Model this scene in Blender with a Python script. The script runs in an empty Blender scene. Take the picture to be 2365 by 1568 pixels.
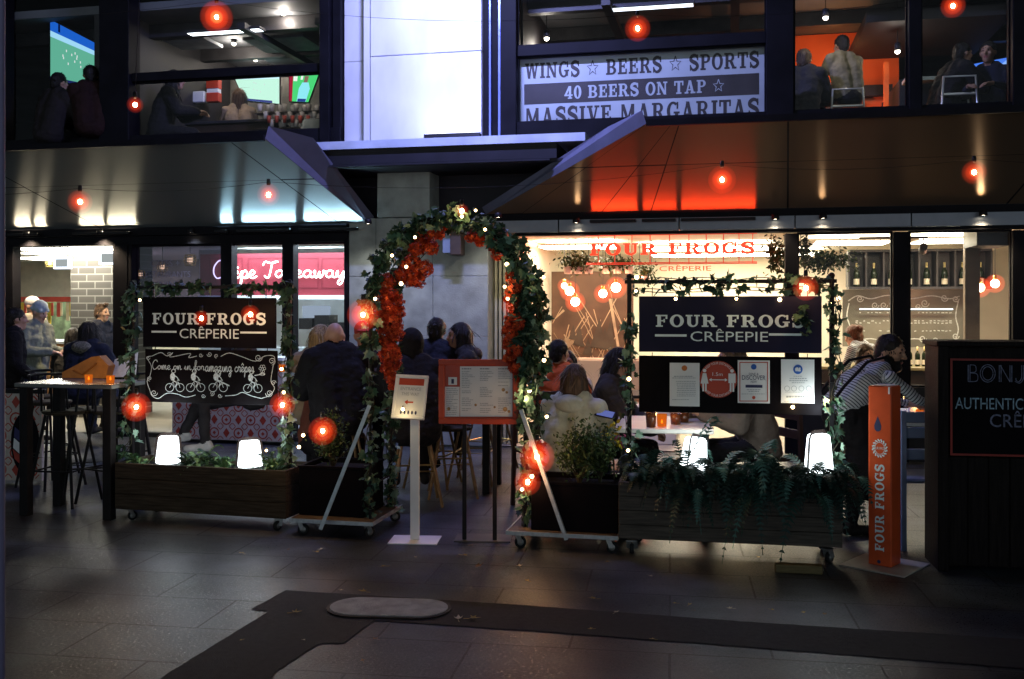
import bpy, bmesh, math, random
import numpy as np
from mathutils import Vector, Matrix, Euler
R = math.radians
C = bpy.context.scene.collection
SC = bpy.context.scene
rnd = random.Random(7)
# ---------------------------------------------------------------- camera (photo space: 2364 x 1568, horizon row 700)
FPX, CX, HY, CH = 2298.0, 1182.0, 700.0, 1.6
cam = bpy.data.cameras.new('camera'); cam.lens = 35.0; cam.sensor_width = 36.0
cam.shift_y = -(784 - HY) / 2364.0
cam.clip_start = 0.05; cam.clip_end = 500
co = bpy.data.objects.new('camera', cam); C.objects.link(co)
co.location = (0, 0, CH); co.rotation_euler = (R(90), 0, 0)
SC.camera = co
# ---------------------------------------------------------------- sky: night glow of a lit city street, strongest low behind the camera
W = bpy.data.worlds.new('World'); SC.world = W; W.use_nodes = True
nt = W.node_tree; nt.nodes.clear()
wo = nt.nodes.new('ShaderNodeOutputWorld'); bg = nt.nodes.new('ShaderNodeBackground')
sky = nt.nodes.new('ShaderNodeTexSky'); sky.sky_type = 'NISHITA'; sky.sun_disc = False
sky.sun_elevation = R(4); sky.sun_rotation = R(180); sky.air_density = 1.0; sky.ozone_density = 3.0
tc = nt.nodes.new('ShaderNodeTexCoord'); sx = nt.nodes.new('ShaderNodeSeparateXYZ')
nt.links.new(tc.outputs['Generated'], sx.inputs[0])
m1 = nt.nodes.new('ShaderNodeMapRange'); m1.inputs[1].default_value = 0.0; m1.inputs[2].default_value = -0.9
m1.inputs[3].default_value = 0.015; m1.inputs[4].default_value = 1.0
nt.links.new(sx.outputs['Y'], m1.inputs[0])
m2 = nt.nodes.new('ShaderNodeMapRange'); m2.inputs[1].default_value = 0.0; m2.inputs[2].default_value = 0.42
m2.inputs[3].default_value = 1.0; m2.inputs[4].default_value = 0.05
nt.links.new(sx.outputs['Z'], m2.inputs[0])
mm = nt.nodes.new('ShaderNodeMath'); mm.operation = 'MULTIPLY'
nt.links.new(m1.outputs[0], mm.inputs[0]); nt.links.new(m2.outputs[0], mm.inputs[1])
mx = nt.nodes.new('ShaderNodeMix'); mx.data_type = 'RGBA'; mx.blend_type = 'MULTIPLY'; mx.inputs[0].default_value = 1.0
hs = nt.nodes.new('ShaderNodeMix'); hs.data_type = 'RGBA'; hs.inputs[0].default_value = 0.94
hs.inputs[7].default_value = (7.4, 9.2, 10.8, 1)
nt.links.new(sky.outputs[0], hs.inputs[6]); nt.links.new(hs.outputs[2], mx.inputs[6])
nt.links.new(mm.outputs[0], mx.inputs[7])
nt.links.new(mx.outputs[2], bg.inputs[0]); bg.inputs[1].default_value = 0.08
nt.links.new(bg.outputs[0], wo.inputs[0])
# ---------------------------------------------------------------- exposure and render
SC.view_settings.view_transform = 'Standard'; SC.view_settings.look = 'None'
SC.view_settings.exposure = 0.15; SC.view_settings.gamma = 1.0
SC.cycles.use_denoising = True
SC.cycles.max_bounces = 7; SC.cycles.diffuse_bounces = 3; SC.cycles.glossy_bounces = 3
SC.cycles.transparent_max_bounces = 16; SC.cycles.transmission_bounces = 6
SC.cycles.sample_clamp_indirect = 4.0; SC.cycles.caustics_reflective = False; SC.cycles.caustics_refractive = False
SC.cycles.blur_glossy = 0.5

# ---------------------------------------------------------------- helpers
class Fr:
    """upright frame on the ground: u along, w away from the viewer, z up"""
    def __init__(s, X, Y, deg):
        a = R(deg); s.X, s.Y, s.a = X, Y, a
        s.d = (math.cos(a), math.sin(a)); s.n = (-math.sin(a), math.cos(a))
    def u(s, x, w=0.0):
        k = (x - CX) / FPX
        return (k * (s.Y + w * s.n[1]) - s.X - w * s.n[0]) / (s.d[0] - k * s.d[1])
    def px(s, x, y, w=0.0):
        u = s.u(x, w); D = s.Y + u * s.d[1] + w * s.n[1]
        return u, CH - (y - HY) / FPX * D
    def dep(s, x, w=0.0):
        return s.Y + s.u(x, w) * s.d[1] + w * s.n[1]
    def w(s, u, w, z=0.0):
        return Vector((s.X + u * s.d[0] + w * s.n[0], s.Y + u * s.d[1] + w * s.n[1], z))
def P(x, y, D):
    return Vector(((x - CX) / FPX * D, D, CH - (y - HY) / FPX * D))
def GP(x, y):
    return P(x, y, FPX * CH / (y - HY))

MAT = {}
def mat(name, col, rough=0.6, metal=0.0, var=0.2, scale=6.0, bump=0.0, emit=None, es=0.0, trans=0.0, spec=0.28, stretch=None, coat=0.0, detail=4.0, bscale=None, vmix=None):
    if name in MAT: return MAT[name]
    m = bpy.data.materials.new(name); m.use_nodes = True; MAT[name] = m
    t = m.node_tree; b = t.nodes['Principled BSDF']
    c = (col[0], col[1], col[2], 1)
    b.inputs['Roughness'].default_value = rough; b.inputs['Metallic'].default_value = metal
    b.inputs['Specular IOR Level'].default_value = spec; b.inputs['Transmission Weight'].default_value = trans
    b.inputs['Coat Weight'].default_value = coat
    tcn = t.nodes.new('ShaderNodeTexCoord'); mp = t.nodes.new('ShaderNodeMapping')
    if stretch: mp.inputs['Scale'].default_value = stretch
    t.links.new(tcn.outputs['Object'], mp.inputs[0])
    n = t.nodes.new('ShaderNodeTexNoise'); n.inputs['Scale'].default_value = scale; n.inputs['Detail'].default_value = detail
    t.links.new(mp.outputs[0], n.inputs[0])
    if var > 0:
        r = t.nodes.new('ShaderNodeValToRGB')
        e = r.color_ramp.elements
        e[0].position = 0.3; e[1].position = 0.7
        e[0].color = tuple(max(0, v * (1 - var)) for v in col) + (1,)
        hi = vmix if vmix else tuple(v * (1 + var) for v in col)
        e[1].color = tuple(min(1, v) for v in hi) + (1,)
        t.links.new(n.outputs[0], r.inputs[0]); t.links.new(r.outputs[0], b.inputs['Base Color'])
        rr = t.nodes.new('ShaderNodeMapRange'); rr.inputs[3].default_value = max(0.02, rough - 0.08); rr.inputs[4].default_value = min(1, rough + 0.08)
        t.links.new(n.outputs[0], rr.inputs[0]); t.links.new(rr.outputs[0], b.inputs['Roughness'])
    else:
        b.inputs['Base Color'].default_value = c
    if bump > 0:
        n2 = t.nodes.new('ShaderNodeTexNoise'); n2.inputs['Scale'].default_value = bscale or scale * 6; n2.inputs['Detail'].default_value = 3
        t.links.new(mp.outputs[0], n2.inputs[0])
        bp = t.nodes.new('ShaderNodeBump'); bp.inputs['Strength'].default_value = bump; bp.inputs['Distance'].default_value = 0.02
        t.links.new(n2.outputs[0], bp.inputs['Height']); t.links.new(bp.outputs[0], b.inputs['Normal'])
    if emit:
        b.inputs['Emission Color'].default_value = (emit[0], emit[1], emit[2], 1); b.inputs['Emission Strength'].default_value = es
    return m
def emat(name, col, s):
    if name in MAT: return MAT[name]
    m = bpy.data.materials.new(name); m.use_nodes = True; MAT[name] = m
    t = m.node_tree; t.nodes.clear(); o = t.nodes.new('ShaderNodeOutputMaterial'); e = t.nodes.new('ShaderNodeEmission')
    e.inputs[0].default_value = (*col, 1); e.inputs[1].default_value = s; t.links.new(e.outputs[0], o.inputs[0]); return m
def glassmat(name, refl=0.06, tint=(1, 1, 1), rough=0.02):
    if name in MAT: return MAT[name]
    m = bpy.data.materials.new(name); m.use_nodes = True; MAT[name] = m
    t = m.node_tree; t.nodes.clear(); o = t.nodes.new('ShaderNodeOutputMaterial')
    a = t.nodes.new('ShaderNodeBsdfTransparent'); a.inputs[0].default_value = (*tint, 1)
    g = t.nodes.new('ShaderNodeBsdfGlossy'); g.inputs['Roughness'].default_value = rough
    x = t.nodes.new('ShaderNodeMixShader'); x.inputs[0].default_value = refl
    t.links.new(a.outputs[0], x.inputs[1]); t.links.new(g.outputs[0], x.inputs[2]); t.links.new(x.outputs[0], o.inputs[0]); return m

def tag(o, label=None, cat=None, group=None, kind=None):
    if label: o['label'] = label
    if cat: o['category'] = cat
    if group: o['group'] = group
    if kind: o['kind'] = kind
    return o
def thing(name, label, cat, loc=(0, 0, 0), rotz=0.0, group=None):
    o = bpy.data.objects.new(name, None); C.objects.link(o); o.empty_display_size = 0.1
    o.location = loc; o.rotation_euler = (0, 0, rotz)
    return tag(o, label, cat, group)
def fthing(name, label, cat, fr, group=None):
    return thing(name, label, cat, (fr.X, fr.Y, 0), fr.a, group)

class MB:
    def __init__(s): s.v = []; s.f = []; s.m = []; s.sm = []
    def add(s, vs, fs, mi=0, smooth=False):
        k = len(s.v); s.v += [tuple(p) for p in vs]
        for f in fs: s.f.append(tuple(i + k for i in f)); s.m.append(mi); s.sm.append(smooth)
        return s
    def box(s, x0, x1, y0, y1, z0, z1, mi=0, M=None):
        vs = [Vector((x, y, z)) for z in (z0, z1) for y in (y0, y1) for x in (x0, x1)]
        if M is not None: vs = [M @ p for p in vs]
        return s.add(vs, [(0, 2, 3, 1), (4, 5, 7, 6), (0, 1, 5, 4), (2, 6, 7, 3), (0, 4, 6, 2), (1, 3, 7, 5)], mi)
    def bbox(s, x0, x1, y0, y1, z0, z1, b=0.004, mi=0, M=None):
        """box with chamfered edges"""
        b = min(b, (x1 - x0) / 2.1, (y1 - y0) / 2.1, (z1 - z0) / 2.1)
        bm = bmesh.new(); bmesh.ops.create_cube(bm, size=1)
        for v in bm.verts: v.co = Vector(((x0 + x1) / 2 + v.co.x * (x1 - x0), (y0 + y1) / 2 + v.co.y * (y1 - y0), (z0 + z1) / 2 + v.co.z * (z1 - z0)))
        bmesh.ops.bevel(bm, geom=bm.edges[:] , offset=b, segments=1, affect='EDGES')
        bm.verts.index_update()
        vs = [v.co.copy() for v in bm.verts]
        if M is not None: vs = [M @ p for p in vs]
        s.add(vs, [tuple(v.index for v in f.verts) for f in bm.faces], mi); bm.free(); return s
    def quad(s, a, b, c, d, mi=0): return s.add([a, b, c, d], [(0, 1, 2, 3)], mi)
    def tube(s, pts, r, n=8, mi=0, caps=True, smooth=True):
        pts = [Vector(p) for p in pts]; N = len(pts)
        rr = r if isinstance(r, (list, tuple)) else [r] * N
        vs = []; fs = []; prev = None
        for i, p in enumerate(pts):
            t = (pts[min(i + 1, N - 1)] - pts[max(i - 1, 0)])
            t = t.normalized() if t.length > 1e-9 else Vector((0, 0, 1))
            if prev is None:
                a = Vector((0, 0, 1)) if abs(t.z) < 0.9 else Vector((1, 0, 0))
                prev = t.cross(a).normalized()
            q = (prev - t * prev.dot(t)); prev = q.normalized() if q.length > 1e-6 else prev
            bn = t.cross(prev)
            for k in range(n):
                an = 2 * math.pi * k / n
                vs.append(p + (prev * math.cos(an) + bn * math.sin(an)) * rr[i])
        for i in range(N - 1):
            for k in range(n):
                fs.append((i * n + k, i * n + (k + 1) % n, (i + 1) * n + (k + 1) % n, (i + 1) * n + k))
        s.add(vs, fs, mi, smooth)
        if caps:
            s.add(vs[:n][::-1], [tuple(range(n))], mi); s.add(vs[-n:], [tuple(range(n))], mi)
        return s
    def bar(s, a, b, w, h, mi=0, up=(0, 0, 1)):
        a = Vector(a); b = Vector(b); t = (b - a).normalized(); upv = Vector(up)
        if abs(t.dot(upv)) > 0.97: upv = Vector((0, 1, 0))
        x = t.cross(upv).normalized() * (w / 2); y = x.cross(t).normalized() * (h / 2)
        vs = [p + sx_ * x + sy_ * y for p in (a, b) for sx_, sy_ in ((-1, -1), (1, -1), (1, 1), (-1, 1))]
        return s.add(vs, [(0, 1, 2, 3), (7, 6, 5, 4), (0, 4, 5, 1), (1, 5, 6, 2), (2, 6, 7, 3), (3, 7, 4, 0)], mi)
    def lathe(s, prof, o=(0, 0, 0), n=16, mi=0, M=None, smooth=True):
        o = Vector(o); vs = []; fs = []; N = len(prof)
        for r, z in prof:
            for k in range(n):
                a = 2 * math.pi * k / n; p = Vector((r * math.cos(a), r * math.sin(a), z))
                vs.append(o + (M @ p if M is not None else p))
        for i in range(N - 1):
            for k in range(n): fs.append((i * n + k, i * n + (k + 1) % n, (i + 1) * n + (k + 1) % n, (i + 1) * n + k))
        return s.add(vs, fs, mi, smooth)
    def ball(s, c, r, n=10, mi=0, sc=(1, 1, 1), M=None):
        pr = [(math.sin(math.pi * i / n) * r, -math.cos(math.pi * i / n) * r) for i in range(n + 1)]
        S = Matrix.Diagonal(sc); S = (M @ S) if M is not None else S
        return s.lathe([(max(a, 1e-5), b) for a, b in pr], c, n + 4, mi, S)
    def prism(s, poly, y0, y1, mi=0, fn=None):
        """polygon in (x,z) extruded along y"""
        N = len(poly); fn = fn or (lambda x, y, z: (x, y, z))
        vs = [fn(x, y0, z) for x, z in poly] + [fn(x, y1, z) for x, z in poly]
        fs = [tuple(range(N)), tuple(range(2 * N - 1, N - 1, -1))] + [(i, i + N, (i + 1) % N + N, (i + 1) % N) for i in range(N)]
        return s.add(vs, fs, mi)
    def build(s, name, mats, parent=None, loc=None, fix=False):
        me = bpy.data.meshes.new(name); me.from_pydata(s.v, [], s.f)
        mats = mats if isinstance(mats, (list, tuple)) else [mats]
        for m in mats: me.materials.append(m)
        me.polygons.foreach_set('material_index', s.m); me.polygons.foreach_set('use_smooth', s.sm)
        if fix:
            bm = bmesh.new(); bm.from_mesh(me); bmesh.ops.recalc_face_normals(bm, faces=bm.faces[:]); bm.to_mesh(me); bm.free()
        me.update()
        o = bpy.data.objects.new(name, me); C.objects.link(o)
        if parent: o.parent = parent
        if loc is not None: o.location = loc
        return o

# ---------------------------------------------------------------- lettering
def ribbon(pts, w):
    """flat ribbon polygons along 2D points; w a number or list"""
    N = len(pts); ws = w if isinstance(w, (list, tuple)) else [w] * N
    L, Rr = [], []
    for i in range(N):
        ax, ay = pts[max(i - 1, 0)]; bx_, by_ = pts[min(i + 1, N - 1)]
        dx, dy = bx_ - ax, by_ - ay; l = math.hypot(dx, dy) or 1
        nx, ny = -dy / l, dx / l; h = ws[i] / 2
        L.append((pts[i][0] + nx * h, pts[i][1] + ny * h)); Rr.append((pts[i][0] - nx * h, pts[i][1] - ny * h))
    return [[L[i], L[i + 1], Rr[i + 1], Rr[i]] for i in range(N - 1)]
def smooth(pts, k=6):
    out = []; n = len(pts)
    for i in range(n - 1):
        p0, p1, p2, p3 = pts[max(i - 1, 0)], pts[i], pts[i + 1], pts[min(i + 2, n - 1)]
        for j in range(k):
            t = j / k; t2 = t * t; t3 = t2 * t
            out.append(tuple(0.5 * (2 * b + (c - a) * t + (2 * a - 5 * b + 4 * c - d) * t2 + (3 * b - a - 3 * c + d) * t3) for a, b, c, d in zip(p0, p1, p2, p3)))
    out.append(tuple(pts[-1])); return out
def rect(x0, y0, x1, y1): return [[(x0, y0), (x1, y0), (x1, y1), (x0, y1)]]
def arc(cx, cy, rx, ry, ix, iy, a0, a1, n=18):
    o = []
    for i in range(n):
        p, q = R(a0 + (a1 - a0) * i / n), R(a0 + (a1 - a0) * (i + 1) / n)
        o.append([(cx + rx * math.cos(p), cy + ry * math.sin(p)), (cx + rx * math.cos(q), cy + ry * math.sin(q)), (cx + ix * math.cos(q), cy + iy * math.sin(q)), (cx + ix * math.cos(p), cy + iy * math.sin(p))])
    return o
def slant(x0, y0, x1, y1, w): return [[(x0, y0), (x0 + w, y0), (x1 + w, y1), (x1, y1)]]
def slab(ch):
    S = []
    a = S.extend
    if ch == 'F':
        a(rect(.1, 0, .34, 1)); a(rect(0, 0, .46, .12)); a(rect(0, .88, .76, 1)); a(rect(.64, .66, .76, .88)); a(rect(.34, .45, .52, .56)); a(rect(.5, .36, .6, .66)); w = .82
    elif ch == 'E':
        a(rect(.1, 0, .34, 1)); a(rect(0, 0, .78, .12)); a(rect(0, .88, .76, 1)); a(rect(.64, .68, .76, .88)); a(rect(.66, .12, .78, .34)); a(rect(.34, .45, .52, .56)); a(rect(.5, .36, .6, .66)); w = .84
    elif ch in 'O0':
        k = .46 if ch == 'O' else .36
        a(arc(k, .5, k, .53, k - .24, .4, 0, 360, 28)); w = 2 * k + .02
    elif ch == 'U':
        a(rect(.1, .36, .34, 1)); a(rect(0, .88, .44, 1)); a(rect(.66, .36, .8, 1)); a(rect(.54, .88, .92, 1))
        n = 14
        for i in range(n):
            p, q = math.pi * (1 + i / n), math.pi * (1 + (i + 1) / n)
            S.append([(.45 + .35 * math.cos(p), .36 + .38 * math.sin(p)), (.45 + .35 * math.cos(q), .36 + .38 * math.sin(q)), (.5 + .16 * math.cos(q), .36 + .24 * math.sin(q)), (.5 + .16 * math.cos(p), .36 + .24 * math.sin(p))])
        w = .94
    elif ch in 'RPB':
        a(rect(.1, 0, .34, 1)); a(rect(0, .88, .5, 1)); a(rect(.34, .44, .5, .55))
        a(arc(.48, .72, .34, .28, .12, .17, -90, 90))
        if ch == 'R': a(slant(.68, 0, .42, .46, .25)); a(rect(0, 0, .44, .12)); a(rect(.62, 0, 1.0, .12)); w = 1.0
        elif ch == 'P': a(rect(0, 0, .46, .12)); w = .86
        else: a(rect(0, 0, .5, .12)); a(arc(.5, .26, .38, .26, .14, .14, -90, 90)); w = .92
    elif ch in 'GC':
        a(arc(.46, .5, .46, .53, .22, .4, 48, 322 if ch == 'G' else 312, 24)); a(rect(.72, .62, .84, 1.0))
        if ch == 'G': a(rect(.6, .06, .84, .42)); a(rect(.5, .36, .94, .47)); w = .96
        else: w = .9
    elif ch == 'S':
        pts = smooth([(.7, .72), (.62, .9), (.38, .96), (.16, .84), (.14, .66), (.36, .54), (.6, .42), (.68, .24), (.52, .07), (.28, .05), (.1, .26)], 4)
        n = len(pts); a(ribbon(pts, [.12 + .14 * math.sin(math.pi * i / (n - 1)) for i in range(n)])); a(rect(.64, .64, .74, 1.0)); a(rect(.05, 0, .15, .36)); w = .82
    elif ch == 'I': a(rect(.1, 0, .34, 1)); a(rect(0, 0, .44, .12)); a(rect(0, .88, .44, 1)); w = .46
    elif ch == 'T': a(rect(.3, 0, .54, 1)); a(rect(.18, 0, .66, .12)); a(rect(0, .88, .84, 1)); a(rect(0, .64, .12, .88)); a(rect(.72, .64, .84, .88)); w = .86
    elif ch == 'N': a(rect(.1, 0, .24, 1)); a(rect(.72, 0, .86, 1)); a(slant(.66, 0, .06, 1, .24)); a(rect(0, 0, .36, .12)); a(rect(.6, .88, .98, 1)); a(rect(0, .88, .2, 1)); w = 1.0
    elif ch == 'A': a(slant(.1, 0, .38, 1, .14)); a(slant(.62, 0, .34, 1, .24)); a(rect(.26, .24, .7, .34)); a(rect(0, 0, .34, .12)); a(rect(.54, 0, .98, .12)); w = 1.0
    elif ch == 'V': a(slant(.36, 0, .08, 1, .24)); a(slant(.42, 0, .7, 1, .14)); a(rect(0, .88, .44, 1)); a(rect(.58, .88, .96, 1)); w = .96
    elif ch == 'W': a(slant(.26, 0, .06, 1, .22)); a(slant(.32, 0, .5, 1, .14)); a(slant(.74, 0, .52, 1, .22)); a(slant(.8, 0, 1.0, 1, .14)); a(rect(0, .88, .36, 1)); a(rect(.9, .88, 1.24, 1)); w = 1.24
    elif ch == 'M': a(rect(.1, 0, .24, 1)); a(rect(.82, 0, 1.06, 1)); a(slant(.46, .1, .1, 1, .22)); a(slant(.5, .1, .86, 1, .16)); a(rect(0, 0, .34, .12)); a(rect(.72, 0, 1.16, .12)); w = 1.18
    elif ch == '4': a(rect(.46, 0, .68, 1)); a(slant(.02, .26, .44, 1, .2)); a(rect(.02, .22, .82, .34)); a(rect(.36, 0, .78, .1)); w = .84
    elif ch == '*':
        pts = []
        for i in range(11):
            r = .5 if i % 2 == 0 else .21
            t = R(90 + 36 * i); pts.append((.5 + r * math.cos(t), .48 + r * math.sin(t)))
        a(ribbon(pts, .07)); w = 1.05
    else: w = .42
    return S, w
def slab_text(s, gap=.07):
    out = []; x = 0
    for ch in s:
        g, w = slab(ch); out += [[(px_ + x, py_) for px_, py_ in p] for p in g]; x += w + gap
    return out, x - gap
_tcache = {}
def font_polys(body):
    if body in _tcache: return _tcache[body]
    cu = bpy.data.curves.new('t', 'FONT'); cu.body = body; cu.size = 1.0; cu.resolution_u = 3
    ob = bpy.data.objects.new('t', cu); C.objects.link(ob)
    dg = bpy.context.evaluated_depsgraph_get(); ev = ob.evaluated_get(dg); me = ev.to_mesh()
    vs = [(v.co.x, v.co.y) for v in me.vertices]; ps = [[vs[i] for i in p.vertices] for p in me.polygons]
    ev.to_mesh_clear(); bpy.data.objects.remove(ob); bpy.data.curves.remove(cu)
    _tcache[body] = ps; return ps
def fit(polys, x0, x1, z0, z1, keep=False):
    xs = [p[0] for q in polys for p in q]; zs = [p[1] for q in polys for p in q]
    a, b, c, d = min(xs), max(xs), min(zs), max(zs)
    kx = (x1 - x0) / max(b - a, 1e-6); kz = (z1 - z0) / max(d - c, 1e-6)
    return [[(x0 + (p[0] - a) * kx, z0 + (p[1] - c) * kz) for p in q] for q in polys]
def decal(mb, polys, y, mi=0, stag=0.00012, cyc=7, fn=None):
    for i, q in enumerate(polys):
        yy = y - stag * (i % cyc)
        vs = [(p[0], yy, p[1]) for p in q]
        # face towards -y
        ar = sum(q[k][0] * q[(k + 1) % len(q)][1] - q[(k + 1) % len(q)][0] * q[k][1] for k in range(len(q)))
        if ar < 0: vs = vs[::-1]
        if fn: vs = [fn(*p) for p in vs]
        mb.add(vs, [tuple(range(len(vs)))], mi)
# joined-up handwriting, one stroke list per letter (x advance at the end)
SCR = {
 'a': ([(.42, .36), (.28, .44), (.1, .34), (.06, .14), (.2, .02), (.38, .16), (.42, .4), (.4, .12), (.5, .02), (.62, .1)], .58),
 'c': ([(.4, .34), (.26, .42), (.08, .3), (.06, .12), (.2, .02), (.36, .06), (.48, .14)], .46),
 'e': ([(0, .1), (.22, .2), (.34, .34), (.22, .44), (.08, .3), (.1, .08), (.26, .02), (.46, .12)], .44),
 'f': ([(0, .08), (.2, .4), (.34, .86), (.24, 1.0), (.16, .8), (.14, .2), (.12, -.3), (.2, -.36), (.26, -.1), (.18, .1), (.4, .14)], .38),
 'g': ([(.42, .36), (.26, .44), (.1, .32), (.08, .14), (.22, .04), (.4, .2), (.42, .4), (.4, -.1), (.3, -.4), (.14, -.34), (.2, -.14), (.6, .1)], .56),
 'i': ([(0, .08), (.14, .42), (.12, .12), (.2, .02), (.34, .12)], .32),
 'k': ([(0, .08), (.2, .6), (.26, .94), (.16, .9), (.12, .4), (.1, 0), (.14, .24), (.34, .42), (.36, .3), (.16, .22), (.32, .02), (.5, .1)], .46),
 'm': ([(0, .1), (.1, .42), (.1, 0), (.22, .4), (.32, .4), (.32, 0), (.44, .4), (.54, .4), (.54, .1), (.62, .02), (.74, .12)], .7),
 'n': ([(0, .1), (.1, .42), (.1, 0), (.24, .4), (.36, .4), (.36, .1), (.44, .02), (.56, .12)], .52),
 'o': ([(.24, .42), (.08, .32), (.06, .12), (.2, .02), (.36, .14), (.36, .34), (.22, .42), (.36, .34), (.52, .38)], .48),
 'p': ([(0, .1), (.14, .42), (.1, -.1), (.04, -.42), (.12, .2), (.3, .44), (.42, .26), (.3, .04), (.16, .08), (.3, .02), (.54, .1)], .5),
 'r': ([(0, .1), (.12, .46), (.2, .4), (.32, .38), (.3, .1), (.36, .02), (.48, .1)], .42),
 's': ([(0, .06), (.22, .46), (.3, .24), (.24, .04), (.1, .06), (.3, .02), (.44, .1)], .4),
 't': ([(0, .1), (.2, .5), (.24, .9), (.18, .4), (.2, .06), (.3, .02), (.42, .12)], .38),
 'w': ([(0, .3), (.08, .42), (.08, .1), (.18, .02), (.32, .36), (.3, .08), (.4, .02), (.54, .3), (.52, .42), (.64, .34)], .6),
 'y': ([(0, .2), (.1, .42), (.12, .1), (.24, .04), (.42, .4), (.38, -.1), (.24, -.4), (.1, -.34), (.2, -.12), (.56, .1)], .52),
 'z': ([(0, .32), (.12, .42), (.34, .4), (.08, .06), (.26, .1), (.3, -.16), (.16, -.38), (.08, -.24), (.5, .1)], .48),
 'C': ([(.66, .78), (.56, .96), (.34, .96), (.1, .66), (.06, .3), (.22, .02), (.46, .06), (.66, .26)], .66),
 'T': ([(-.02, .74), (.1, .96), (.4, .88), (.78, .98), (.5, .9), (.4, .5), (.3, .06), (.16, .0), (.06, .12)], .6),
}
def script(s, w=.07):
    out = []; x = 0
    for ch in s:
        if ch == ' ': x += .34; continue
        if ch == 'ê':
            out += ribbon([(x + .06, .56), (x + .22, .74), (x + .36, .56)], w); ch = 'e'
        if ch not in SCR: x += .3; continue
        p, adv = SCR[ch]; out += ribbon([(a + x, b) for a, b in smooth(p, 5)], w)
        if ch == 't': out += ribbon([(x + .02, .62), (x + .36, .66)], w)
        x += adv
    return out
def spiral(cx, cy, r, turns, a0, dr=1):
    n = int(14 * turns); return [(cx + r * (1 - i / n * .85) * math.cos(R(a0) + dr * 2 * math.pi * turns * i / n), cy + r * (1 - i / n * .85) * math.sin(R(a0) + dr * 2 * math.pi * turns * i / n)) for i in range(n + 1)]
def circ(cx, cy, r, n=18, ry=None): return [(cx + r * math.cos(2 * math.pi * i / n), cy + (ry or r) * math.sin(2 * math.pi * i / n)) for i in range(n + 1)]

# ---------------------------------------------------------------- common materials
m_black = mat('black_paint', (.008, .007, .008), .5, var=.3, scale=14, spec=.2)
m_frame = mat('dark_frame', (.0065, .006, .008), .55, var=.3, scale=4, spec=.07)
m_glass = glassmat('window_glass', .013)
m_steel = mat('galvanised_steel', (.5, .52, .52), .35, metal=.85, var=.2, scale=30)
m_white = mat('white_paint', (.78, .8, .79), .5, var=.06, scale=5)
m_paper = mat('paper', (.74, .76, .75), .6, var=.04, scale=8)
m_letter = mat('white_lettering', (.74, .86, .86), .55, var=.05, scale=20)
m_chalk = mat('chalk', (.55, .66, .68), .9, var=.35, scale=60)
m_orange = mat('orange_red_enamel', (.62, .085, .02), .35, var=.12, scale=9)
m_rubber = mat('black_rubber', (.015, .015, .015), .7, var=.2)
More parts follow.
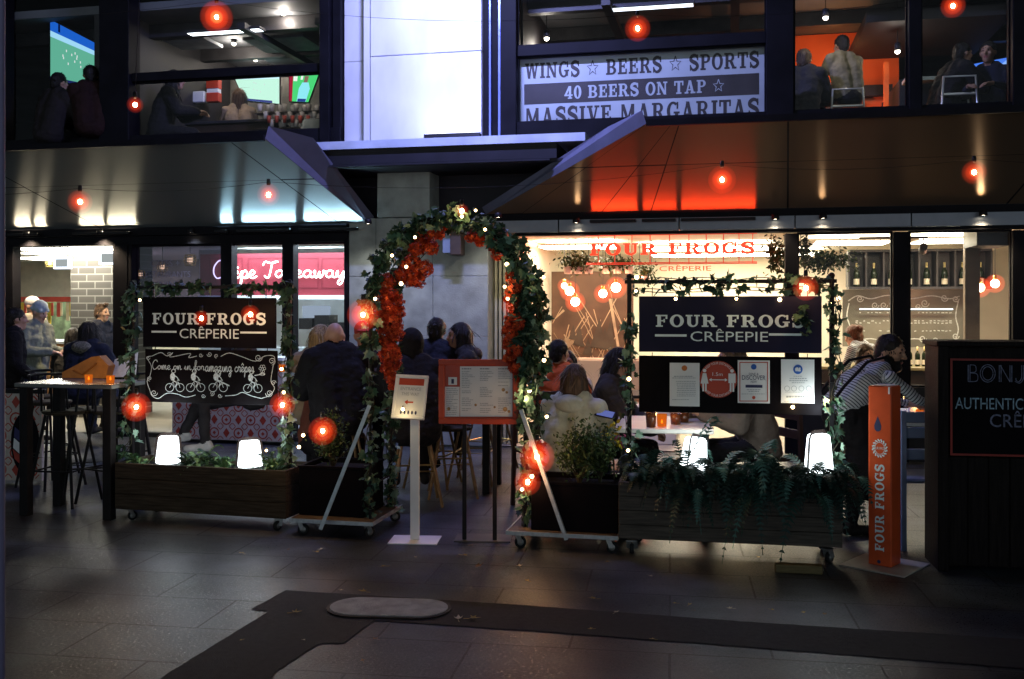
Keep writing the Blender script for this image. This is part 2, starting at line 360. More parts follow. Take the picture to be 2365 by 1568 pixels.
# ================================================================ GROUND
def paving_mat():
    m = bpy.data.materials.new('stone_paving'); m.use_nodes = True; t = m.node_tree; b = t.nodes['Principled BSDF']
    tcn = t.nodes.new('ShaderNodeTexCoord'); mp = t.nodes.new('ShaderNodeMapping'); mp.inputs['Rotation'].default_value = (0, 0, R(9))
    t.links.new(tcn.outputs['Object'], mp.inputs[0])
    br = t.nodes.new('ShaderNodeTexBrick'); br.inputs['Scale'].default_value = 1.0
    br.inputs['Brick Width'].default_value = .92; br.inputs['Row Height'].default_value = .46
    br.inputs['Mortar Size'].default_value = .0065; br.inputs['Mortar Smooth'].default_value = .2; br.offset = .5; br.inputs['Bias'].default_value = 0
    br.inputs['Color1'].default_value = (.052, .059, .070, 1); br.inputs['Color2'].default_value = (.036, .041, .050, 1); br.inputs['Mortar'].default_value = (.024, .024, .025, 1)
    t.links.new(mp.outputs[0], br.inputs[0])
    n = t.nodes.new('ShaderNodeTexNoise'); n.inputs['Scale'].default_value = 2.2; n.inputs['Detail'].default_value = 6
    n2 = t.nodes.new('ShaderNodeTexNoise'); n2.inputs['Scale'].default_value = 70; n2.inputs['Detail'].default_value = 6; n2.inputs['Roughness'].default_value = .8
    t.links.new(mp.outputs[0], n.inputs[0]); t.links.new(mp.outputs[0], n2.inputs[0])
    ad = t.nodes.new('ShaderNodeMath'); ad.operation = 'MULTIPLY'; t.links.new(n.outputs[0], ad.inputs[0]); t.links.new(n2.outputs[0], ad.inputs[1])
    r = t.nodes.new('ShaderNodeMapRange'); r.inputs[1].default_value = .16; r.inputs[2].default_value = .36; r.inputs[3].default_value = .3; r.inputs[4].default_value = 1.6
    t.links.new(ad.outputs[0], r.inputs[0])
    x = t.nodes.new('ShaderNodeMix'); x.data_type = 'RGBA'; x.blend_type = 'MULTIPLY'; x.inputs[0].default_value = 1
    t.links.new(br.outputs[0], x.inputs[6]); t.links.new(r.outputs[0], x.inputs[7])
    # chewing gum spots and broad damp stains
    vo = t.nodes.new('ShaderNodeTexVoronoi'); vo.inputs['Scale'].default_value = 2.6; t.links.new(mp.outputs[0], vo.inputs[0])
    gs = t.nodes.new('ShaderNodeMapRange'); gs.inputs[1].default_value = .035; gs.inputs[2].default_value = .05; gs.inputs[3].default_value = .45; gs.inputs[4].default_value = 1.0; t.links.new(vo.outputs['Distance'], gs.inputs[0])
    n3 = t.nodes.new('ShaderNodeTexNoise'); n3.inputs['Scale'].default_value = .55; n3.inputs['Detail'].default_value = 8; n3.inputs['Roughness'].default_value = .65; t.links.new(mp.outputs[0], n3.inputs[0])
    st = t.nodes.new('ShaderNodeMapRange'); st.inputs[1].default_value = .38; st.inputs[2].default_value = .62; st.inputs[3].default_value = .55; st.inputs[4].default_value = 1.15; t.links.new(n3.outputs[0], st.inputs[0])
    mu_ = t.nodes.new('ShaderNodeMath'); mu_.operation = 'MULTIPLY'; t.links.new(gs.outputs[0], mu_.inputs[0]); t.links.new(st.outputs[0], mu_.inputs[1])
    x2 = t.nodes.new('ShaderNodeMix'); x2.data_type = 'RGBA'; x2.blend_type = 'MULTIPLY'; x2.inputs[0].default_value = 1
    t.links.new(x.outputs[2], x2.inputs[6]); t.links.new(mu_.outputs[0], x2.inputs[7]); t.links.new(x2.outputs[2], b.inputs['Base Color'])
    rr = t.nodes.new('ShaderNodeMapRange'); rr.inputs[1].default_value = .3; rr.inputs[2].default_value = .7; rr.inputs[3].default_value = .29; rr.inputs[4].default_value = .39
    rr.inputs[1].default_value = .35; rr.inputs[2].default_value = .65; rr.inputs[3].default_value = .22; rr.inputs[4].default_value = .6
    t.links.new(n2.outputs[0], rr.inputs[0]); rj = t.nodes.new('ShaderNodeMath'); rj.operation = 'MULTIPLY_ADD'; rj.inputs[1].default_value = .12; t.links.new(br.outputs[1], rj.inputs[0]); t.links.new(rr.outputs[0], rj.inputs[2]); t.links.new(rj.outputs[0], b.inputs['Roughness'])
    b.inputs['Specular IOR Level'].default_value = .36
    bp = t.nodes.new('ShaderNodeBump'); bp.inputs['Strength'].default_value = .3; bp.inputs['Distance'].default_value = .006
    sb = t.nodes.new('ShaderNodeMath'); sb.operation = 'SUBTRACT'; t.links.new(n2.outputs[0], sb.inputs[0]); t.links.new(br.outputs[1], sb.inputs[1])
    t.links.new(sb.outputs[0], bp.inputs['Height']); t.links.new(bp.outputs[0], b.inputs['Normal'])
    return m
m_pave = paving_mat()
o = MB().quad((-40, -15, 0), (40, -15, 0), (40, 40, 0), (-40, 40, 0)).build('pavement', m_pave); tag(o, kind='structure')
m_asph = mat('worn_asphalt', (.012, .011, .012), .75, var=.5, scale=30, bump=.5, bscale=220, vmix=(.025, .023, .024))
def gpoly(name, pts, z, m):
    vs = [GP(x, y) for x, y in pts]; vs = [(p.x, p.y, z) for p in vs]
    return MB().add(vs, [tuple(range(len(vs)))]).build(name, m, fix=False)
ap = [(660, 1364), (579, 1408), (622, 1412), (380, 1561), (330, 1600), (600, 1600), (641, 1549), (737, 1487), (792, 1487), (864, 1434), (1229, 1458), (1709, 1494), (2500, 1556), (2700, 1574), (2700, 1500), (2364, 1478), (1709, 1436), (1229, 1400)]
vs = []
for i in range(len(ap)):
    a_, c_ = GP(*ap[i]), GP(*ap[(i + 1) % len(ap)]); n_ = max(2, int((c_ - a_).length / .05))
    vs += [a_.lerp(c_, k / n_) + Vector((rnd.gauss(0, .0018), rnd.gauss(0, .0018), 0)) for k in range(n_)]
bm = bmesh.new(); vv = [bm.verts.new((p.x, p.y, .004)) for p in vs]; f = bm.faces.new(vv); bmesh.ops.triangulate(bm, faces=[f])
me = bpy.data.meshes.new('asphalt_strip'); bm.to_mesh(me); bm.free(); me.materials.append(m_asph)
for p in me.polygons:
    if p.normal.z < 0: p.flip()
o = bpy.data.objects.new('asphalt_strip', me); C.objects.link(o); tag(o, kind='structure')
# manhole cover
mc = GP(898, 1407); t = thing('manhole_cover', 'rounded oblong concrete access cover set in the dark asphalt strip', 'manhole cover', (mc.x, mc.y, .004), R(-5))
def stadium(a, r, n=12): return [(a + r * math.cos(R(-90 + 180 * i / n)), r * math.sin(R(-90 + 180 * i / n))) for i in range(n + 1)] + [(-a + r * math.cos(R(90 + 180 * i / n)), r * math.sin(R(90 + 180 * i / n))) for i in range(n + 1)]
def flat(poly, z0, z1):
    N = len(poly); return [(x, y, z0) for x, y in poly] + [(x, y, z1) for x, y in poly], [tuple(range(N, 2 * N))] + [(i, (i + 1) % N, (i + 1) % N + N, i + N) for i in range(N)]
b = MB(); b.add(*flat(stadium(.16, .15), .001, .012)); b.build('concrete_lid', mat('lid_concrete', (.34, .35, .31), .6, var=.3, scale=12, bump=.5, bscale=120), t)
b = MB(); b.add(*flat(stadium(.16, .168), .0005, .008)); b.build('iron_rim', mat('rust_iron', (.03, .022, .016), .6, metal=.5, var=.4, scale=30), t)

# ================================================================ BUILDING
G = Fr((1130 - CX) / FPX * 11.0, 11.0, -12.5)
BL = fthing('restaurant_building', 'two storey dark glazed restaurant building with sloping metal canopies over the terrace', 'building', G)
m_stone = mat('grey_stone', (.29, .31, .28), .55, var=.25, scale=5, bump=.2, bscale=60)
m_marble = mat('pale_marble', (.64, .64, .64), .6, var=.16, scale=2.2, detail=10, stretch=(1, 1, .45))
m_soff = mat('dark_soffit', (.014, .013, .02), .6, var=.3, scale=3)
m_navy = mat('navy_metal', (.045, .05, .09), .35, metal=.4, var=.2, scale=5)
m_fasc = mat('grey_fascia', (.16, .17, .19), .4, metal=.5, var=.15, scale=4)
def canopy_mat(name, col):
    m = bpy.data.materials.new(name); m.use_nodes = True; t = m.node_tree; b = t.nodes['Principled BSDF']
    b.inputs['Metallic'].default_value = 1.0; b.inputs['Base Color'].default_value = (*col, 1)
    b.inputs['Roughness'].default_value = .3; b.inputs['Anisotropic'].default_value = 1.0; b.inputs['Anisotropic Rotation'].default_value = .25
    tg = t.nodes.new('ShaderNodeTangent'); tg.direction_type = 'UV_MAP'; tg.uv_map = 'brush'; t.links.new(tg.outputs[0], b.inputs['Tangent'])
    tcn = t.nodes.new('ShaderNodeTexCoord'); n = t.nodes.new('ShaderNodeTexNoise'); n.inputs['Scale'].default_value = 1.2; n.inputs['Detail'].default_value = 3
    t.links.new(tcn.outputs['Object'], n.inputs[0]); rr = t.nodes.new('ShaderNodeMapRange'); rr.inputs[3].default_value = .40; rr.inputs[4].default_value = .48
    t.links.new(n.outputs[0], rr.inputs[0]); t.links.new(rr.outputs[0], b.inputs['Roughness'])
    return m
m_can = canopy_mat('brushed_silver_canopy', (.27, .27, .26)); m_can2 = canopy_mat('brushed_bronze_canopy', (.17, .11, .07))
m_top = mat('canopy_flashing', (.10, .10, .15), .6, metal=.1, var=.15, scale=4)
U = G.u
# canopy: sloped soffit from the glazing head out and up to the street edge, hipped at its inner end
def canopy(u0l, u0h, u1l, u1h, z0, z1, name, cuts, hip_at_right, mid=.55):
    """lower edge u0l..u1l at w=-.02, z0; upper edge u0h..u1h at w=-1.2, z1; panels divided at cut fractions"""
    a, b_, c, d = Vector((u0l, -.02, z0)), Vector((u1l, -.02, z0)), Vector((u1h, -1.2, z1)), Vector((u0h, -1.2, z1))
    mb = MB()
    up = Vector((0, -.56, -.83)) * .004
    fr = [0] + cuts + [1]
    for i in range(len(fr) - 1):
        for v0, v1 in ((0, mid), (mid, 1)):
            def pt(s, v):
                lo = a.lerp(b_, s[0]); hi = d.lerp(c, s[1]); return lo.lerp(hi, v)
            s0, s1 = fr[i], fr[i + 1]
            s0 = s0 if isinstance(s0, tuple) else (s0, s0); s1 = s1 if isinstance(s1, tuple) else (s1, s1)
            q = [pt(s0, v0), pt(s1, v0), pt(s1, v1), pt(s0, v1)]
            cen = sum(q, Vector()) / 4; q = [p + (cen - p).normalized() * .010 for p in q]
            mb.add(q, [(0, 1, 2, 3)])
    o = mb.build(name, m_can if hip_at_right else m_can2, BL)
    uv = o.data.uv_layers.new(name='brush')
    for l in o.data.loops:
        co_ = o.data.vertices[l.vertex_index].co; uv.data[l.index].uv = (co_.x, co_.z)
    bk = MB(); bk.quad(a - up, b_ - up, c - up, d - up); bk.build('canopy_backing', m_black, o)
    # street edge and flat roof
    e = MB(); e.box(u0h, u1h, -1.235, -1.2, z1 - .03, z1 + .035); e.box(u0h, u1h, -1.2, .05, z1 + .01, z1 + .03)
    e.build('canopy_edge', m_frame, o)
    return o
uLl, uLh = U(852, -.02), U(612, -1.2)
can_l = canopy(-9.0, -9.0, uLl, uLh, 2.5, 3.3, 'canopy', [(.15, .12), (.36, .30), (.55, .46), (.955, .94)], True)
uRl, uRh = U(1122, -.02), U(1492, -1.2)
can_r = canopy(uRl, uRh, 8.0, 8.0, 2.58, 3.3, 'canopy', [(.05, .0), (.16, .04), (.225, .05), (.4, .21), (.66, .62)], False)
# hip end triangles
def hip(par, lo, hi, sgn, z0, z1):
    mb = MB(); p0 = Vector((lo, -.02, z0)); p1 = Vector((hi, -1.2, z1)); p2 = Vector((hi + sgn * .40, -.9, z1 + .04)); p3 = Vector((lo + sgn * .05, .0, z0 + .08))
    p1b = p1 + Vector((sgn * .04, .0, .13))
    mb.add([p0, p1, p1b, p2, p3], [(0, 1, 2), (0, 2, 3), (0, 3, 4)])
    mb.build('canopy_end', m_top, par)
hip(can_l, uLl, uLh, 1, 2.5, 3.3); hip(can_r, uRl, uRh, -1, 2.58, 3.3)
# header bands under the canopies
for q in ((-.05, 2.30, 2.40), (-.09, 2.405, 2.5)): MB().box(-9, U(806), q[0], .12, q[1], q[2]).build('header', m_frame, BL)
for p, q in ((1130, 1290), (1293, 1567), (1570, 1833), (1836, 2100), (2103, 2500)): MB().box(U(p), U(q), -.06, .12, 2.37, 2.5).build('fascia', m_fasc, BL)
MB().box(U(1130), 8, -.02, .12, 2.503, 2.58).build('header', m_frame, BL); MB().box(U(1190), 8, -.03, .12, 2.335, 2.365).build('header', m_frame, BL)
# stone wall between the shopfronts
b = MB()
uw0, uw1, uc0, uc1 = U(808), U(1128), U(876), U(996)
zs = [0.02, .55, 1.23, 1.9, 2.56]
us = [uw0, U(870), U(1001), uw1]
for i in range(3):
    for j in range(4): b.bbox(us[i] + .002, us[i + 1] - .002, -.03, .35, zs[j] + .002, zs[j + 1] - .002, .003)
b.box(uw0, uw1, .0, .3, 0, 2.55)
b.build('stone_wall', m_stone, BL)
b = MB(); b.bbox(uc0, uc1, -.07, .3, 2.565, 3.1, .004); b.build('stone_pier', m_stone, BL)
# dark recess above the wall, ledge and lit pillar
b = MB(); b.box(U(700), U(1330), .3, .36, 2.5, 3.6); b.box(U(690), U(1340), -.6, .3, 3.06, 3.09); b.build('recess_wall', m_soff, BL)
b = MB()
lu0, lu1 = U(672, -.62), U(1352, -.62)
b.box(lu0, lu1, -.66, .1, 3.25, 3.335); b.build('ledge', mat('ledge_metal', (.55, .6, .8), .4, metal=.3, var=.2, scale=3), BL)
b = MB(); b.box(lu0 + .1, lu1 - .3, -.62, .1, 3.09, 3.245); b.box(lu0 + .25, U(1270, -.62), -.64, -.6, 3.065, 3.085); b.build('ledge_fascia', m_soff, BL)
b = MB(); b.bbox(U(864), U(1117), -.12, .3, 3.34, 4.362, .004); b.bbox(U(864), U(1117), -.12, .3, 4.37, 7, .004); b.bbox(U(846), U(863), -.09, .3, 3.34, 7, .003); b.build('lit_pillar', m_marble, BL)
b = MB(); b.bbox(U(792), U(845), -.0 + .04, .3, 3.34, 4.36, .003); b.bbox(U(792), U(845), .04, .3, 4.365, 7, .003); b.build('pillar_cheek', m_marble, BL)
# upper floor framing
ZS, ZT = 3.6, 4.25
def fr_v(x0, x1, w0=-.1, w1=.14, z0=3.36, z1=7): MB().bbox(U(x0), U(x1), w0, w1, z0, z1, .006).build('upper_post', m_frame, BL)
fr_v(-900, 16); fr_v(240, 308); fr_v(745, 768); fr_v(771, 790, -.05)
fr_v(1119, 1135, -.08); fr_v(1138, 1156, -.06); fr_v(1159, 1196); fr_v(1768, 1831); fr_v(2095, 2124); fr_v(2332, 3200)
MB().bbox(-12, U(790), -.07, .13, 3.34, ZS, .004).build('sill_band', m_frame, BL); MB().bbox(U(1119), 9, -.07, .13, 3.34, ZS - .02, .004).build('sill_band', m_frame, BL)
MB().bbox(U(308), U(745), -.04, .1, ZT, ZT + .1, .004).build('upper_transom', m_frame, BL); MB().bbox(U(1196), U(1768), -.04, .1, ZT + .05, ZT + .17, .004).build('upper_transom', m_frame, BL)
MB().bbox(-12, 9, -.1, .3, 5.6, 7, .01).build('upper_lintel', m_frame, BL)
for x0, x1 in ((1134, 1138), (1155, 1160)): MB().bbox(U(x0), U(x1), -.105, -.05, 3.4, 6, .002).build('edge_trim', mat('blue_trim', (.2, .25, .6), .3, metal=.4, var=.1), BL)
def window(x0, x1, z0, z1, w=.03, fw=.03, gm=None, name='window'):
    m = MB(); u0, u1 = U(x0, w), U(x1, w)
    for q in ((u0, u0 + fw, z0, z1), (u1 - fw, u1, z0, z1), (u0 + fw, u1 - fw, z0, z0 + fw), (u0 + fw, u1 - fw, z1 - fw, z1)): m.box(q[0], q[1], w - .02, w + .03, q[2], q[3])
    o = m.build(name, m_frame, BL)
    MB().quad((u0 + fw, w, z0 + fw), (u1 - fw, w, z0 + fw), (u1 - fw, w, z1 - fw), (u0 + fw, w, z1 - fw)).build('pane', gm or m_glass, o)
    return o
window(16, 240, ZS, 5.6, fw=.02); window(308, 745, ZS, ZT, fw=.015); window(308, 745, ZT + .1, 5.6, fw=.015)
window(1196, 1768, ZS - .02, ZT + .05, w=.02, fw=.015); window(1196, 1768, ZT + .17, 5.6, fw=.015); window(1831, 2095, ZS - .02, 5.6, fw=.02); window(2124, 2332, ZS - .02, 5.6, fw=.02)
# ground floor framing
def gp(x0, x1, z1=2.32, w0=-.05, w1=.1, z0=0): MB().bbox(U(x0), U(x1), w0, w1, z0, z1, .005).build('post', m_frame, BL)
gp(14, 36); gp(266, 300); gp(302, 309); gp(514, 539); gp(656, 681); gp(1812, 1840); gp(2060, 2097); gp(2335, 2500); gp(798, 806); gp(-700, -20)
MB().box(U(309), U(514), .0, .06, 1.62, 1.66).build('transom', m_frame, BL); MB().box(U(309), U(806), .0, .05, 2.28, 2.298).build('transom', m_frame, BL)
m_gdark = glassmat('tinted_glass', .05, (.14, .12, .22))
window(309, 514, 1.66, 2.29, w=.04, fw=.015, gm=m_gdark); window(540, 655, .9, 2.29, w=.04, fw=.012); window(682, 798, .9, 2.29, w=.04, fw=.012)
window(1840, 2060, .75, 2.33, w=.04, fw=.02); window(2097, 2335, .75, 2.33, w=.04, fw=.02)
for q in ((1812, 2335, .75), (309, 806, .05)): MB().box(U(q[0]), U(q[1]), -.01, .1, 0, q[2]).build('sill_wall', mat('dark_sill', (.02, .018, .017), .5), BL)
# shells of the rooms
m_cream = mat('cream_plaster', (.68, .62, .5), .7, var=.06, scale=3)
m_rfloor = mat('room_floor', (.3, .27, .22), .4, var=.2, scale=4)
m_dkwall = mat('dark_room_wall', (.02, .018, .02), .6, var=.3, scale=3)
for a_, c_ in ((-12, U(806)), (U(1130), 9)): MB().quad((a_, .12, .012), (c_, .12, .012), (c_, 7, .012), (a_, 7, .012)).build('room_floor', m_rfloor, BL)
b = MB(); b.box(-12, U(806), .12, 7, 2.42, 2.5); b.build('room_ceiling', mat('white_ceiling', (.7, .7, .66), .8, var=.05), BL)
b = MB(); b.box(U(1128), 9, .13, 6, 2.39, 2.5); b.build('room_ceiling', m_cream, BL)
b = MB(); b.box(-12, U(806), 6.5, 6.6, 0, 2.42); b.build('room_wall', mat('food_hall_wall', (.55, .52, .42), .7, var=.1), BL)
for q in ((U(1128), 9, 5.5, 5.6), (8.8, 9, .12, 5.5), (U(1128), U(1128) + .12, .35, 5.5)): MB().box(*q, 0, 2.39).build('room_wall', m_cream, BL)
b = MB(); b.box(uw0 - .02, uw0 + .1, .35, 6.5, 0, 2.42); b.build('room_wall', m_cream, BL)
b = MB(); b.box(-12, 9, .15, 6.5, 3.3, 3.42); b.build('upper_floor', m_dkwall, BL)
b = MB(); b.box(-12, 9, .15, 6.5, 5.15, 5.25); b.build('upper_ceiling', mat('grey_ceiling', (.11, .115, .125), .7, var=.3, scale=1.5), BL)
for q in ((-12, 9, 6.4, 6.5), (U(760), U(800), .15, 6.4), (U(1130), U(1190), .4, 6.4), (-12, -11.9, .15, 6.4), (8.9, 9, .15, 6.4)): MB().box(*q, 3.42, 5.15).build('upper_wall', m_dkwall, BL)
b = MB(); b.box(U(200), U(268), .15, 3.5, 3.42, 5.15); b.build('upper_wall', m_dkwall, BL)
for q in ((-14, 11, .3, 8, 7, 14), (-14, -12, -.05, 8, 0, 7), (9, 11, -.05, 8, 0, 7)): MB().box(*q).build('tower_wall', m_frame, BL)
# ---- linear floodlights that wash the pillar
m_flood = emat('flood_led', (.72, .76, 1.0), 6)
def flood(label, x0, x1, w, z, tilt, power):
    u0, u1 = U(x0, w), U(x1, w)
    c = G.w((u0 + u1) / 2, w, z); t = thing('floodlight', label, 'floodlight', c, G.a)
    L = (u1 - u0) / 2; Mx = Matrix.Rotation(R(tilt), 4, 'X')
    MB().bbox(-L, L, -.03, .03, -.03, .02, .004, M=Mx).build('housing', m_black, t)
    MB().box(-L + .01, L - .01, -.024, .024, .021, .024, M=Mx).build('lens', m_flood, t)
    ld = bpy.data.lights.new('floodlight_beam', 'AREA'); ld.shape = 'RECTANGLE'; ld.size = 2 * L; ld.size_y = .05; ld.energy = power; ld.color = (.36, .40, 1.0)
    lo = bpy.data.objects.new('floodlight_beam', ld); C.objects.link(lo); lo.parent = t; lo.location = Mx @ Vector((0, 0, .035)); lo.rotation_euler = (R(180 + tilt), 0, 0)
flood('long slim floodlight bar on the ledge below the bright pillar', 980, 1110, -.5, 3.375, -24, 7)
flood('long slim floodlight bar high above washing down the bright pillar', 920, 1125, -2.2, 5.7, -132, 250)
# ================================================================ TERRACE FURNITURE
LF = Fr(-2.913, 7.30, -14.7)      # left planter
RF = Fr(.674, 6.30, -10.6)        # right planter
AF = Fr((855 - CX) / FPX * 6.85, 6.85, -12.5)   # arch
m_wood = mat('dark_stained_wood', (.045, .034, .022), .65, var=.5, scale=5, stretch=(1, 6, 14), bump=.3, bscale=30, spec=.12)
m_wood2 = mat('weathered_timber', (.09, .074, .058), .7, var=.45, scale=5, stretch=(1, 6, 14), bump=.35, bscale=30)
m_soil = mat('dark_soil', (.012, .009, .007), .9, var=.5, scale=40, bump=.8)
m_board = mat('navy_board', (.006, .005, .007), .6, var=.15, scale=5, spec=.06)
m_bnavy = mat('blue_black_board', (.012, .011, .03), .5, var=.15, scale=5, spec=.12)
m_slate = mat('chalkboard', (.005, .004, .005), .7, var=.4, scale=7, spec=.05)
m_cast = mat('caster_zinc', (.4, .4, .38), .4, metal=.8, var=.25, scale=40)
def caster(par, x, y, z=0.0, yaw=0, r=.034):
    M = Matrix.Translation((x, y, z)) @ Matrix.Rotation(yaw, 4, 'Z')
    b = MB(); b.box(-.03, .03, -.03, .03, .088, .093, 0, M)
    for s in (-1, 1): b.bar(M @ Vector((0, s * .02, .09)), M @ Vector((.022, s * .02, r)), .03, .004, 0, up=(0, 1, 0))
    o = b.build('caster', m_cast, par)
    MX = M @ Matrix.Translation((.022, 0, r)) @ Matrix.Rotation(R(90), 4, 'X')
    w = MB(); w.lathe([(1e-4, -.013), (r * .5, -.013), (r * .55, -.011), (r * .55, .011), (r * .5, .013), (1e-4, .013)], (0, 0, 0), 14, 1, None); 
    w.lathe([(r * .56, -.012), (r - .003, -.013), (r, -.009), (r, .009), (r - .003, .013), (r * .56, .012)], (0, 0, 0), 20, 0, None)
    w.v = [tuple(MX @ Vector(p)) for p in w.v]; w.build('wheel', [m_rubber, m_cast], o)
def planter(fr, L, Dp, z0, z1, rows, label, m, posts, topz, barw):
    t = fthing('wooden_planter', label, 'planter', fr)
    b = MB(); h = (z1 - z0) / rows
    for i in range(rows):
        a, c = z0 + i * h + .0015, z0 + (i + 1) * h - .0015
        b.bbox(0, L, 0, .025, a, c, .003); b.bbox(0, L, Dp - .025, Dp, a, c, .003)
        b.bbox(0, .025, .026, Dp - .026, a, c, .003); b.bbox(L - .025, L, .026, Dp - .026, a, c, .003)
    b.box(.02, L - .02, .02, Dp - .02, z0 + .005, z0 + .03); b.build('planks', m, t)
    MB().box(.026, L - .026, .026, Dp - .026, z1 - .07, z1 - .045).build('soil', m_soil, t)
    for x in (.08, L - .08):
        for y in (.06, Dp - .06): caster(t, x, y, 0, rnd.uniform(-2, 2))
    b = MB()
    for u in posts: b.box(u - .014, u + .014, barw - .014, barw + .014, z0 + .04, topz + .03)
    b.box(posts[0] - .03, posts[1] + .03, barw - .012, barw + .012, topz - .012, topz + .012)
    for u in posts: b.ball((u, barw, topz + .035), .02, 8)
    b.build('hanging_frame', m_black, t)
    return t
Lw = .2
lp0, lp1 = LF.u(305, Lw), LF.u(668, Lw); LL = LF.u(660, 0)
PL_L = planter(LF, LL, .42, .09, .43, 3, 'long low dark timber planter on casters with evergreen plants and two glowing lanterns', m_wood, (lp0, lp1), LF.px(490, 663, Lw)[1], Lw)
Rw = .2
rp0, rp1 = RF.u(1453, Rw), RF.u(1920, Rw); RL = RF.u(1945, 0)
PL_R = planter(RF, RL, .45, .11, .47, 4, 'long weathered timber planter with ferns hanging over its front', m_wood2, (rp0, rp1), RF.px(1690, 650, Rw)[1], Rw)
# wood block under right planter
p = GP(1850, 1325); t = thing('wood_block', 'short pale wooden block lying on the ground in front of the fern planter', 'block', (p.x, p.y, 0), R(-10)); MB().bbox(-.15, .12, 0, .06, 0, .05, .004).build('block', mat('raw_pine', (.16, .12, .05), .7, var=.3, scale=10, stretch=(1, 8, 8)), t)

def board(fr, x0, x1, y0, y1, w, label, cat, m, name, th=.012, xm=None):
    """upright rectangular board whose front face covers the given photo rectangle; returns thing, (u0,u1,z0,z1)"""
    u0, u1 = fr.u(x0, w), fr.u(x1, w); xm = xm or (x0 + x1) / 2
    zt, zb = fr.px(xm, y0, w)[1], fr.px(xm, y1, w)[1]
    o = fr.w((u0 + u1) / 2, w, zb); t = thing(name, label, cat, o, fr.a)
    h = (u1 - u0) / 2
    MB().bbox(-h, h, 0, th, 0, zt - zb, .002).build('panel', m, t)
    cv = lambda x, y: (fr.u(x, w) - (u0 + u1) / 2, fr.px(x, y, w)[1] - zb)
    return t, cv, h, zt - zb
def words(polys):
    # group the letter shapes into words by the gaps between them
    ps = sorted(polys, key=lambda q: min(p[0] for p in q)); H = max(p[1] for q in ps for p in q) - min(p[1] for q in ps for p in q); out = []; e = None
    for q in ps:
        a = min(p[0] for p in q); c = max(p[0] for p in q)
        if e is None or a - e > .17 * H: out.append([q]); e = c
        else: out[-1].append(q); e = max(e, c)
    return out
def letters(t, polys, m, name, y=-.0015):
    for w_ in (words(polys) if name in ('lettering', 'chalk_writing') else [polys]):
        b = MB(); decal(b, w_, y); o = b.build(name, m, t)
    return o
def fitpx(cv, polys, x0, x1, y0, y1):
    a = cv(x0, y1); c = cv(x1, y0); return fit(polys, a[0], c[0], a[1], c[1])
def hooks(t, h, H, n, top):
    b = MB()
    for s in (-1, 1): b.tube([(s * h * .85, .006, H), (s * h * .85, .012, H + top)], .003, 6)
    b.build('hook', m_black, t)
# ---- name boards
def nameboard(fr, box, w, m, label, r1, r2, l1, l2, word, lk):
    t, cv, h, H = board(fr, *box, w, label, 'sign board', m, 'name_board')
    letters(t, fitpx(cv, slab_text('FOUR FROGS', .1)[0], *r1), m_letter, 'lettering')
    letters(t, fitpx(cv, font_polys(word), *r2), m_letter, 'lettering')
    for q in (l1, l2): letters(t, fitpx(cv, rect(0, 0, 1, 1), *q), m_letter, 'rule')
    hooks(t, h, H, 2, lk); return t
nameboard(LF, (330, 637, 688, 803), .17, m_board, 'black FOUR FROGS CRÊPERIE board above the chalk drawing board', (352, 614, 722, 750), (415, 552, 754, 781), (350, 408, 764, 768), (555, 616, 766, 770), 'CRÊPERIE', .07)
nameboard(RF, (1475, 1897, 684, 814), .17, m_bnavy, 'dark blue FOUR FROGS sign board above the notice board', (1514, 1857, 726, 756), (1594, 1773, 760, 788), (1512, 1585, 772, 777), (1775, 1850, 770, 775), 'CRÊPEPIE', .06)
# ---- chalkboard
t, cv, h, H = board(LF, 335, 640, 808, 932, .17, 'black chalkboard with cyclists drawn in chalk above the low planter', 'chalkboard', m_slate, 'chalk_board')
hooks(t, h, H, 2, .02)
def cpx(pts): return [cv(x, y) for x, y in pts]
S = []
def chalk(pts, w=.0045, sm=True):
    S.extend(ribbon([cv(x, y) for x, y in (smooth(pts, 4) if sm else pts)], w))
chalk([(352, 822), (372, 814), (386, 822), (400, 814), (392, 824), (408, 822), (440, 816), (436, 826), (455, 822)]); chalk([(510, 823), (530, 815), (560, 824), (590, 834), (612, 822), (634, 824), (630, 850), (626, 880), (634, 896), (624, 912), (604, 920)])
chalk([(352, 822), (340, 826), (350, 846), (346, 870), (340, 880), (346, 900), (352, 914), (366, 920), (386, 908), (410, 910), (430, 917), (452, 912)]); chalk([(520, 914), (545, 912), (560, 906), (580, 914), (604, 920)])
for cx, cy, r, tn, a, d in ((597, 826, 9, 1.5, 0, 1), (628, 834, 9, 1.6, 90, -1), (356, 907, 8, 1.5, 0, 1), (622, 908, 9, 1.7, 180, -1), (346, 874, 6, 1.3, 90, 1), (632, 884, 6, 1.4, 0, -1), (464, 820, 5, 1.3, 0, 1), (484, 818, 6, 1.5, 180, -1), (500, 822, 5, 1.4, 90, 1), (470, 914, 5, 1.4, 0, 1), (490, 908, 6, 1.5, 120, -1), (508, 914, 5, 1.4, 0, 1), (392, 818, 5, 1.2, 180, 1), (342, 826, 5, 1.2, 0, 1)):
    chalk(spiral(cx, cy, r, tn, a, d), .004, False)
for gx, gy in ((604, 846), (609, 846), (601, 851), (606, 852), (611, 851), (604, 857), (608, 858), (606, 863)): chalk(circ(gx, gy, 3, 8), .003, False)
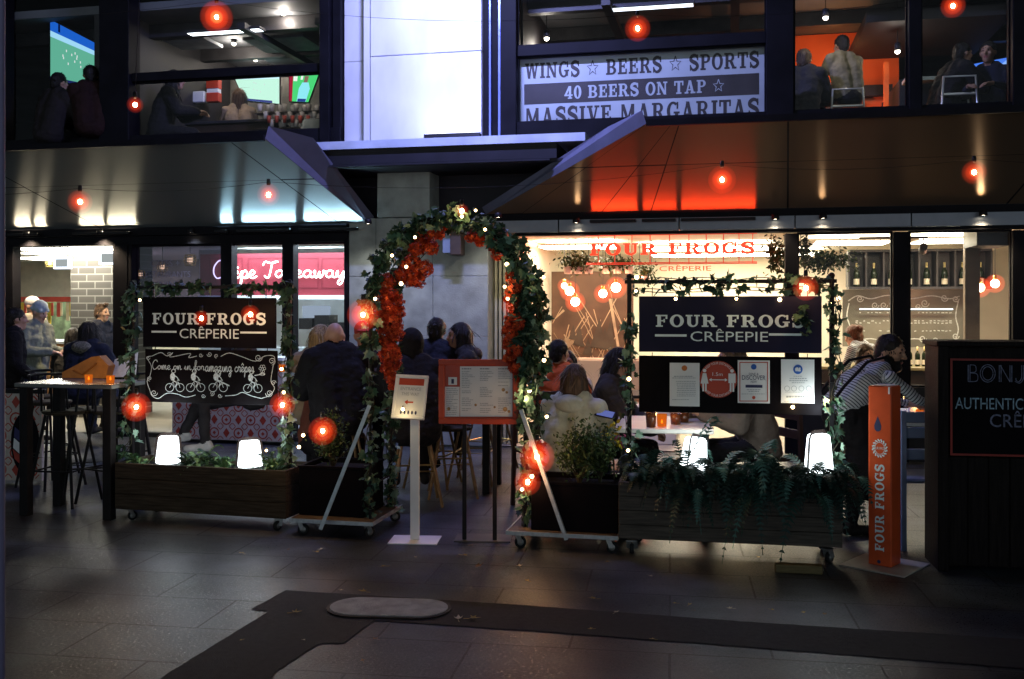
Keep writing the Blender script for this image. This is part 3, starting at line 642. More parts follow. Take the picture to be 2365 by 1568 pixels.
for bx_, by_, n in ((404, 895, 0), (452, 895, 1), (504, 895, 2), (584, 897, 3)):
    for dx in (-12, 12): chalk(circ(bx_ + dx, by_, 9.5, 16), .004, False)
    chalk([(bx_ - 12, by_), (bx_ - 4, by_ - 14), (bx_ + 8, by_ - 13), (bx_ + 12, by_)], .004, False); chalk([(bx_ - 4, by_ - 14), (bx_, by_), (bx_ + 8, by_ - 13)], .004, False)
    chalk([(bx_ + 5, by_ - 17), (bx_ + 11, by_ - 17)], .004, False)
    S.extend([[cv(bx_ - 5 + 6 * math.cos(a * .7) - 0, by_ - 25 + 9 * math.sin(a * .7)) for a in range(9)]])
    chalk(circ(bx_ - 3, by_ - 38, 4.5, 10), .006, False); chalk([(bx_ - 3, by_ - 29), (bx_ + 5, by_ - 24), (bx_ + 9, by_ - 17)], .006); chalk([(bx_ - 4, by_ - 17), (bx_ + 4, by_ - 11), (bx_ + 1, by_ - 2)], .006)
    if n == 1: chalk([(bx_ - 4, by_ - 42), (bx_ - 4, by_ - 48), (bx_ + 4, by_ - 48), (bx_ + 4, by_ - 42)], .004, False)
    if n == 3: chalk([(bx_ + 4, by_ - 30), (bx_ + 16, by_ - 32)], .006, False); chalk(circ(bx_ + 22, by_ - 33, 6, 10, 2), .006, False)
    if n == 2: chalk([(bx_ - 2, by_ - 18), (bx_ + 18, by_ - 8), (bx_ + 26, by_ - 4)], .008)
letters(t, S, m_chalk, 'chalk_drawing')
S = fitpx(cv, script('Come on in for', .075), 352, 474, 832, 862) + fitpx(cv, script('amazing crêpes', .09), 474, 588, 838, 870)
letters(t, S, m_chalk, 'chalk_writing')
# ---- notice board with its papers
t, cv, h, H = board(RF, 1475, 1897, 823, 955, .17, 'wide black board carrying paper notices above the fern planter', 'notice board', m_slate, 'notice_board'); hooks(t, h, H, 2, .02)
m_blue = mat('blue_print', (.03, .12, .45), .6, var=.1); m_red = mat('red_print', (.5, .07, .035), .6, var=.1); m_grey = mat('grey_print', (.33, .36, .38), .7, var=.1); m_ink = mat('dark_print', (.03, .035, .09), .7, var=.1)
def paper(x0, x1, y0, y1, label, name='paper_notice', w=.166):
    return board(RF, x0, x1, y0, y1, w, label, 'notice', m_paper, name, th=.0015)
def lines(t, cv, rows, m, y=-.001, name='print'):
    b = MB()
    for x0, x1, y0, th in rows:
        x = x0
        while x < x1:
            l = rnd.uniform(2, 6); decal(b, [[cv(x, y0), cv(min(x + l, x1), y0), cv(min(x + l, x1), y0 + th), cv(x, y0 + th)]], y); x += l + 1.2
    return b.build(name, m, t)
t, cv, h, H = paper(1546, 1615, 838, 938, 'plain printed letter with an orange emblem beside the round red sign')
letters(t, [[cv(x, y) for x, y in circ(1580, 850, 6.5, 14)[:-1]]], mat('orange_print', (.6, .2, .05), .6), 'emblem', -.001)
lines(t, cv, [(1556, 1600, 868, 2), (1552, 1606, 872, 1.5)] + [(1560 + rnd.uniform(0, 4), 1606, 880 + i * 4.2, 1.4) for i in range(9)] + [(1552, 1590, 922, 1.4)], m_grey)
t, cv, h, H = paper(1703, 1777, 832, 931, 'poster with a thin red border and a large DISCOVER heading')
bd = []
for q in ((1707, 1773, 836, 838), (1707, 1773, 925, 927), (1707, 1709, 836, 927), (1771, 1773, 836, 927)): bd.append([cv(q[0], q[2]), cv(q[1], q[2]), cv(q[1], q[3]), cv(q[0], q[3])])
letters(t, bd, m_red, 'border', -.001); letters(t, [[cv(x, y) for x, y in circ(1740, 847, 6.5, 14)[:-1]]], m_blue, 'emblem', -.001)
letters(t, [[cv(x, y) for x, y in circ(1740, 918, 4, 14)[:-1]]], m_red, 'emblem', -.001)
for tx, q in (('DINE &', (1729, 1751, 861, 866)), ('DISCOVER', (1713, 1767, 867, 877)), ('NSW', (1733, 1747, 879, 884))): letters(t, fitpx(cv, font_polys(tx), *q), m_ink, 'heading', -.001)
letters(t, fitpx(cv, rect(0, 0, 1, 1), 1721, 1760, 889, 895), m_ink, 'banner', -.001); lines(t, cv, [(1724, 1756, 899, 1.5), (1728, 1752, 903, 1.5), (1712, 1765, 909, 1.2)], m_grey)
t, cv, h, H = paper(1803, 1880, 830, 931, 'white notice with a large blue round emblem nearest the frame post')
letters(t, [[cv(x, y) for x, y in circ(1842, 853, 11, 18)[:-1]]], m_blue, 'emblem', -.001)
letters(t, fitpx(cv, script('me', .2), 1835, 1849, 848, 858), m_paper, 'emblem_mark', -.002)
lines(t, cv, [(1832, 1852, 868, 1.5), (1823, 1862, 873, 2), (1822, 1864, 878, 2), (1828, 1858, 883, 1.5), (1812, 1872, 893 + 12, 1), (1815, 1868, 914, 4), (1810, 1840, 926, 1)], m_grey)
letters(t, sum([ribbon([cv(x, y) for x, y in circ(cx, 897, 6, 12)], .003) for cx in (1817, 1833, 1850, 1867)], []), m_grey, 'icon', -.001)
# round distance sign
u, z = RF.px(1658, 876, .166); o = RF.w(u, .166, z); t = thing('distance_sign', 'round red sign with two white figures and the text 1.5m', 'sign', o, RF.a)
r_ = 42.5 / FPX * RF.dep(1658, .166)
b = MB(); pl = [(x, z) for x, z in circ(0, 0, r_, 40)[:-1]]; b.prism(pl, 0, .0015); b.build('disc', mat('red_sign', (.42, .06, .03), .45, var=.08), t)
k = r_ / 42.5
cvd = lambda x, y: ((x - 1658) * k, -(y - 876) * k)
def person_icon(cx, skirt):
    o = [[cvd(x, y) for x, y in circ(cx, 848 + 8, 4.2, 12)[:-1]]]
    if skirt: o += [[cvd(*p) for p in ((cx - 4, 862), (cx + 4, 862), (cx + 9, 886), (cx - 9, 886))]]
    else: o += [[cvd(*p) for p in ((cx - 8, 862), (cx + 8, 862), (cx + 8, 884), (cx - 8, 884))]]
    o += [[cvd(*p) for p in ((cx - 5 + s, 884), (cx - 1 + s, 884), (cx - 1 + s, 904), (cx - 5 + s, 904))] for s in (0, 6)]; return o
letters(t, person_icon(1627, True) + person_icon(1689, False), m_paper, 'figures', -.001)
letters(t, fit(font_polys('1.5m'), cvd(1645, 0)[0], cvd(1668, 0)[0], cvd(0, 868)[1], cvd(0, 860)[1]), m_paper, 'lettering', -.001)
ar = [[cvd(*p) for p in q] for q in (((1642, 876), (1674, 876), (1674, 878), (1642, 878)), ((1637, 877), (1643, 873), (1643, 881)), ((1679, 877), (1673, 881), (1673, 873)))]
letters(t, ar, m_paper, 'arrow', -.001)
def arctext(s, rad, a0, a1, h, flip):
    ps = fit(font_polys(s), 0, 1, 0, h); out = []
    for p in ps:
        q = []
        for x, y in p:
            a = R(a0 + (a1 - a0) * x); rr = rad + (y if not flip else h - y) ; q.append((rr * math.cos(a), rr * math.sin(a)))
        out.append(q)
    return out
letters(t, arctext('KEEP YOUR DISTANCE', r_ * .82, 138, 42, r_ * .13, False) + arctext('KEEP YOUR DISTANCE', r_ * .82, 222, 318, r_ * .13, True), m_paper, 'lettering', -.001)

# ---- arch
t = ARCH = fthing('garden_arch', 'tall round topped black garden arch over the entrance path, wound with ivy', 'garden arch', AF)
AR = AF.u(1212) / 2; AS = 1.58; ADp = .42
def arch_path(w, n=22, z0=.1):
    pts = [(0, w, z0 + (AS - z0) * i / 6) for i in range(6)]
    pts += [(AR - AR * math.cos(math.pi * i / n), w, AS + AR * 1.12 * math.sin(math.pi * i / n)) for i in range(n + 1)]
    return pts + [(2 * AR, w, AS - (AS - z0) * i / 6) for i in range(1, 7)]
b = MB()
for w in (0, ADp): b.tube(arch_path(w), .012, 8)
b.build('hoop', m_black, t)
b = MB(); p0, p1 = arch_path(0), arch_path(ADp)
for i in range(1, len(p0) - 1, 2): b.tube([p0[i], p1[i]], .006, 6)
b.build('rungs', m_black, t)
m_alu = mat('aluminium_strut', (.52, .58, .6), .42, metal=.55, var=.15, scale=20)
def strut(a, c):
    b = MB(); b.bar(a, c, .024, .024); b.build('strut', m_alu, t)
def loc(fr, x, y, D):
    p = P(x, y, D); dx, dy = p.x - fr.X, p.y - fr.Y; return Vector((dx * fr.d[0] + dy * fr.d[1], dx * fr.n[0] + dy * fr.n[1], p.z))
strut(loc(AF, 853, 936, 6.72), loc(AF, 740, 1222, 6.72)); strut(loc(AF, 1203, 946, 6.5), loc(AF, 1308, 1246, 6.42))

# ---- dollies and black planter boxes
m_deck = mat('dolly_deck', (.10, .08, .055), .6, var=.4, scale=12, stretch=(1, 8, 1))
m_bkpl = mat('black_planter', (.004, .003, .004), .6, spec=.06, var=.3, scale=10)
def dolly(fr, u0, u1, w0, w1, label):
    t = thing('wheeled_platform', label, 'trolley', fr.w(u0, w0, 0), fr.a); L, Dp = u1 - u0, w1 - w0
    MB().bbox(0, L, .006, Dp - .006, .1, .118, .003).build('deck', m_deck, t)
    MB().box(-.004, L + .004, -.004, .004, .094, .12).box(-.004, .004, .005, Dp, .094, .12).box(L - .004, L + .004, .005, Dp, .094, .12).build('edging', m_steel, t)
    for x in (.06, L - .06):
        for y in (.05, Dp - .05): caster(t, x, y, 0, rnd.uniform(-1, 1), .038)
    return t
def pbox(fr, u0, u1, w0, w1, z0, z1, label):
    t = thing('planter_box', label, 'planter', fr.w(u0, w0, z0), fr.a); L, Dp, h = u1 - u0, w1 - w0, z1 - z0
    MB().bbox(0, L, 0, .015, 0, h, .003).bbox(0, L, Dp - .015, Dp, 0, h, .003).bbox(0, .015, .016, Dp - .016, 0, h, .003).bbox(L - .015, L, .016, Dp - .016, 0, h, .003).box(.01, L - .01, .01, Dp - .01, .01, .03).build('box', m_bkpl, t)
    b = MB()
    for q in ((-.006, L + .006, -.006, .02), (-.006, L + .006, Dp - .02, Dp + .006), (-.006, .02, .021, Dp - .021), (L - .02, L + .006, .021, Dp - .021)): b.box(*q, h + .001, h + .016)
    b.build('rim', m_bkpl, t); MB().box(.016, L - .016, .016, Dp - .016, h - .04, h - .02).build('soil', m_soil, t)
    return t
dolly(AF, AF.u(668, -.12), .06, -.12, .5, 'low wheeled platform under the black planter left of the arch')
dolly(AF, 2 * AR - .09, AF.u(1425, -.16), -.16, .46, 'low wheeled platform under the black planter right of the arch')
pbox(AF, AF.u(690, .0), -.05, .0, .4, .12, .45, 'black square planter box left of the arch holding a small shrub')
pbox(AF, AF.u(1226, -.1), AF.u(1426, -.1), -.1, .3, .12, .42, 'black planter box right of the arch holding a bushy shrub')

# ---- entrance sign
EF = Fr(P(958, 1248, 6.71).x, 6.71, -4)
t = fthing('entrance_sign', 'slim white stand with an ENTRANCE THIS WAY sheet and red arrow', 'sign stand', EF)
MB().bbox(-.165, .165, -.12, .12, 0, .008, .002).build('base_plate', m_white, t)
MB().bbox(-.03, .03, -.014, .014, .009, .84, .003).build('pole', m_white, t)
Mt = Matrix.Translation((-.03, -.02, .97)) @ Matrix.Rotation(R(2.5), 4, 'Y') @ Matrix.Rotation(R(-24), 4, 'X')
def tf(x, y, z): return Mt @ Vector((x, y, z))
b = MB(); hw, hh = .112, .155
for q in ((-hw, hw, hh - .02, hh), (-hw, hw, -hh, -hh + .02), (-hw, -hw + .02, -hh + .02, hh - .02), (hw - .02, hw, -hh + .02, hh - .02)): b.bbox(q[0], q[1], -.008, .012, q[2], q[3], .003, 0, Mt)
b.build('frame', m_white, t)
MB().box(-hw + .02, hw - .02, .0, .004, -hh + .02, hh - .02, 0, Mt).build('sheet', m_paper, t)
def tl(polys, m, name):
    b = MB(); decal(b, polys, -.001, fn=tf); b.build(name, m, t)
tl(rect(-.085, .082, .085, .13), m_red, 'header_band'); tl(fit(font_polys('ENTRANCE'), -.07, .07, .045, .068), m_grey, 'lettering'); tl(fit(font_polys('THIS WAY'), -.06, .06, .008, .031), m_grey, 'lettering')
tl(rect(-.012, -.044, .026, -.032) + [[(-.034, -.038), (-.012, -.056), (-.012, -.02)]], m_red, 'arrow')
tl(sum([[[(x + q[0] * .007, -.11 + q[1] * .014) for q in circ(0, 0, 1, 8)[:-1]]] for x in (-.05, -.025, 0, .025, .05)], []), m_ink, 'icons')
# ---- menu stand
MF = Fr(P(1107, 1250, 6.68).x, 6.68, -3)
t = fthing('menu_stand', 'wide red framed menu board on two black legs in the arch opening', 'menu board', MF)
MB().bbox(-.17, .21, -.03, .19, 0, .01, .002).build('base_plate', mat('steel_base', (.12, .11, .10), .4, metal=.5, var=.3), t)
for x in (1072, 1142): u = MF.u(x); MB().bbox(u - .014, u + .014, .0, .02, .011, .86, .002).build('leg', m_black, t)
u0, u1 = MF.u(1013, -.03), MF.u(1197, -.03); zt, zb = MF.px(1105, 830, -.03)[1], MF.px(1105, 979, -.03)[1]; f_ = .038
m_rf = mat('red_menu_frame', (.42, .06, .025), .4, var=.15, scale=8)
b = MB()
for q in ((u0, u1, zt - f_, zt), (u0, u1, zb, zb + f_), (u0, u0 + f_, zb + f_, zt - f_), (u1 - f_, u1, zb + f_, zt - f_)): b.bbox(q[0], q[1], -.04, .0, q[2], q[3], .004)
b.build('frame', m_rf, t); MB().box(u0 + .01, u1 - .01, -.018, -.004, zb + .01, zt - .01).build('backing', m_rf, t)
cm = lambda x, y: (MF.u(x, -.02), MF.px(x, y, -.02)[1])
def ml(polys, m, name, y=-.0195): b = MB(); decal(b, polys, y, stag=.0001); b.build(name, m, t)
R4 = lambda x0, x1, y0, y1: [[cm(x0, y1), cm(x1, y1), cm(x1, y0), cm(x0, y0)]]
ml(R4(1062, 1183, 846, 962) + R4(1027, 1061, 893, 962), m_paper, 'menu_sheet'); ml(R4(1035, 1055, 871, 889), m_paper, 'photo_card', -.0198)
b = MB()
def ln(x0, x1, y, th, gap=1.0):
    x = x0
    while x < x1:
        l = rnd.uniform(3, 9); e = min(x + l, x1); decal(b, R4(x, e, y, y + th), -.0206, stag=0); x = e + gap
for col in (1066, 1108, 1150):
    ln(col, col + 22, 850, 3)
    for i in range(24):
        if rnd.random() < .8 and not (col == 1150 and 8 < i < 15): ln(col, col + rnd.uniform(14, 32), 857 + i * 4.1, 1.3)
for i in range(15): ln(1030, 1030 + rnd.uniform(12, 28), 897 + i * 4.2, 1.3)
b.build('print', m_grey, t)
ml(sum([[[(cm(x, y)[0] + r * math.cos(a * .8), cm(x, y)[1] + r * math.sin(a * .8)) for a in range(8)]] for x, y, r in ((1162, 900, .012), (1170, 906, .009), (1166, 945, .016), (1175, 950, .01), (1036, 944, .012), (1098, 935, .009), (1142, 940, .008))], []), mat('food_print', (.45, .28, .12), .7, var=.5, scale=60), 'food_drawings', -.0206)
ml(R4(1042, 1048, 875, 886), m_ink, 'photo_print', -.0206)
MB().quad((u0 + f_, -.0245, zb + f_), (u1 - f_, -.0245, zb + f_), (u1 - f_, -.0245, zt - f_), (u0 + f_, -.0245, zt - f_)).build('cover_pane', glassmat('perspex', .03), t)
# ---- sanitiser bollard
p = GP(2042, 1305); t = thing('sanitiser_post', 'square orange red post with white FOUR FROGS lettering on a steel base', 'post', (p.x, p.y, 0), R(-43)); s = .0715
MB().bbox(-.2, .2, -.2, .2, 0, .008, .002, M=Matrix.Rotation(R(0), 4, 'Z')).build('base_plate', mat('brushed_base', (.5, .5, .46), .45, metal=.4, var=.2), t)
Ht = 1.6 - 190 / FPX * p.y
MB().bbox(-s, s, -s, s, .009, Ht, .006).build('column', m_orange, t); MB().bbox(-s + .02, s - .02, -s + .02, s - .02, Ht, Ht + .006, .002).build('cap', m_white, t)
MB().box(s - .02, s - .01, -s - .0012, -s - .0004, Ht - .045, Ht - .004).build('nozzle_slot', m_white, t)
sl = [[(-y, x) for x, y in q] for q in slab_text('FOUR FROGS', .1)[0]]
zf = lambda y: 1.6 - (y - HY) / FPX * (p.y - .05)
letters(t, fit(sl, -.032, .03, zf(1272), zf(1072)), m_letter, 'lettering', -s - .001)
dp = [(0, .05), (.012, .026), (.022, .005), (.02, -.014), (.008, -.024), (-.008, -.024), (-.02, -.014), (-.022, .005), (-.012, .026)]
letters(t, [[(x - .012, z * 1.25 + zf(985)) for x, z in dp]], m_ink, 'drop_mark', -s - .001)
em = []
zc = zf(1035)
for i in range(16):
    a = math.pi * 2 * i / 16; em += ribbon([(.034 * math.cos(a), zc + .042 * math.sin(a)), (.048 * math.cos(a + .25), zc + .056 * math.sin(a + .25))], .008)
em += ribbon([(x * .03, zc + z * .036) for x, z in circ(0, 0, 1, 20)], .003)
em += fit(font_polys('FOUR FROGS'), -.045, .045, zc - .008, zc + .008)
letters(t, em, m_letter, 'emblem', -s - .001)
letters(t, [[(x, zf(1297) + z) for x, z in circ(-.005, 0, .011, 12)[:-1]]], m_ink, 'lock', -s - .001)
# ---- large board cabinet at right
BF = Fr(P(2188, 1300, 5.95).x, 5.95, -9)
t = fthing('bonjour_cabinet', 'tall dark timber cabinet with a red edged black BONJOUR board at the right edge', 'cabinet', BF)
zt = BF.px(2300, 800)[1]
b = MB()
m_cab = mat('cabinet_timber', (.012, .009, .008), .6, var=.5, spec=.08, scale=5, stretch=(14, 6, 1), bump=.3)
b.bbox(-.06, .0, -.02, .3, 0, zt, .004); b.bbox(-.07, 1.4, -.03, .32, zt + .001, zt + .03, .004); b.box(0, 1.4, .05, .28, .02, zt - .01)
x = .002
while x < 1.3: b.bbox(x, x + .115, .02, .049, .03, BF.px(2300, 1058)[1], .004); x += .118
b.build('planks', m_cab, t)
b = MB(); zb0, zt0 = BF.px(2270, 1052)[1], BF.px(2270, 828)[1]
MB().bbox(.01, 1.35, -.012, .019, zb0, zt0, .002).build('blackboard', m_slate, t)
for q in ((.01, 1.35, zt0 - .012, zt0), (.01, 1.35, zb0, zb0 + .012), (.01, .022, zb0 + .012, zt0 - .012)): b.box(q[0], q[1], -.017, -.0125, q[2], q[3])
b.build('red_edging', mat('red_edge', (.28, .03, .02), .5, var=.2), t)
cb = lambda x, y: (BF.u(x, -.013), BF.px(x, y, -.013)[1])
m_chalk2 = mat('faded_chalk', (.16, .17, .24), .9, var=.5, scale=50); m_chalk3 = mat('blue_chalk', (.3, .42, .5), .9, var=.5, scale=50)
def bl(polys, q, m, y=-.0135, outline=None):
    a = cb(q[0], q[3]); c = cb(q[1], q[2]); ps = fit(polys, a[0], c[0], a[1], c[1])
    if outline: ps = sum([ribbon(pp + [pp[0]], outline) for pp in ps], [])
    bb = MB(); decal(bb, ps, y); bb.build('chalk_lettering', m, t)
BJ = ribbon([(0, 0), (0, 1)], .05) + ribbon([(.1, 0), (.1, 1)], .04) + ribbon(smooth([(.1, 1), (.4, .95), (.42, .6), (.12, .53), (.5, .45), (.5, .06), (.1, 0), (0, 0)], 5), .045)
for r1 in (.42, .3): BJ += ribbon([(1.1 + x * r1 / .42 * .42, .5 + z) for x, z in circ(0, 0, 1, 24)] and [(1.1 + r1 * math.cos(a * .26), .5 + (r1 + .1) * math.sin(a * .26)) for a in range(25)], .045)
for x in (1.75, 1.85): BJ += ribbon([(x, 0), (x, 1)], .045)
BJ += ribbon([(1.8, 1), (2.35, 0)], .045)
for x in (2.35, 2.45): BJ += ribbon([(x, 0), (x, 1)], .045)
BJ += ribbon(smooth([(3.0, 1), (3.0, .3), (2.85, .03), (2.7, .1), (2.68, .25)], 5), .045) + ribbon(smooth([(3.1, 1), (3.1, .25), (2.9, -.05), (2.62, .05)], 5), .045)
for k0 in (3.65, 5.4):
    pass
BJ += ribbon([(3.65 + .42 * math.cos(a * .26), .5 + .52 * math.sin(a * .26)) for a in range(25)], .045) + ribbon(smooth([(4.4, 1), (4.4, .25), (4.7, -.02), (5.0, .25), (5.0, 1)], 5), .045) + ribbon([(5.4, 0), (5.4, 1)], .05) + ribbon(smooth([(5.4, 1), (5.8, .95), (5.82, .6), (5.45, .5), (5.9, 0)], 5), .045)
bl(BJ, (2234, 2480, 843, 884), m_chalk2)
bl(slab_text('AUTHENTIC'.replace('H', 'N').replace('C', 'C'), .1)[0] if False else font_polys('AUTHENTIC'), (2205, 2362, 920, 944), m_chalk3)
bl(font_polys('CRÊPES'), (2285, 2420, 950, 986), m_chalk2)

# ---- tables
m_ttop = mat('white_table_top', (.62, .58, .5), .4, var=.1, scale=6); m_tmet = mat('table_metal', (.012, .011, .011), .5, var=.3, spec=.1)
def table(label, cx, cy, a, L, Dp, h, m, legs='4', group=None, th=.03, lw=.03):
    t = thing('cafe_table', label, 'table', (cx, cy, 0), R(a), group)
    MB().bbox(-L / 2, L / 2, -Dp / 2, Dp / 2, h - th, h, .005).build('table_top', m, t)
    if legs == '4':
        for x in (-1, 1):
            for y in (-1, 1): MB().bbox(x * (L / 2 - .06) - lw, x * (L / 2 - .06) + lw, y * (Dp / 2 - .06) - lw, y * (Dp / 2 - .06) + lw, 0, h - th, .004).build('leg', m_tmet, t)
    else:
        MB().tube([(0, 0, .02), (0, 0, h - th)], .03, 10).build('leg', m_tmet, t); MB().lathe([(1e-3, .02), (.2, .018), (.22, .004), (.22, 0)], (0, 0, 0), 20).build('foot', m_tmet, t)
    return t
T1 = table('white topped table behind the notice board set with amber tealights', .80 + .28, 7.1, -8, .66, .8, .75, m_ttop)
T2 = table('white table laid with glasses and napkin behind the orange post', 3.25, 7.55, -8, 1.2, 1.0, .75, m_white)
T3 = table('tall dark bar table with a grey top left of the chalkboard planter', P(190, 890, 7.6).x, 7.62, -12, .82, .5, 1.0, mat('grey_table_top', (.14, .15, .14), .25, var=.2, scale=5), lw=.035)
T4 = table('long dark bar table in front of the stone wall between seated guests', P(930, 900, 8.6).x, 8.75, -12, 1.7, .55, 1.02, m_wood)
T5 = table('low dark table in the restaurant beside the man in the orange sweater', 1.05, 9.6, -12, .7, .6, .74, m_wood, legs='1')
# ---- stools
m_rat = mat('rattan_leg', (.22, .13, .055), .5, var=.3, scale=20); m_brass = mat('brass_rail', (.6, .42, .16), .3, metal=.9, var=.2)
def stool(label, x, y, a, h=.75, ml=None, group=None, back=True, mseat=None):
    t = thing('bar_stool', label, 'bar stool', (x, y, 0), R(a), group); ml = ml or m_tmet
    MB().lathe([(1e-3, h - .035), (.15, h - .035), (.17, h - .02), (.17, h - .005), (.15, h), (1e-3, h)], (0, 0, 0), 20).build('seat', mseat or m_wood, t)
    for sx in (-1, 1):
        for sy in (-1, 1): MB().tube([(sx * .1, sy * .1, h - .03), (sx * .2, sy * .2, 0)], .012, 8).build('leg', ml, t)
    z = .28; k = .1 + .1 * (1 - z / h)
    MB().tube([(k, k, z), (-k, k, z), (-k, -k, z), (k, -k, z), (k, k, z)], .008, 6).build('foot_rail', m_brass if ml is m_rat else ml, t)
    if back:
        b = MB(); pts = [(.17 * math.cos(R(200 + 140 * i / 10)) * 1.05, -.17 * math.sin(R(200 + 140 * i / 10)) * 1.05, h + .22) for i in range(11)]
        b.tube(pts, .012, 6); b.tube([(-.15, .08, h - .01), pts[0]], .009, 6); b.tube([(.15, .08, h - .01), pts[-1]], .009, 6); b.tube([(0, .165, h - .01), pts[5]], .009, 6); b.build('backrest', ml, t)
    return t
for i, (x, y, D, a, lb) in enumerate(((150, 0, 7.95, 170, 'black metal bar stool nearest the tiled banner under the tall table'), (205, 0, 8.1, 200, 'black metal bar stool in the middle under the tall table'), (262, 0, 8.0, 150, 'black metal bar stool at the planter end of the tall table'), (118, 0, 8.7, 60, 'black metal bar stool between the banner and the tall table'), (108, 0, 9.2, 80, 'black metal bar stool far back beside the tiled banner'), (300, 0, 9.0, 200, 'black metal bar stool half hidden behind the chalkboard planter'))):
    stool(lb, P(x, 700, D).x, D, a, group='black bar stools at the tall table')
# ================================================================ PLANTS
def leafmat(name, col, var=.35, rough=.45, tr=.0):
    m = mat(name, col, rough, var=var, scale=9); return m
m_ivy = [leafmat('ivy_dark', (.02, .05, .028)), leafmat('ivy_mid', (.055, .12, .07)), leafmat('ivy_pale', (.17, .27, .19))]
m_fern = [leafmat('fern_dark', (.008, .022, .016)), leafmat('fern_mid', (.02, .06, .045)), leafmat('fern_pale', (.07, .17, .14))]
m_grn = [leafmat('shrub_dark', (.022, .045, .014)), leafmat('shrub_mid', (.045, .085, .025)), leafmat('shrub_pale', (.10, .15, .05))]
m_stem = mat('plant_stem', (.03, .028, .015), .8, var=.3)
IVY = [(0, 0), (.28, -.12), (.5, .12), (.34, .34), (.42, .62), (.18, .58), (0, 1.0), (-.18, .58), (-.42, .62), (-.34, .34), (-.5, .12), (-.28, -.12)]
OVAL = [(0, 0), (.2, .2), (.24, .5), (.14, .8), (0, 1.0), (-.14, .8), (-.24, .5), (-.2, .2)]
def leaf(mb, p, size, rg, shape, mi, droop=None, fold=.22):
    """one folded leaf at p"""
    d = Vector((rg.gauss(0, 1), rg.gauss(0, 1), rg.gauss(0, .8)))
    if droop is not None: d = d * .7 + droop
    y = d.normalized(); a = Vector((rg.gauss(0, 1), rg.gauss(0, 1), rg.gauss(0, 1)))
    x = y.cross(a); x = x.normalized() if x.length > 1e-4 else Vector((1, 0, 0)); z = x.cross(y)
    vs = [p + (x * u + y * v + z * (fold * abs(u) - .12 * v * v)) * size for u, v in shape]
    h = len(shape) // 2
    mb.add(vs, [tuple(range(0, h + 1)), tuple([0] + list(range(h, len(shape))))], mi)
def pick(rg, w): return rg.choices(range(len(w)), w)[0]
def along(path, t):
    L = [0]
    for i in range(1, len(path)): L.append(L[-1] + (Vector(path[i]) - Vector(path[i - 1])).length)
    s = t * L[-1]
    for i in range(1, len(path)):
        if s <= L[i] or i == len(path) - 1:
            k = (s - L[i - 1]) / max(L[i] - L[i - 1], 1e-6); return Vector(path[i - 1]).lerp(Vector(path[i]), k)
def garland(name, label, fr, segs, seed, size=(.03, .082), cat='ivy garland', mats=None, weights=(5, 4, 1.5), group=None):
    """segs: (path, leaves, radius, weights or None); leaves wind round the path"""
    t = fthing(name, label, cat, fr, group); rg = random.Random(seed); mb = MB(); sb = MB()
    for sg in segs:
        path, n, rad = sg[:3]; ww = sg[3] if len(sg) > 3 else weights
        for i in range(n):
            q = along(path, rg.random()); o = Vector((rg.gauss(0, 1), rg.gauss(0, 1), rg.gauss(0, 1))).normalized() * rad * rg.random() ** .6
            leaf(mb, q + o, rg.uniform(*size), rg, IVY, pick(rg, ww), Vector((0, -.5, -.5)))
        for k in range(2):
            ph = rg.uniform(0, 6); tot = max(8, int(sum((Vector(path[i + 1]) - Vector(path[i])).length for i in range(len(path) - 1)) / .05))
            sb.tube([along(path, i / tot) + Vector((math.cos(i * .9 + ph), math.sin(i * .9 + ph), math.sin(i * .5 + ph))) * rad * .45 for i in range(tot + 1)], .003, 5)
    mb.build('leaves', mats or m_ivy, t); sb.build('stems', m_stem, t); return t
# arch ivy
p0, p1 = arch_path(0), arch_path(ADp); N = len(p0)
def sub(p, a, b): return p[int(a * (N - 1)):int(b * (N - 1)) + 1]
bright = (2, 4, 4)  # extra pale leaves low on the arch imitate fairy light on the ivy
segs = [(sub(p0, 0, .22), 150, .06), (sub(p1, 0, .22), 200, .07), (sub(p0, .2, .5), 260, .075), (sub(p1, .2, .5), 220, .07, (3, 4, 2.5)), (sub(p0, .48, .8), 300, .085), (sub(p1, .48, .8), 240, .08, (6, 3, .6)),
        (sub(p0, .78, .9), 230, .085, (6, 3, .6)), (sub(p1, .78, .9), 230, .085), (sub(p0, .84, .93), 130, .075, bright), (sub(p1, .84, .95), 120, .08, bright), (sub(p0, .92, 1), 70, .05), (sub(p1, .92, 1), 60, .05)]
for k in range(0, 8): segs.append(([p0[5 + k * 3], p1[5 + k * 3]], 36, .06))
garland('ivy_garland', 'thick ivy garland wound all over the garden arch', AF, segs, 3)
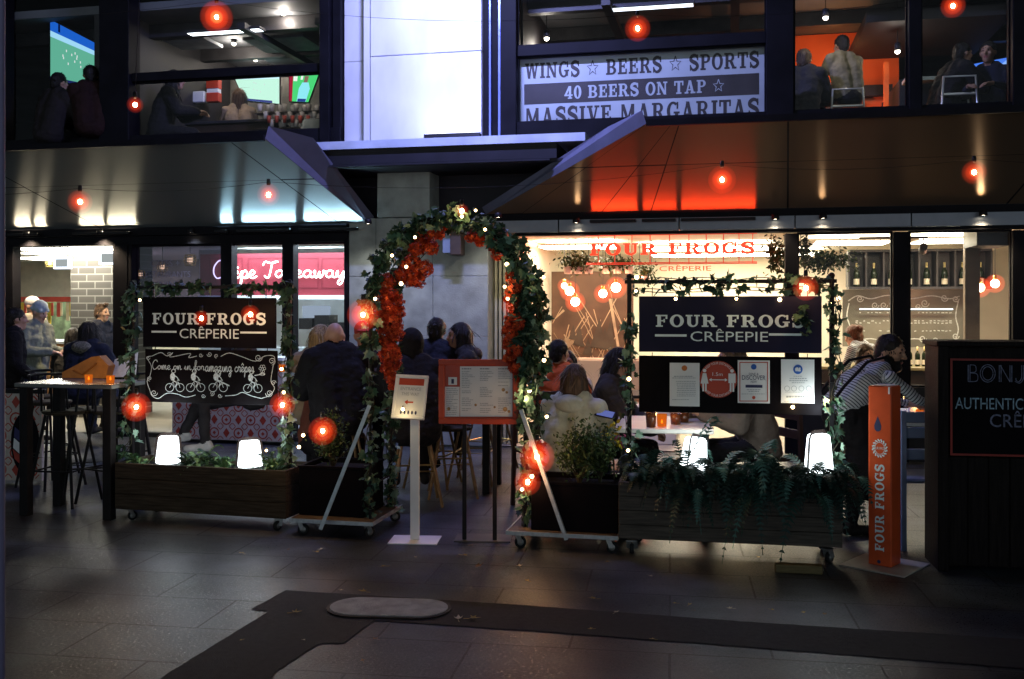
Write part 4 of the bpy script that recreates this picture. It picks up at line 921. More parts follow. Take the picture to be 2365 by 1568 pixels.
# frame ivy
zt = LF.px(490, 663, Lw)[1]
def up(u, w, z0, z1): return [(u, w, z0), (u, w, z1)]
garland('ivy_garland', 'ivy strands along the frame of the chalkboard planter', LF, [(up(lp0, Lw - .02, .75, zt), 90, .07), ([(lp0 - .05, Lw, zt), (lp1 + .03, Lw, zt)], 105, .045, (6, 4, 1)), (up(lp1, Lw - .02, .45, .95), 50, .07, bright), (up(lp1, Lw - .02, .95, zt), 65, .055), (up(lp0 - .02, Lw - .03, .45, .8), 25, .08)], 5, size=(.042, .08))
zt2 = RF.px(1690, 650, Rw)[1]
garland('ivy_garland', 'ivy strands along the frame of the fern planter', RF, [(up(rp0, Rw - .02, .9, 1.5), 60, .06, (5, 4, 2)), ([(rp0, Rw, zt2 + .01), (rp1, Rw, zt2 + .01)], 80, .035, (8, 2, .7)), ([(rp0, Rw, zt2 - .06), (rp1, Rw, zt2 - .04)], 45, .03, (8, 2, .8)), (up(rp1 + .02, Rw - .03, .5, zt2), 110, .065, (5, 4, 2)), (up(rp0, Rw - .02, .45, .9), 25, .05), ([(rp1 - .16, Rw - .09, 1.43), (rp1 - .2, Rw - .08, 1.56)], 18, .05, (8, 2, 0))], 6, size=(.04, .075))
# flower garlands
m_fl = [mat('orange_petal', (.55, .06, .012), .6, var=.35, scale=30), mat('deep_red_petal', (.33, .025, .008), .6, var=.35, scale=30), mat('bright_petal', (.8, .13, .03), .6, var=.3, scale=30)]
def flowers(label, pts, D, seed):
    c0 = P(pts[0][0], pts[0][1], D); t = thing('flower_garland', label, 'flower garland', (c0.x, c0.y, c0.z)); rg = random.Random(seed); mb = MB(); sb = MB(); pr = None
    for x, y, r in pts:
        c = P(x, y, D + rg.uniform(-.05, .05)) - c0; rr = r / FPX * D
        n = int(26 + r * r * .34)
        for i in range(n):
            d = Vector((rg.gauss(0, 1), rg.gauss(0, 1), rg.gauss(0, 1))).normalized(); q = c + d * rr * (.55 + .5 * rg.random())
            # small four petalled floret
            ax = (d + Vector((rg.gauss(0, .4), rg.gauss(0, .4), rg.gauss(0, .4)))).normalized(); u = ax.cross(Vector((.3, .2, 1))).normalized(); v = ax.cross(u); s = rg.uniform(.010, .017); mi = pick(rg, (5, 3, 2)); a0 = rg.uniform(0, 2)
            for k in range(4):
                a = a0 + k * math.pi / 2; e = u * math.cos(a) + v * math.sin(a); f_ = u * math.cos(a + 1.57) + v * math.sin(a + 1.57)
                mb.add([q, q + (e * .6 + f_ * .45 + ax * .2) * s, q + (e * 1.15 + ax * .1) * s, q + (e * .6 - f_ * .45 + ax * .2) * s], [(0, 1, 2, 3)], mi)
        if pr is not None and (c - pr).length < .4: sb.tube([pr, (pr + c) / 2 + Vector((0, 0, -.01)), c], .003, 5)
        pr = c
    mb.build('petals', m_fl, t); sb.build('stems', m_stem, t)
flowers('orange red flower garland hanging down the inner left side of the arch', [(979, 556, 22), (962, 576, 18), (994, 572, 18), (951, 612, 24), (978, 620, 22), (930, 634, 18), (963, 645, 20), (948, 648, 16), (891, 652, 22), (882, 676, 24), (903, 697, 30), (885, 715, 26), (916, 722, 20), (880, 742, 20), (903, 746, 28), (891, 770, 24), (916, 770, 18), (894, 797, 24), (908, 815, 20), (890, 822, 16), (911, 839, 16), (895, 850, 17), (904, 872, 15), (908, 890, 12)], 7.0, 2)
flowers('small orange red flower sprays under the crown of the arch', [(1004, 536, 16), (1016, 540, 12), (1030, 522, 8), (1090, 546, 17), (1108, 556, 14), (1138, 567, 15), (1150, 588, 15), (1168, 594, 10)], 6.9, 4)
flowers('orange red flower garland hanging down the inner right side of the arch', [(1182, 640, 15), (1190, 660, 17), (1180, 685, 18), (1200, 690, 16), (1192, 714, 21), (1180, 741, 19), (1196, 748, 16), (1176, 768, 19), (1194, 776, 16), (1174, 792, 16), (1188, 811, 17), (1174, 826, 14), (1190, 850, 15), (1196, 872, 12)], 6.62, 5)
# ferns
def frond(mb, base, az, L, rise, droop, rg, mi, wid=.16, np_=18):
    d = Vector((math.cos(az), math.sin(az), 0)); pts = []
    for i in range(np_ + 1):
        s = i / np_; pts.append(base + d * (L * (s - .25 * s * s)) + Vector((0, 0, rise * L * math.sin(min(s * 1.7, 1.57)) - droop * L * s * s)))
    tw = rg.uniform(-.5, .5)
    for i in range(1, np_):
        s = i / np_; t_ = (pts[i + 1] - pts[i - 1]).normalized(); sd = t_.cross(Vector((0, 0, 1)))
        if sd.length < .05: sd = d.cross(Vector((0, 0, 1)))
        sd = (sd.normalized() + t_.cross(sd).normalized() * tw).normalized(); w = wid * L * (math.sin(math.pi * min(1, .12 + s * .88)) ** .8) * rg.uniform(.8, 1.1)
        for sg in (-1, 1):
            tip = pts[i] + sd * sg * w + t_ * w * .45 + Vector((0, 0, -.15 * w)); h = t_ * (L / np_ * .42)
            mid = (pts[i] + tip) / 2 + Vector((0, 0, .06 * w))
            mb.add([pts[i] - h, pts[i] + h, mid + h * .8, tip, mid - h * .8], [(0, 1, 2, 3, 4)], mi)
    mb.tube([pts[i] for i in range(0, np_ + 1, 3)], .0022, 4, mi)
def fern(label, fr, u, w, z, n, L, seed, rise=.55, droop=.7, front=.5, wid=.14, wt=(5, 4, 1), mats=None, group=None, name='fern'):
    o = fr.w(u, w, z); t = thing(name, label, 'fern', o, fr.a, group); rg = random.Random(seed); mb = MB()
    for i in range(n):
        az = rg.uniform(0, 2 * math.pi) if rg.random() > front else rg.uniform(-2.5, -.6)
        frond(mb, Vector((rg.uniform(-.04, .04), rg.uniform(-.04, .04), 0)), az, L * rg.uniform(.6, 1.1), rise * rg.uniform(.5, 1.3), droop * rg.uniform(.5, 1.3), rg, pick(rg, wt), wid)
    mb.build('fronds', mats or m_fern, t); return t
zf_ = .43
gr = 'ferns spilling over the right planter'
for i, (x, n, L, lb) in enumerate(((1490, 30, .32, 'bushy fern at the arch end of the fern planter'), (1565, 52, .36, 'fern spilling over the planter just left of the tilted lantern'), (1650, 52, .36, 'fern spilling over the planter just right of the tilted lantern'), (1725, 50, .36, 'fern hanging over the middle of the planter between its two lanterns'), (1800, 54, .37, 'dense fern left of the lantern at the waiter end of the planter'), (1880, 48, .33, 'fern in front of the lantern at the waiter end of the planter'), (1955, 36, .32, 'fern spreading past the waiter end of the planter'))):
    fern(lb, RF, min(RF.u(x, .1), RL - .03), .1, zf_ + .0, n, L, 20 + i, rise=.85, droop=.95 if i else .5, front=.5, group=gr, wt=(7, 3, .6), wid=.17)
# long strap like hanging fronds
fern('pale sword fern with upright fronds beside the tilted lantern', RF, RF.u(1590, .2), .2, zf_ + .02, 9, .38, 40, rise=1.2, droop=.35, front=.2, wt=(0, 2, 5), wid=.12)
fern('long trailing fronds hanging low below the tilted lantern', RF, RF.u(1600, -.03), -.03, zf_ + .02, 4, .36, 41, rise=.12, droop=1.15, front=1, wt=(0, 3, 4), wid=.15)
fern('long trailing fronds hanging low in the middle of the fern planter', RF, RF.u(1745, -.03), -.03, zf_ + .02, 5, .34, 42, rise=.12, droop=1.15, front=1, wt=(0, 4, 3), wid=.15)
fern('long trailing fronds hanging low at the waiter end of the planter', RF, RF.u(1885, -.03), -.03, zf_ + .02, 3, .34, 43, rise=.12, droop=1.1, front=1, wt=(0, 4, 3), wid=.15)
m_jun = [leafmat('juniper_dark', (.02, .055, .02)), leafmat('juniper_mid', (.05, .11, .035)), leafmat('juniper_pale', (.12, .2, .07))]
for i, (x, n, L, lb) in enumerate(((325, 22, .22, 'feathery evergreen at the stool end of the chalkboard planter'), (455, 44, .24, 'feathery evergreen between the two lanterns of the chalkboard planter'), (512, 36, .22, 'second feathery evergreen between the lanterns nearest the black frame feet'), (630, 30, .22, 'pale feathery evergreen at the arch end of the chalkboard planter'))):
    fern(lb, LF, LF.u(x, .16), .16, .37, n, L, 60 + i, rise=.75, droop=.35, front=.3, wid=.13, mats=m_jun, wt=(4, 4, 2 + 2 * (i == 3)), name='evergreen')
# shrubs
def shrub(label, fr, u, w, z, r, h, n, seed, ls=(.022, .036)):
    o = fr.w(u, w, z); t = thing('shrub', label, 'shrub', o, fr.a); rg = random.Random(seed); mb = MB(); sb = MB()
    tips = []
    for i in range(26):
        a = rg.uniform(0, 6.28); k = rg.random() ** .6; tip = Vector((r * k * math.cos(a), r * k * math.sin(a), h * (1 - .5 * k * k) * rg.uniform(.55, 1.1))); tips.append(tip)
        sb.tube([(0, 0, -.02), (tip.x * .3, tip.y * .3, tip.z * .45), tip], [.006, .004, .002], 5)
    for i in range(n):
        tip = rg.choice(tips); q = tip * rg.uniform(.25, 1.05) ** .6 + Vector((rg.gauss(0, .03), rg.gauss(0, .03), rg.gauss(0, .03)))
        leaf(mb, q, rg.uniform(*ls), rg, OVAL, pick(rg, (5, 4, 1.5)), Vector((0, 0, .3)))
    mb.build('crown', m_grn, t); sb.build('trunk', m_stem, t)
shrub('leafy round shrub in the black planter box right of the arch', AF, AF.u(1338, .08), .08, .40, .16, .40, 1500, 8)
shrub('second leafy shrub behind it against the fern planter', AF, AF.u(1385, .16), .16, .40, .13, .42, 1000, 18)
shrub('thin dark shrub in the black planter box left of the arch', AF, AF.u(768, .2), .2, .43, .13, .42, 750, 9)
# yellow and pink flowers behind the shrub
c = P(1415, 1015, 6.75); t = thing('flower_pot_plant', 'yellow and pink flowers between the shrub and the fern planter', 'flowers', c); rg = random.Random(5); b = MB()
for i in range(60): leaf(b, Vector((rg.gauss(0, .035), rg.gauss(0, .03), rg.gauss(.0, .05))), .05, rg, OVAL, 0 if rg.random() < .8 else 1)
for i in range(16): leaf(b, Vector((.09 + rg.gauss(0, .02), rg.gauss(0, .02), .01 + rg.gauss(0, .015))), .04, rg, OVAL, 1)
b.build('petals', [mat('yellow_petal', (.5, .38, .03), .6), mat('pink_petal', (.5, .1, .2), .6)], t); MB().tube([(0, 0, 0), (.01, 0, -.3)], .006, 6).tube([(.08, 0, 0), (.02, 0, -.25)], .004, 6).build('stems', m_stem, t)
# fallen leaves
m_fall = [mat('fallen_leaf_tan', (.42, .30, .10), .7, var=.4, scale=30), mat('fallen_leaf_brown', (.2, .11, .05), .7, var=.4, scale=30), mat('fallen_leaf_pale', (.5, .45, .32), .7, var=.3, scale=30)]
MAPLE = [(0, -.1), (.12, .05), (.5, -.02), (.36, .22), (.55, .5), (.26, .44), (0, 1.0), (-.26, .44), (-.55, .5), (-.36, .22), (-.5, -.02), (-.12, .05)]
protos = []
for k in range(4):
    mb = MB(); rg = random.Random(70 + k); pts = [(x * rg.uniform(.8, 1.2), y) for x, y in MAPLE]
    vs = [Vector((x * .035, y * .05, .003 + .012 * abs(x) * rg.uniform(.4, 1.6) + .008 * abs(y - .4))) for x, y in pts]; h = 6
    mb.add(vs, [tuple(range(0, h + 1)), tuple([0] + list(range(h, 12)))]); mb.tube([(0, -.004, .004), (.004, -.03, .006)], .0012, 4)
    me = mb.build('fallen_leaf', m_fall[k % 3]); protos.append(me.data); bpy.data.objects.remove(me)
LV = [(560, 1281), (665, 1273), (745, 1271), (728, 1277), (890, 1311), (1085, 1262), (1200, 1312), (1068, 1285), (1375, 1386), (1110, 1308), (787, 1367), (844, 1370), (676, 1418), (838, 1531), (1058, 1435), (1086, 1432), (1368, 1455), (1570, 1326), (1500, 1332), (1562, 1396), (1590, 1400), (1600, 1412), (1420, 1418), (1780, 1410), (1855, 1416), (1905, 1420), (1690, 1408), (1510, 1480), (560, 1480), (530, 1236), (960, 1290), (1400, 1300), (1750, 1290), (870, 1480), (700, 1480), (1220, 1345)]
for i, (x, y) in enumerate(LV):
    p = GP(x, y); o = bpy.data.objects.new('fallen_leaf', protos[i % 4]); C.objects.link(o); o.location = (p.x, p.y, .005); s = rnd.uniform(.6, 1.25) * (.6 if i > 15 else 1); o.scale = (s, s, s); o.rotation_euler = (rnd.uniform(-.1, .1), rnd.uniform(-.1, .1), rnd.uniform(0, 6.28))
    tag(o, 'small curled autumn leaf lying on the dark paving', 'leaf', 'fallen leaves on the paving')
# ================================================================ LAMPS
m_lant = emat('lantern_glow', (.86, .96, 1.0), 5.0); m_strap = mat('lantern_strap', (.03, .018, .015), .5)
def lantern(label, fr, x, y0, y1, w, tilt=0, yaw=0, r=.088):
    u, z = fr.px(x, y1, w); zt = fr.px(x, y0, w)[1]; H = zt - z
    t = thing('lantern', label, 'lantern', fr.w(u, w, z), fr.a + yaw, None); t.rotation_euler = (0, tilt, fr.a + yaw)
    MB().lathe([(1e-3, 0), (r * .96, 0), (r, .012), (r * .8, H * .9), (r * .74, H * .97), (r * .6, H), (1e-3, H)], (0, 0, 0), 28).build('glowing_body', m_lant, t)
    b = MB(); pts = [(-r * 1.04, 0, .01), (-r * .86, 0, H * .93), (-r * .5, 0, H * 1.06), (r * .5, 0, H * 1.06), (r * .86, 0, H * .93), (r * 1.04, 0, .01)]
    for i in range(5): b.bar(pts[i], pts[i + 1], .022, .006, up=(0, 1, 0))
    b.build('carry_strap', m_strap, t)
    ld = bpy.data.lights.new('lantern_light', 'POINT'); ld.energy = 5; ld.color = (.82, .95, 1.0); ld.shadow_soft_size = .1
    lo = bpy.data.objects.new('lantern_light', ld); C.objects.link(lo); lo.parent = t; lo.location = (0, -.02, H + .16)
lantern('glowing white lantern at the stool end of the low planter', LF, 388, 1006, 1068, .14, .02, .6)
lantern('glowing white lantern at the arch end of the low planter', LF, 578, 1016, 1076, .14, -.03, .5)
lantern('glowing white lantern leaning among the ferns', RF, 1600, 1010, 1084, .16, .22, 1.15)
lantern('glowing white lantern at the waiter end of the fern planter', RF, 1890, 1002, 1088, .14, 0, .7)
# ---- festoon lamps: hot filament bulb inside volumes that imitate a red halo
m_hot = emat('hot_filament', (1.0, .72, .42), 60); m_cap = mat('lamp_cap', (.01, .01, .01), .5)
def redglass(name, col, k, s, tint):
    m = bpy.data.materials.new(name); m.use_nodes = True; t = m.node_tree; t.nodes.clear(); o = t.nodes.new('ShaderNodeOutputMaterial')
    a = t.nodes.new('ShaderNodeBsdfTransparent'); a.inputs[0].default_value = (*tint, 1); e = t.nodes.new('ShaderNodeEmission'); e.inputs[0].default_value = (*col, 1); e.inputs[1].default_value = s
    x = t.nodes.new('ShaderNodeMixShader'); x.inputs[0].default_value = k; t.links.new(a.outputs[0], x.inputs[1]); t.links.new(e.outputs[0], x.inputs[2]); t.links.new(x.outputs[0], o.inputs[0]); return m
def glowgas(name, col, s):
    # emissive volume imitating a halo round a lamp: brightness follows the depth looked through
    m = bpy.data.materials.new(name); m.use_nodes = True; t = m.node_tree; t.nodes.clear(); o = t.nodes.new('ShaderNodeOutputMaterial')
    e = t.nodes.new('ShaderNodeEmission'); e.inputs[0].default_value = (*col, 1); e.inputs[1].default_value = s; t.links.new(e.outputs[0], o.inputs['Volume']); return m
m_rg = glowgas('red_halo_glow', (1.0, .05, .01), 1.5); m_rgm = glowgas('red_halo_glow_middle', (1.0, .06, .012), 3.4); m_rg2 = glowgas('red_halo_glow_inner', (1.0, .2, .05), 14.0); m_ag = glowgas('amber_halo_glow', (1.0, .45, .15), 8)
def lamp(label, x, y, D, rpx, group='festoon lamps', core=.014, amber=False, power=1.0):
    c = P(x, y, D); t = thing('festoon_lamp', label, 'lamp', c, 0, group); r = rpx / FPX * D
    MB().ball((0, 0, 0), core, 8, sc=(1, 1, 1.15)).build('bulb', m_hot, t)
    MB().ball((0, 0, 0), r * 1.25, 16).build('globe', m_ag if amber else m_rg, t); MB().ball((0, 0, 0), r * .9, 14).build('middle_halo', m_rgm, t)  # nested glowing volumes imitate the red halo around the bulb
    if not amber: MB().ball((0, 0, 0), r * .48, 12).build('inner_halo', m_rg2, t)
    MB().lathe([(1e-3, r * 1.25 + .03), (.012, r * 1.25 + .03), (.014, r * 1.25), (.012, r * 1.25 - .012), (1e-3, r * 1.25 - .012)], (0, 0, 0), 10).build('cap', m_cap, t)
    ld = bpy.data.lights.new('lamp_light', 'POINT'); ld.energy = 1.1 * power; ld.color = (1.0, .42, .16); ld.shadow_soft_size = .03
    lo = bpy.data.objects.new('lamp_light', ld); C.objects.link(lo); lo.parent = t; lo.location = (0, -.0, 0)
for q in (('red haloed lamp glowing left of the arch before the bald man', 838, 727, 6.75, 30), ('red haloed lamp at the stool end below the chalkboard', 315, 940, 7.1, 27), ('red haloed lamp at the lower arch end corner of the chalkboard', 652, 935, 6.95, 24),
          ('red haloed lamp over the thin shrub left of the arch', 745, 995, 6.75, 27), ('red haloed lamp in front of the letter R of the left sign', 465, 735, 7.0, 15), ('red haloed lamp in front of the letter G of the left sign', 578, 726, 7.0, 18),
          ('red haloed lamp on the top corner of the fern planter frame', 1860, 665, 6.1, 24), ('red haloed lamp before the silver strut right of the arch', 1240, 1055, 6.4, 33), ('red haloed lamp low beside the black planter right of the arch', 1218, 1113, 6.4, 25),
          ('red globe lamp among the flowers on the right of the arch', 1190, 706, 6.7, 26), ('upper red haloed lamp among the flowers on the right of the arch', 1190, 658, 6.7, 16), ('red haloed lamp at the very top of the arch', 1066, 487, 6.6, 13)): lamp(*q)
ST = 'festoon lamps on the cables above the terrace'
for q in (('red haloed lamp on the lower cable before the pale left canopy end', 185, 466, 6.6, 22), ('red haloed lamp on the lower cable before the bluish canopy end', 620, 450, 6.6, 21), ('red haloed lamp on the lower cable before the red lit canopy', 1667, 415, 6.6, 26), ('red haloed lamp on the lower cable at the far right canopy', 2249, 398, 6.6, 22),
          ('red haloed lamp high before the upper left bar window', 500, 40, 6.9, 30), ('red haloed lamp before the window above the WINGS sign', 1472, 66, 6.9, 24), ('red haloed lamp at the top of the upper right window', 2200, 14, 6.9, 22), ('small red haloed lamp beside the dark upper left pillar', 312, 242, 6.75, 15)): lamp(*q, group=ST)
def cable(label, pts, D, sag=6):
    q = [P(x, y, D) for x, y in pts]; t = thing('festoon_cable', label, 'cable', q[0]); o = []
    for i in range(len(q) - 1):
        for j in range(8):
            s = j / 8; v = q[i].lerp(q[i + 1], s); v.z -= 4 * s * (1 - s) * .05 * (q[i + 1] - q[i]).length * .6; o.append(v - q[0])
    o.append(q[-1] - q[0]); MB().tube(o, .0013, 5).build('wire', m_black, t)
cable('thin lower festoon cable carrying four red lamps across the canopies', [(-500, 430), (185, 435), (620, 420), (1667, 380), (2249, 367), (2900, 350)], 6.6)
cable('thin upper festoon cable carrying red lamps across the upper windows', [(-500, 30), (500, 2), (1472, 34), (2200, -16), (2900, -30)], 6.9)
MB_ = thing('festoon_cable', 'short drop cable of the small lamp by the upper left pillar', 'cable', P(312, 215, 6.75)); MB().tube([(0, 0, 0), (.02, .05, .9)], .003, 5).build('wire', m_black, MB_)
# ---- small warm fairy bulbs
m_fairy = emat('fairy_bulb', (1.0, .66, .3), 14)
FB = [(323, 693), (926, 655), (958, 548), (938, 616), (1066, 500), (1098, 486), (1165, 662), (1172, 690), (1256, 832), (1262, 962), (1215, 921), (1222, 902), (1205, 1130), (1228, 1100), (690, 1032), (615, 1040), (655, 906), (650, 852), (1452, 875), (1450, 1040), (1895, 1096), (1830, 940), (1918, 700), (1935, 690), (1255, 640), (1235, 600), (905, 590), (1700, 690), (1560, 690), (1800, 692), (1470, 640), (1468, 672), (700, 1005), (1905, 925), (1170, 610), (1120, 530), (930, 945), (866, 690)]
for i, (x, y) in enumerate(FB):
    D = 6.9 if x < 700 else (6.6 if x < 1300 else 6.25)
    c = P(x, y, D); t = thing('fairy_light', 'tiny warm bulb of the fairy light strings wound through the ivy', 'fairy light', c, 0, 'fairy lights in the ivy'); r = rnd.uniform(.009, .014)
    MB().ball((0, 0, 0), r, 6).build('bulb', m_fairy, t); MB().tube([(0, 0, r * .8), (0, 0, r + .012)], .004, 5).build('cap', m_cap, t)
    if i % 3 == 0 or i in (10, 11, 9, 16):
        ld = bpy.data.lights.new('fairy_glow', 'POINT'); ld.energy = .35; ld.color = (1.0, .72, .35); ld.shadow_soft_size = .02
        lo = bpy.data.objects.new('fairy_glow', ld); C.objects.link(lo); lo.parent = t; lo.location = (0, -.05, 0)
# ---- tealight glasses
m_amb = redglass('lit_amber_tealight', (1.0, .3, .03), .35, .7, (.8, .35, .12)); m_flame = emat('flame', (1.0, .55, .12), 12); m_ambd = mat('amber_glass', (.16, .045, .015), .15, trans=.4, var=.1)
def tealight(label, p, lit=True, h=.085, r=.036, a=0):
    t = thing('tealight_glass', label, 'tealight', p, a)
    MB().lathe([(1e-3, 0), (r * .85, 0), (r, h), (r - .003, h), (r * .8, .006), (1e-3, .006)], (0, 0, 0), 16).build('glass', m_amb if lit else m_ambd, t)
    if lit:
        ld = bpy.data.lights.new('flame_light', 'POINT'); ld.energy = 1.2; ld.color = (1, .55, .2); ld.shadow_soft_size = .02; lo = bpy.data.objects.new('flame_light', ld); C.objects.link(lo); lo.parent = t; lo.location = (0, 0, h + .03)
        MB().lathe([(1e-3, .02), (.006, .026), (.005, .036), (1e-3, .048)], (0, 0, 0), 8).build('flame', m_flame, t)
def on(x, D, z): return ((x - CX) / FPX * D, D, z)
tealight('dark amber glass at the front left of the white table', on(1503, 6.83, .751), False, .1, .038); tealight('lit amber tealight in the middle of the white table', on(1528, 6.86, .751)); tealight('dark amber glass behind the lit tealight on the white table', on(1560, 6.98, .751), False, .075, .04); tealight('dark amber glass rearmost on the white table', on(1578, 7.1, .751), False, .07, .042)
tealight('lit tealight on the tall table nearest the leaning menu', on(205, 7.5, 1.001), True, .06, .03); tealight('lit tealight on the tall table nearest the planter frame', on(255, 7.48, 1.001), True, .055, .032); tealight('lit tealight glowing between the chalkboard and the bald man', on(652, 8.4, 1.021), True, .06, .03)
tealight('lit red tealight on the laid table behind the orange post', on(2126, 7.25, .751), True, .075, .036)
# ================================================================ INTERIORS
def ceil_light(label, x0, x1, w0, w1, z, m, name='ceiling_light', group=None):
    u0, u1 = U(x0, w0), U(x1, w0); c = G.w((u0 + u1) / 2, (w0 + w1) / 2, z); t = thing(name, label, 'ceiling light', c, G.a, group)
    a, b = (u1 - u0) / 2, (w1 - w0) / 2
    t.location.z -= .06; MB().box(-a, a, -b, b, 0, .012).build('housing', m_white, t); MB().box(-a + .02, a - .02, -b + .02, b - .02, -.004, -.0005).build('diffuser', m, t); MB().box(-a + .02, a - .02, -b + .02, b - .02, .0125, .016).build('added_upper_diffuser', m, t); return t  # upward diffuser is added to brighten the ceiling above the panel
e_cool = emat('cool_panel', (.68, .86, 1.0), 22); e_warm = emat('warm_panel', (1.0, .92, .70), 24); e_hall = emat('hall_panel', (1.0, .96, .82), 32); e_dim = emat('dim_panel', (.8, .9, 1.0), 2.2)
ceil_light('long cool white light trough over the crêpe takeaway counter', 470, 800, .18, .75, 2.385, e_cool)
ceil_light('warm ceiling panel over the left food hall near the door', 30, 220, 1.0, 1.6, 2.39, e_hall); ceil_light('warm ceiling panel deeper in the left food hall', 30, 260, 3.4, 4.2, 2.39, e_hall); ceil_light('ceiling panel deep behind the takeaway counter', 560, 780, 3.0, 4.0, 2.39, e_cool)
ceil_light('warm ceiling panel over the mural seats', 1240, 1420, 1.6, 2.2, 2.366, e_warm); ceil_light('warm ceiling panel behind the red neon sign', 1480, 1780, 2.2, 2.9, 2.366, e_warm)
ceil_light('warm ceiling panel over the wine shelf window', 1880, 2060, 1.4, 2.0, 2.366, e_warm); ceil_light('warm ceiling panel at the right end of the restaurant', 2120, 2320, 1.2, 1.9, 2.366, e_warm); ceil_light('warm ceiling panel far back over the restaurant bar', 1500, 1900, 4.0, 4.7, 2.366, e_warm)
# terrace downlights under the canopy heads
def down(label, x, w, z, power, col, spot=110, up_=0.0):
    u = U(x, w); t = thing('downlight', label, 'downlight', G.w(u, w, z), G.a, 'downlights under the canopies')
    MB().lathe([(1e-3, .05), (.035, .05), (.04, .0), (.034, -.002), (.03, .01), (1e-3, .012)], (0, 0, 0), 14).build('can', m_black, t)
    MB().lathe([(1e-3, .002), (.028, .002)], (0, 0, 0), 14).build('lens', emat('down_lens', (1, .85, .6), 25), t)
    ld = bpy.data.lights.new('downlight_beam', 'SPOT'); ld.energy = power; ld.color = col; ld.spot_size = R(spot); ld.spot_blend = .8; ld.shadow_soft_size = .03
    lo = bpy.data.objects.new('downlight_beam', ld); C.objects.link(lo); lo.parent = t; lo.location = (0, 0, -.02); lo.rotation_euler = (R(6), 0, 0)
    if up_:
        l2 = bpy.data.lights.new('uplight_beam', 'SPOT'); l2.energy = up_; l2.color = col; l2.spot_size = R(70); l2.spot_blend = 1; l2.shadow_soft_size = .03
        lp = bpy.data.objects.new('uplight_beam', l2); C.objects.link(lp); lp.parent = t; lp.location = (0, 0, .07); lp.rotation_euler = (R(180 + 40), 0, 0)
wm = (1.0, .78, .5)
for q in (('downlight under the left canopy end beside the food hall door', 60, -.14, 2.42, 95, wm, 120, 5), ('downlight under the left canopy above the tall table', 230, -.14, 2.42, 95, wm, 120, 5), ('downlight under the left canopy above the chalkboard', 440, -.14, 2.42, 16, (.8, .92, 1), 110, 0),
          ('downlight at the inner end of the right canopy', 1150, -.5, 2.50, 22, (1, .92, .8), 130, 0), ('added downlight brightening the takeaway side of the stone wall', 850, -.5, 2.46, 20, (.95, .95, .9), 130, 0), ('downlight left of the red neon sign', 1330, -.14, 2.46, 22, wm, 110, 3), ('downlight right of the red neon sign', 1790, -.14, 2.46, 24, wm, 110, 0), ('downlight over the post between the two right windows', 1900, -.14, 2.46, 26, wm, 110, 2.5), ('downlight under the far end of the right canopy', 2270, -.14, 2.46, 34, wm, 110, 9)): down(*q)  # the one by the stone wall is added to brighten it
# added light bars on the heads; their wash imitates reflections in the brushed soffit
def linear(label, x0, x1, w, z, e, col, par=None, tilt=-38):
    e = e * 1.5
    u0, u1 = U(x0, w), U(x1, w); t = thing('added_canopy_uplight', label, 'added light bar', G.w((u0 + u1) / 2, w, z), G.a); L = (u1 - u0) / 2
    MB().bbox(-L, L, -.03, .03, 0, .03, .003).build('housing', m_black, t)
    ld = bpy.data.lights.new('wash_light', 'AREA'); ld.shape = 'RECTANGLE'; ld.size = 2 * L; ld.size_y = .05; ld.energy = e; ld.color = col
    lo = bpy.data.objects.new('wash_light', ld); C.objects.link(lo); lo.parent = t; lo.location = (0, 0, .034); lo.rotation_euler = (R(180 - tilt), 0, 0)
cy = (.45, .78, 1.0)
for q in (('added slim cool light bar under the left canopy near its middle post', 498, 525, -.13, 2.42, 2.4, cy), ('added slim cool light bar under the left canopy over the first takeaway pane', 548, 672, -.13, 2.42, 8, cy), ('added slim cool light bar under the inner end of the left canopy', 692, 826, -.13, 2.42, 10, cy),
          ('added slim warm light bar under the far end of the left canopy', 20, 90, -.13, 2.42, 5.5, (1, .85, .6)), ('added slim warm light bar under the left canopy before the food hall', 170, 300, -.13, 2.42, 8, (1, .88, .62)),
          ('added slim red light bar above the word FOUR of the red neon sign', 1362, 1468, -.1, 2.46, 7, (1, .07, .02)), ('added slim red light bar above the middle of the red neon sign', 1482, 1560, -.1, 2.46, 3.5, (1, .07, .02)), ('added slim red light bar above the end of the red neon sign', 1572, 1744, -.1, 2.46, 9, (1, .07, .02))): linear(*q)
# ---- left food hall
def brickmat():
    m = bpy.data.materials.new('grey_brick'); m.use_nodes = True; t = m.node_tree; b = t.nodes['Principled BSDF']; b.inputs['Roughness'].default_value = .7
    tcn = t.nodes.new('ShaderNodeTexCoord'); mp = t.nodes.new('ShaderNodeMapping'); mp.inputs['Rotation'].default_value = (R(90), 0, 0); t.links.new(tcn.outputs['Object'], mp.inputs[0])
    br = t.nodes.new('ShaderNodeTexBrick'); br.inputs['Scale'].default_value = 1; br.inputs['Brick Width'].default_value = .26; br.inputs['Row Height'].default_value = .1; br.inputs['Mortar Size'].default_value = .009
    br.inputs['Color1'].default_value = (.085, .075, .062, 1); br.inputs['Color2'].default_value = (.055, .048, .04, 1); br.inputs['Mortar'].default_value = (.2, .19, .16, 1)
    t.links.new(mp.outputs[0], br.inputs[0]); t.links.new(br.outputs[0], b.inputs['Base Color']); return m
wb = 1.5
b = MB(); b.box(U(163, wb), U(266, wb), wb, wb + .9, .0, 2.42); b.build('brick_pier', brickmat(), BL)
m_dk = mat('dark_fitting', (.03, .028, .03), .5, var=.3)
def at(fr, x, y, w): u, z = fr.px(x, y, w); return fr.w(u, w, z)
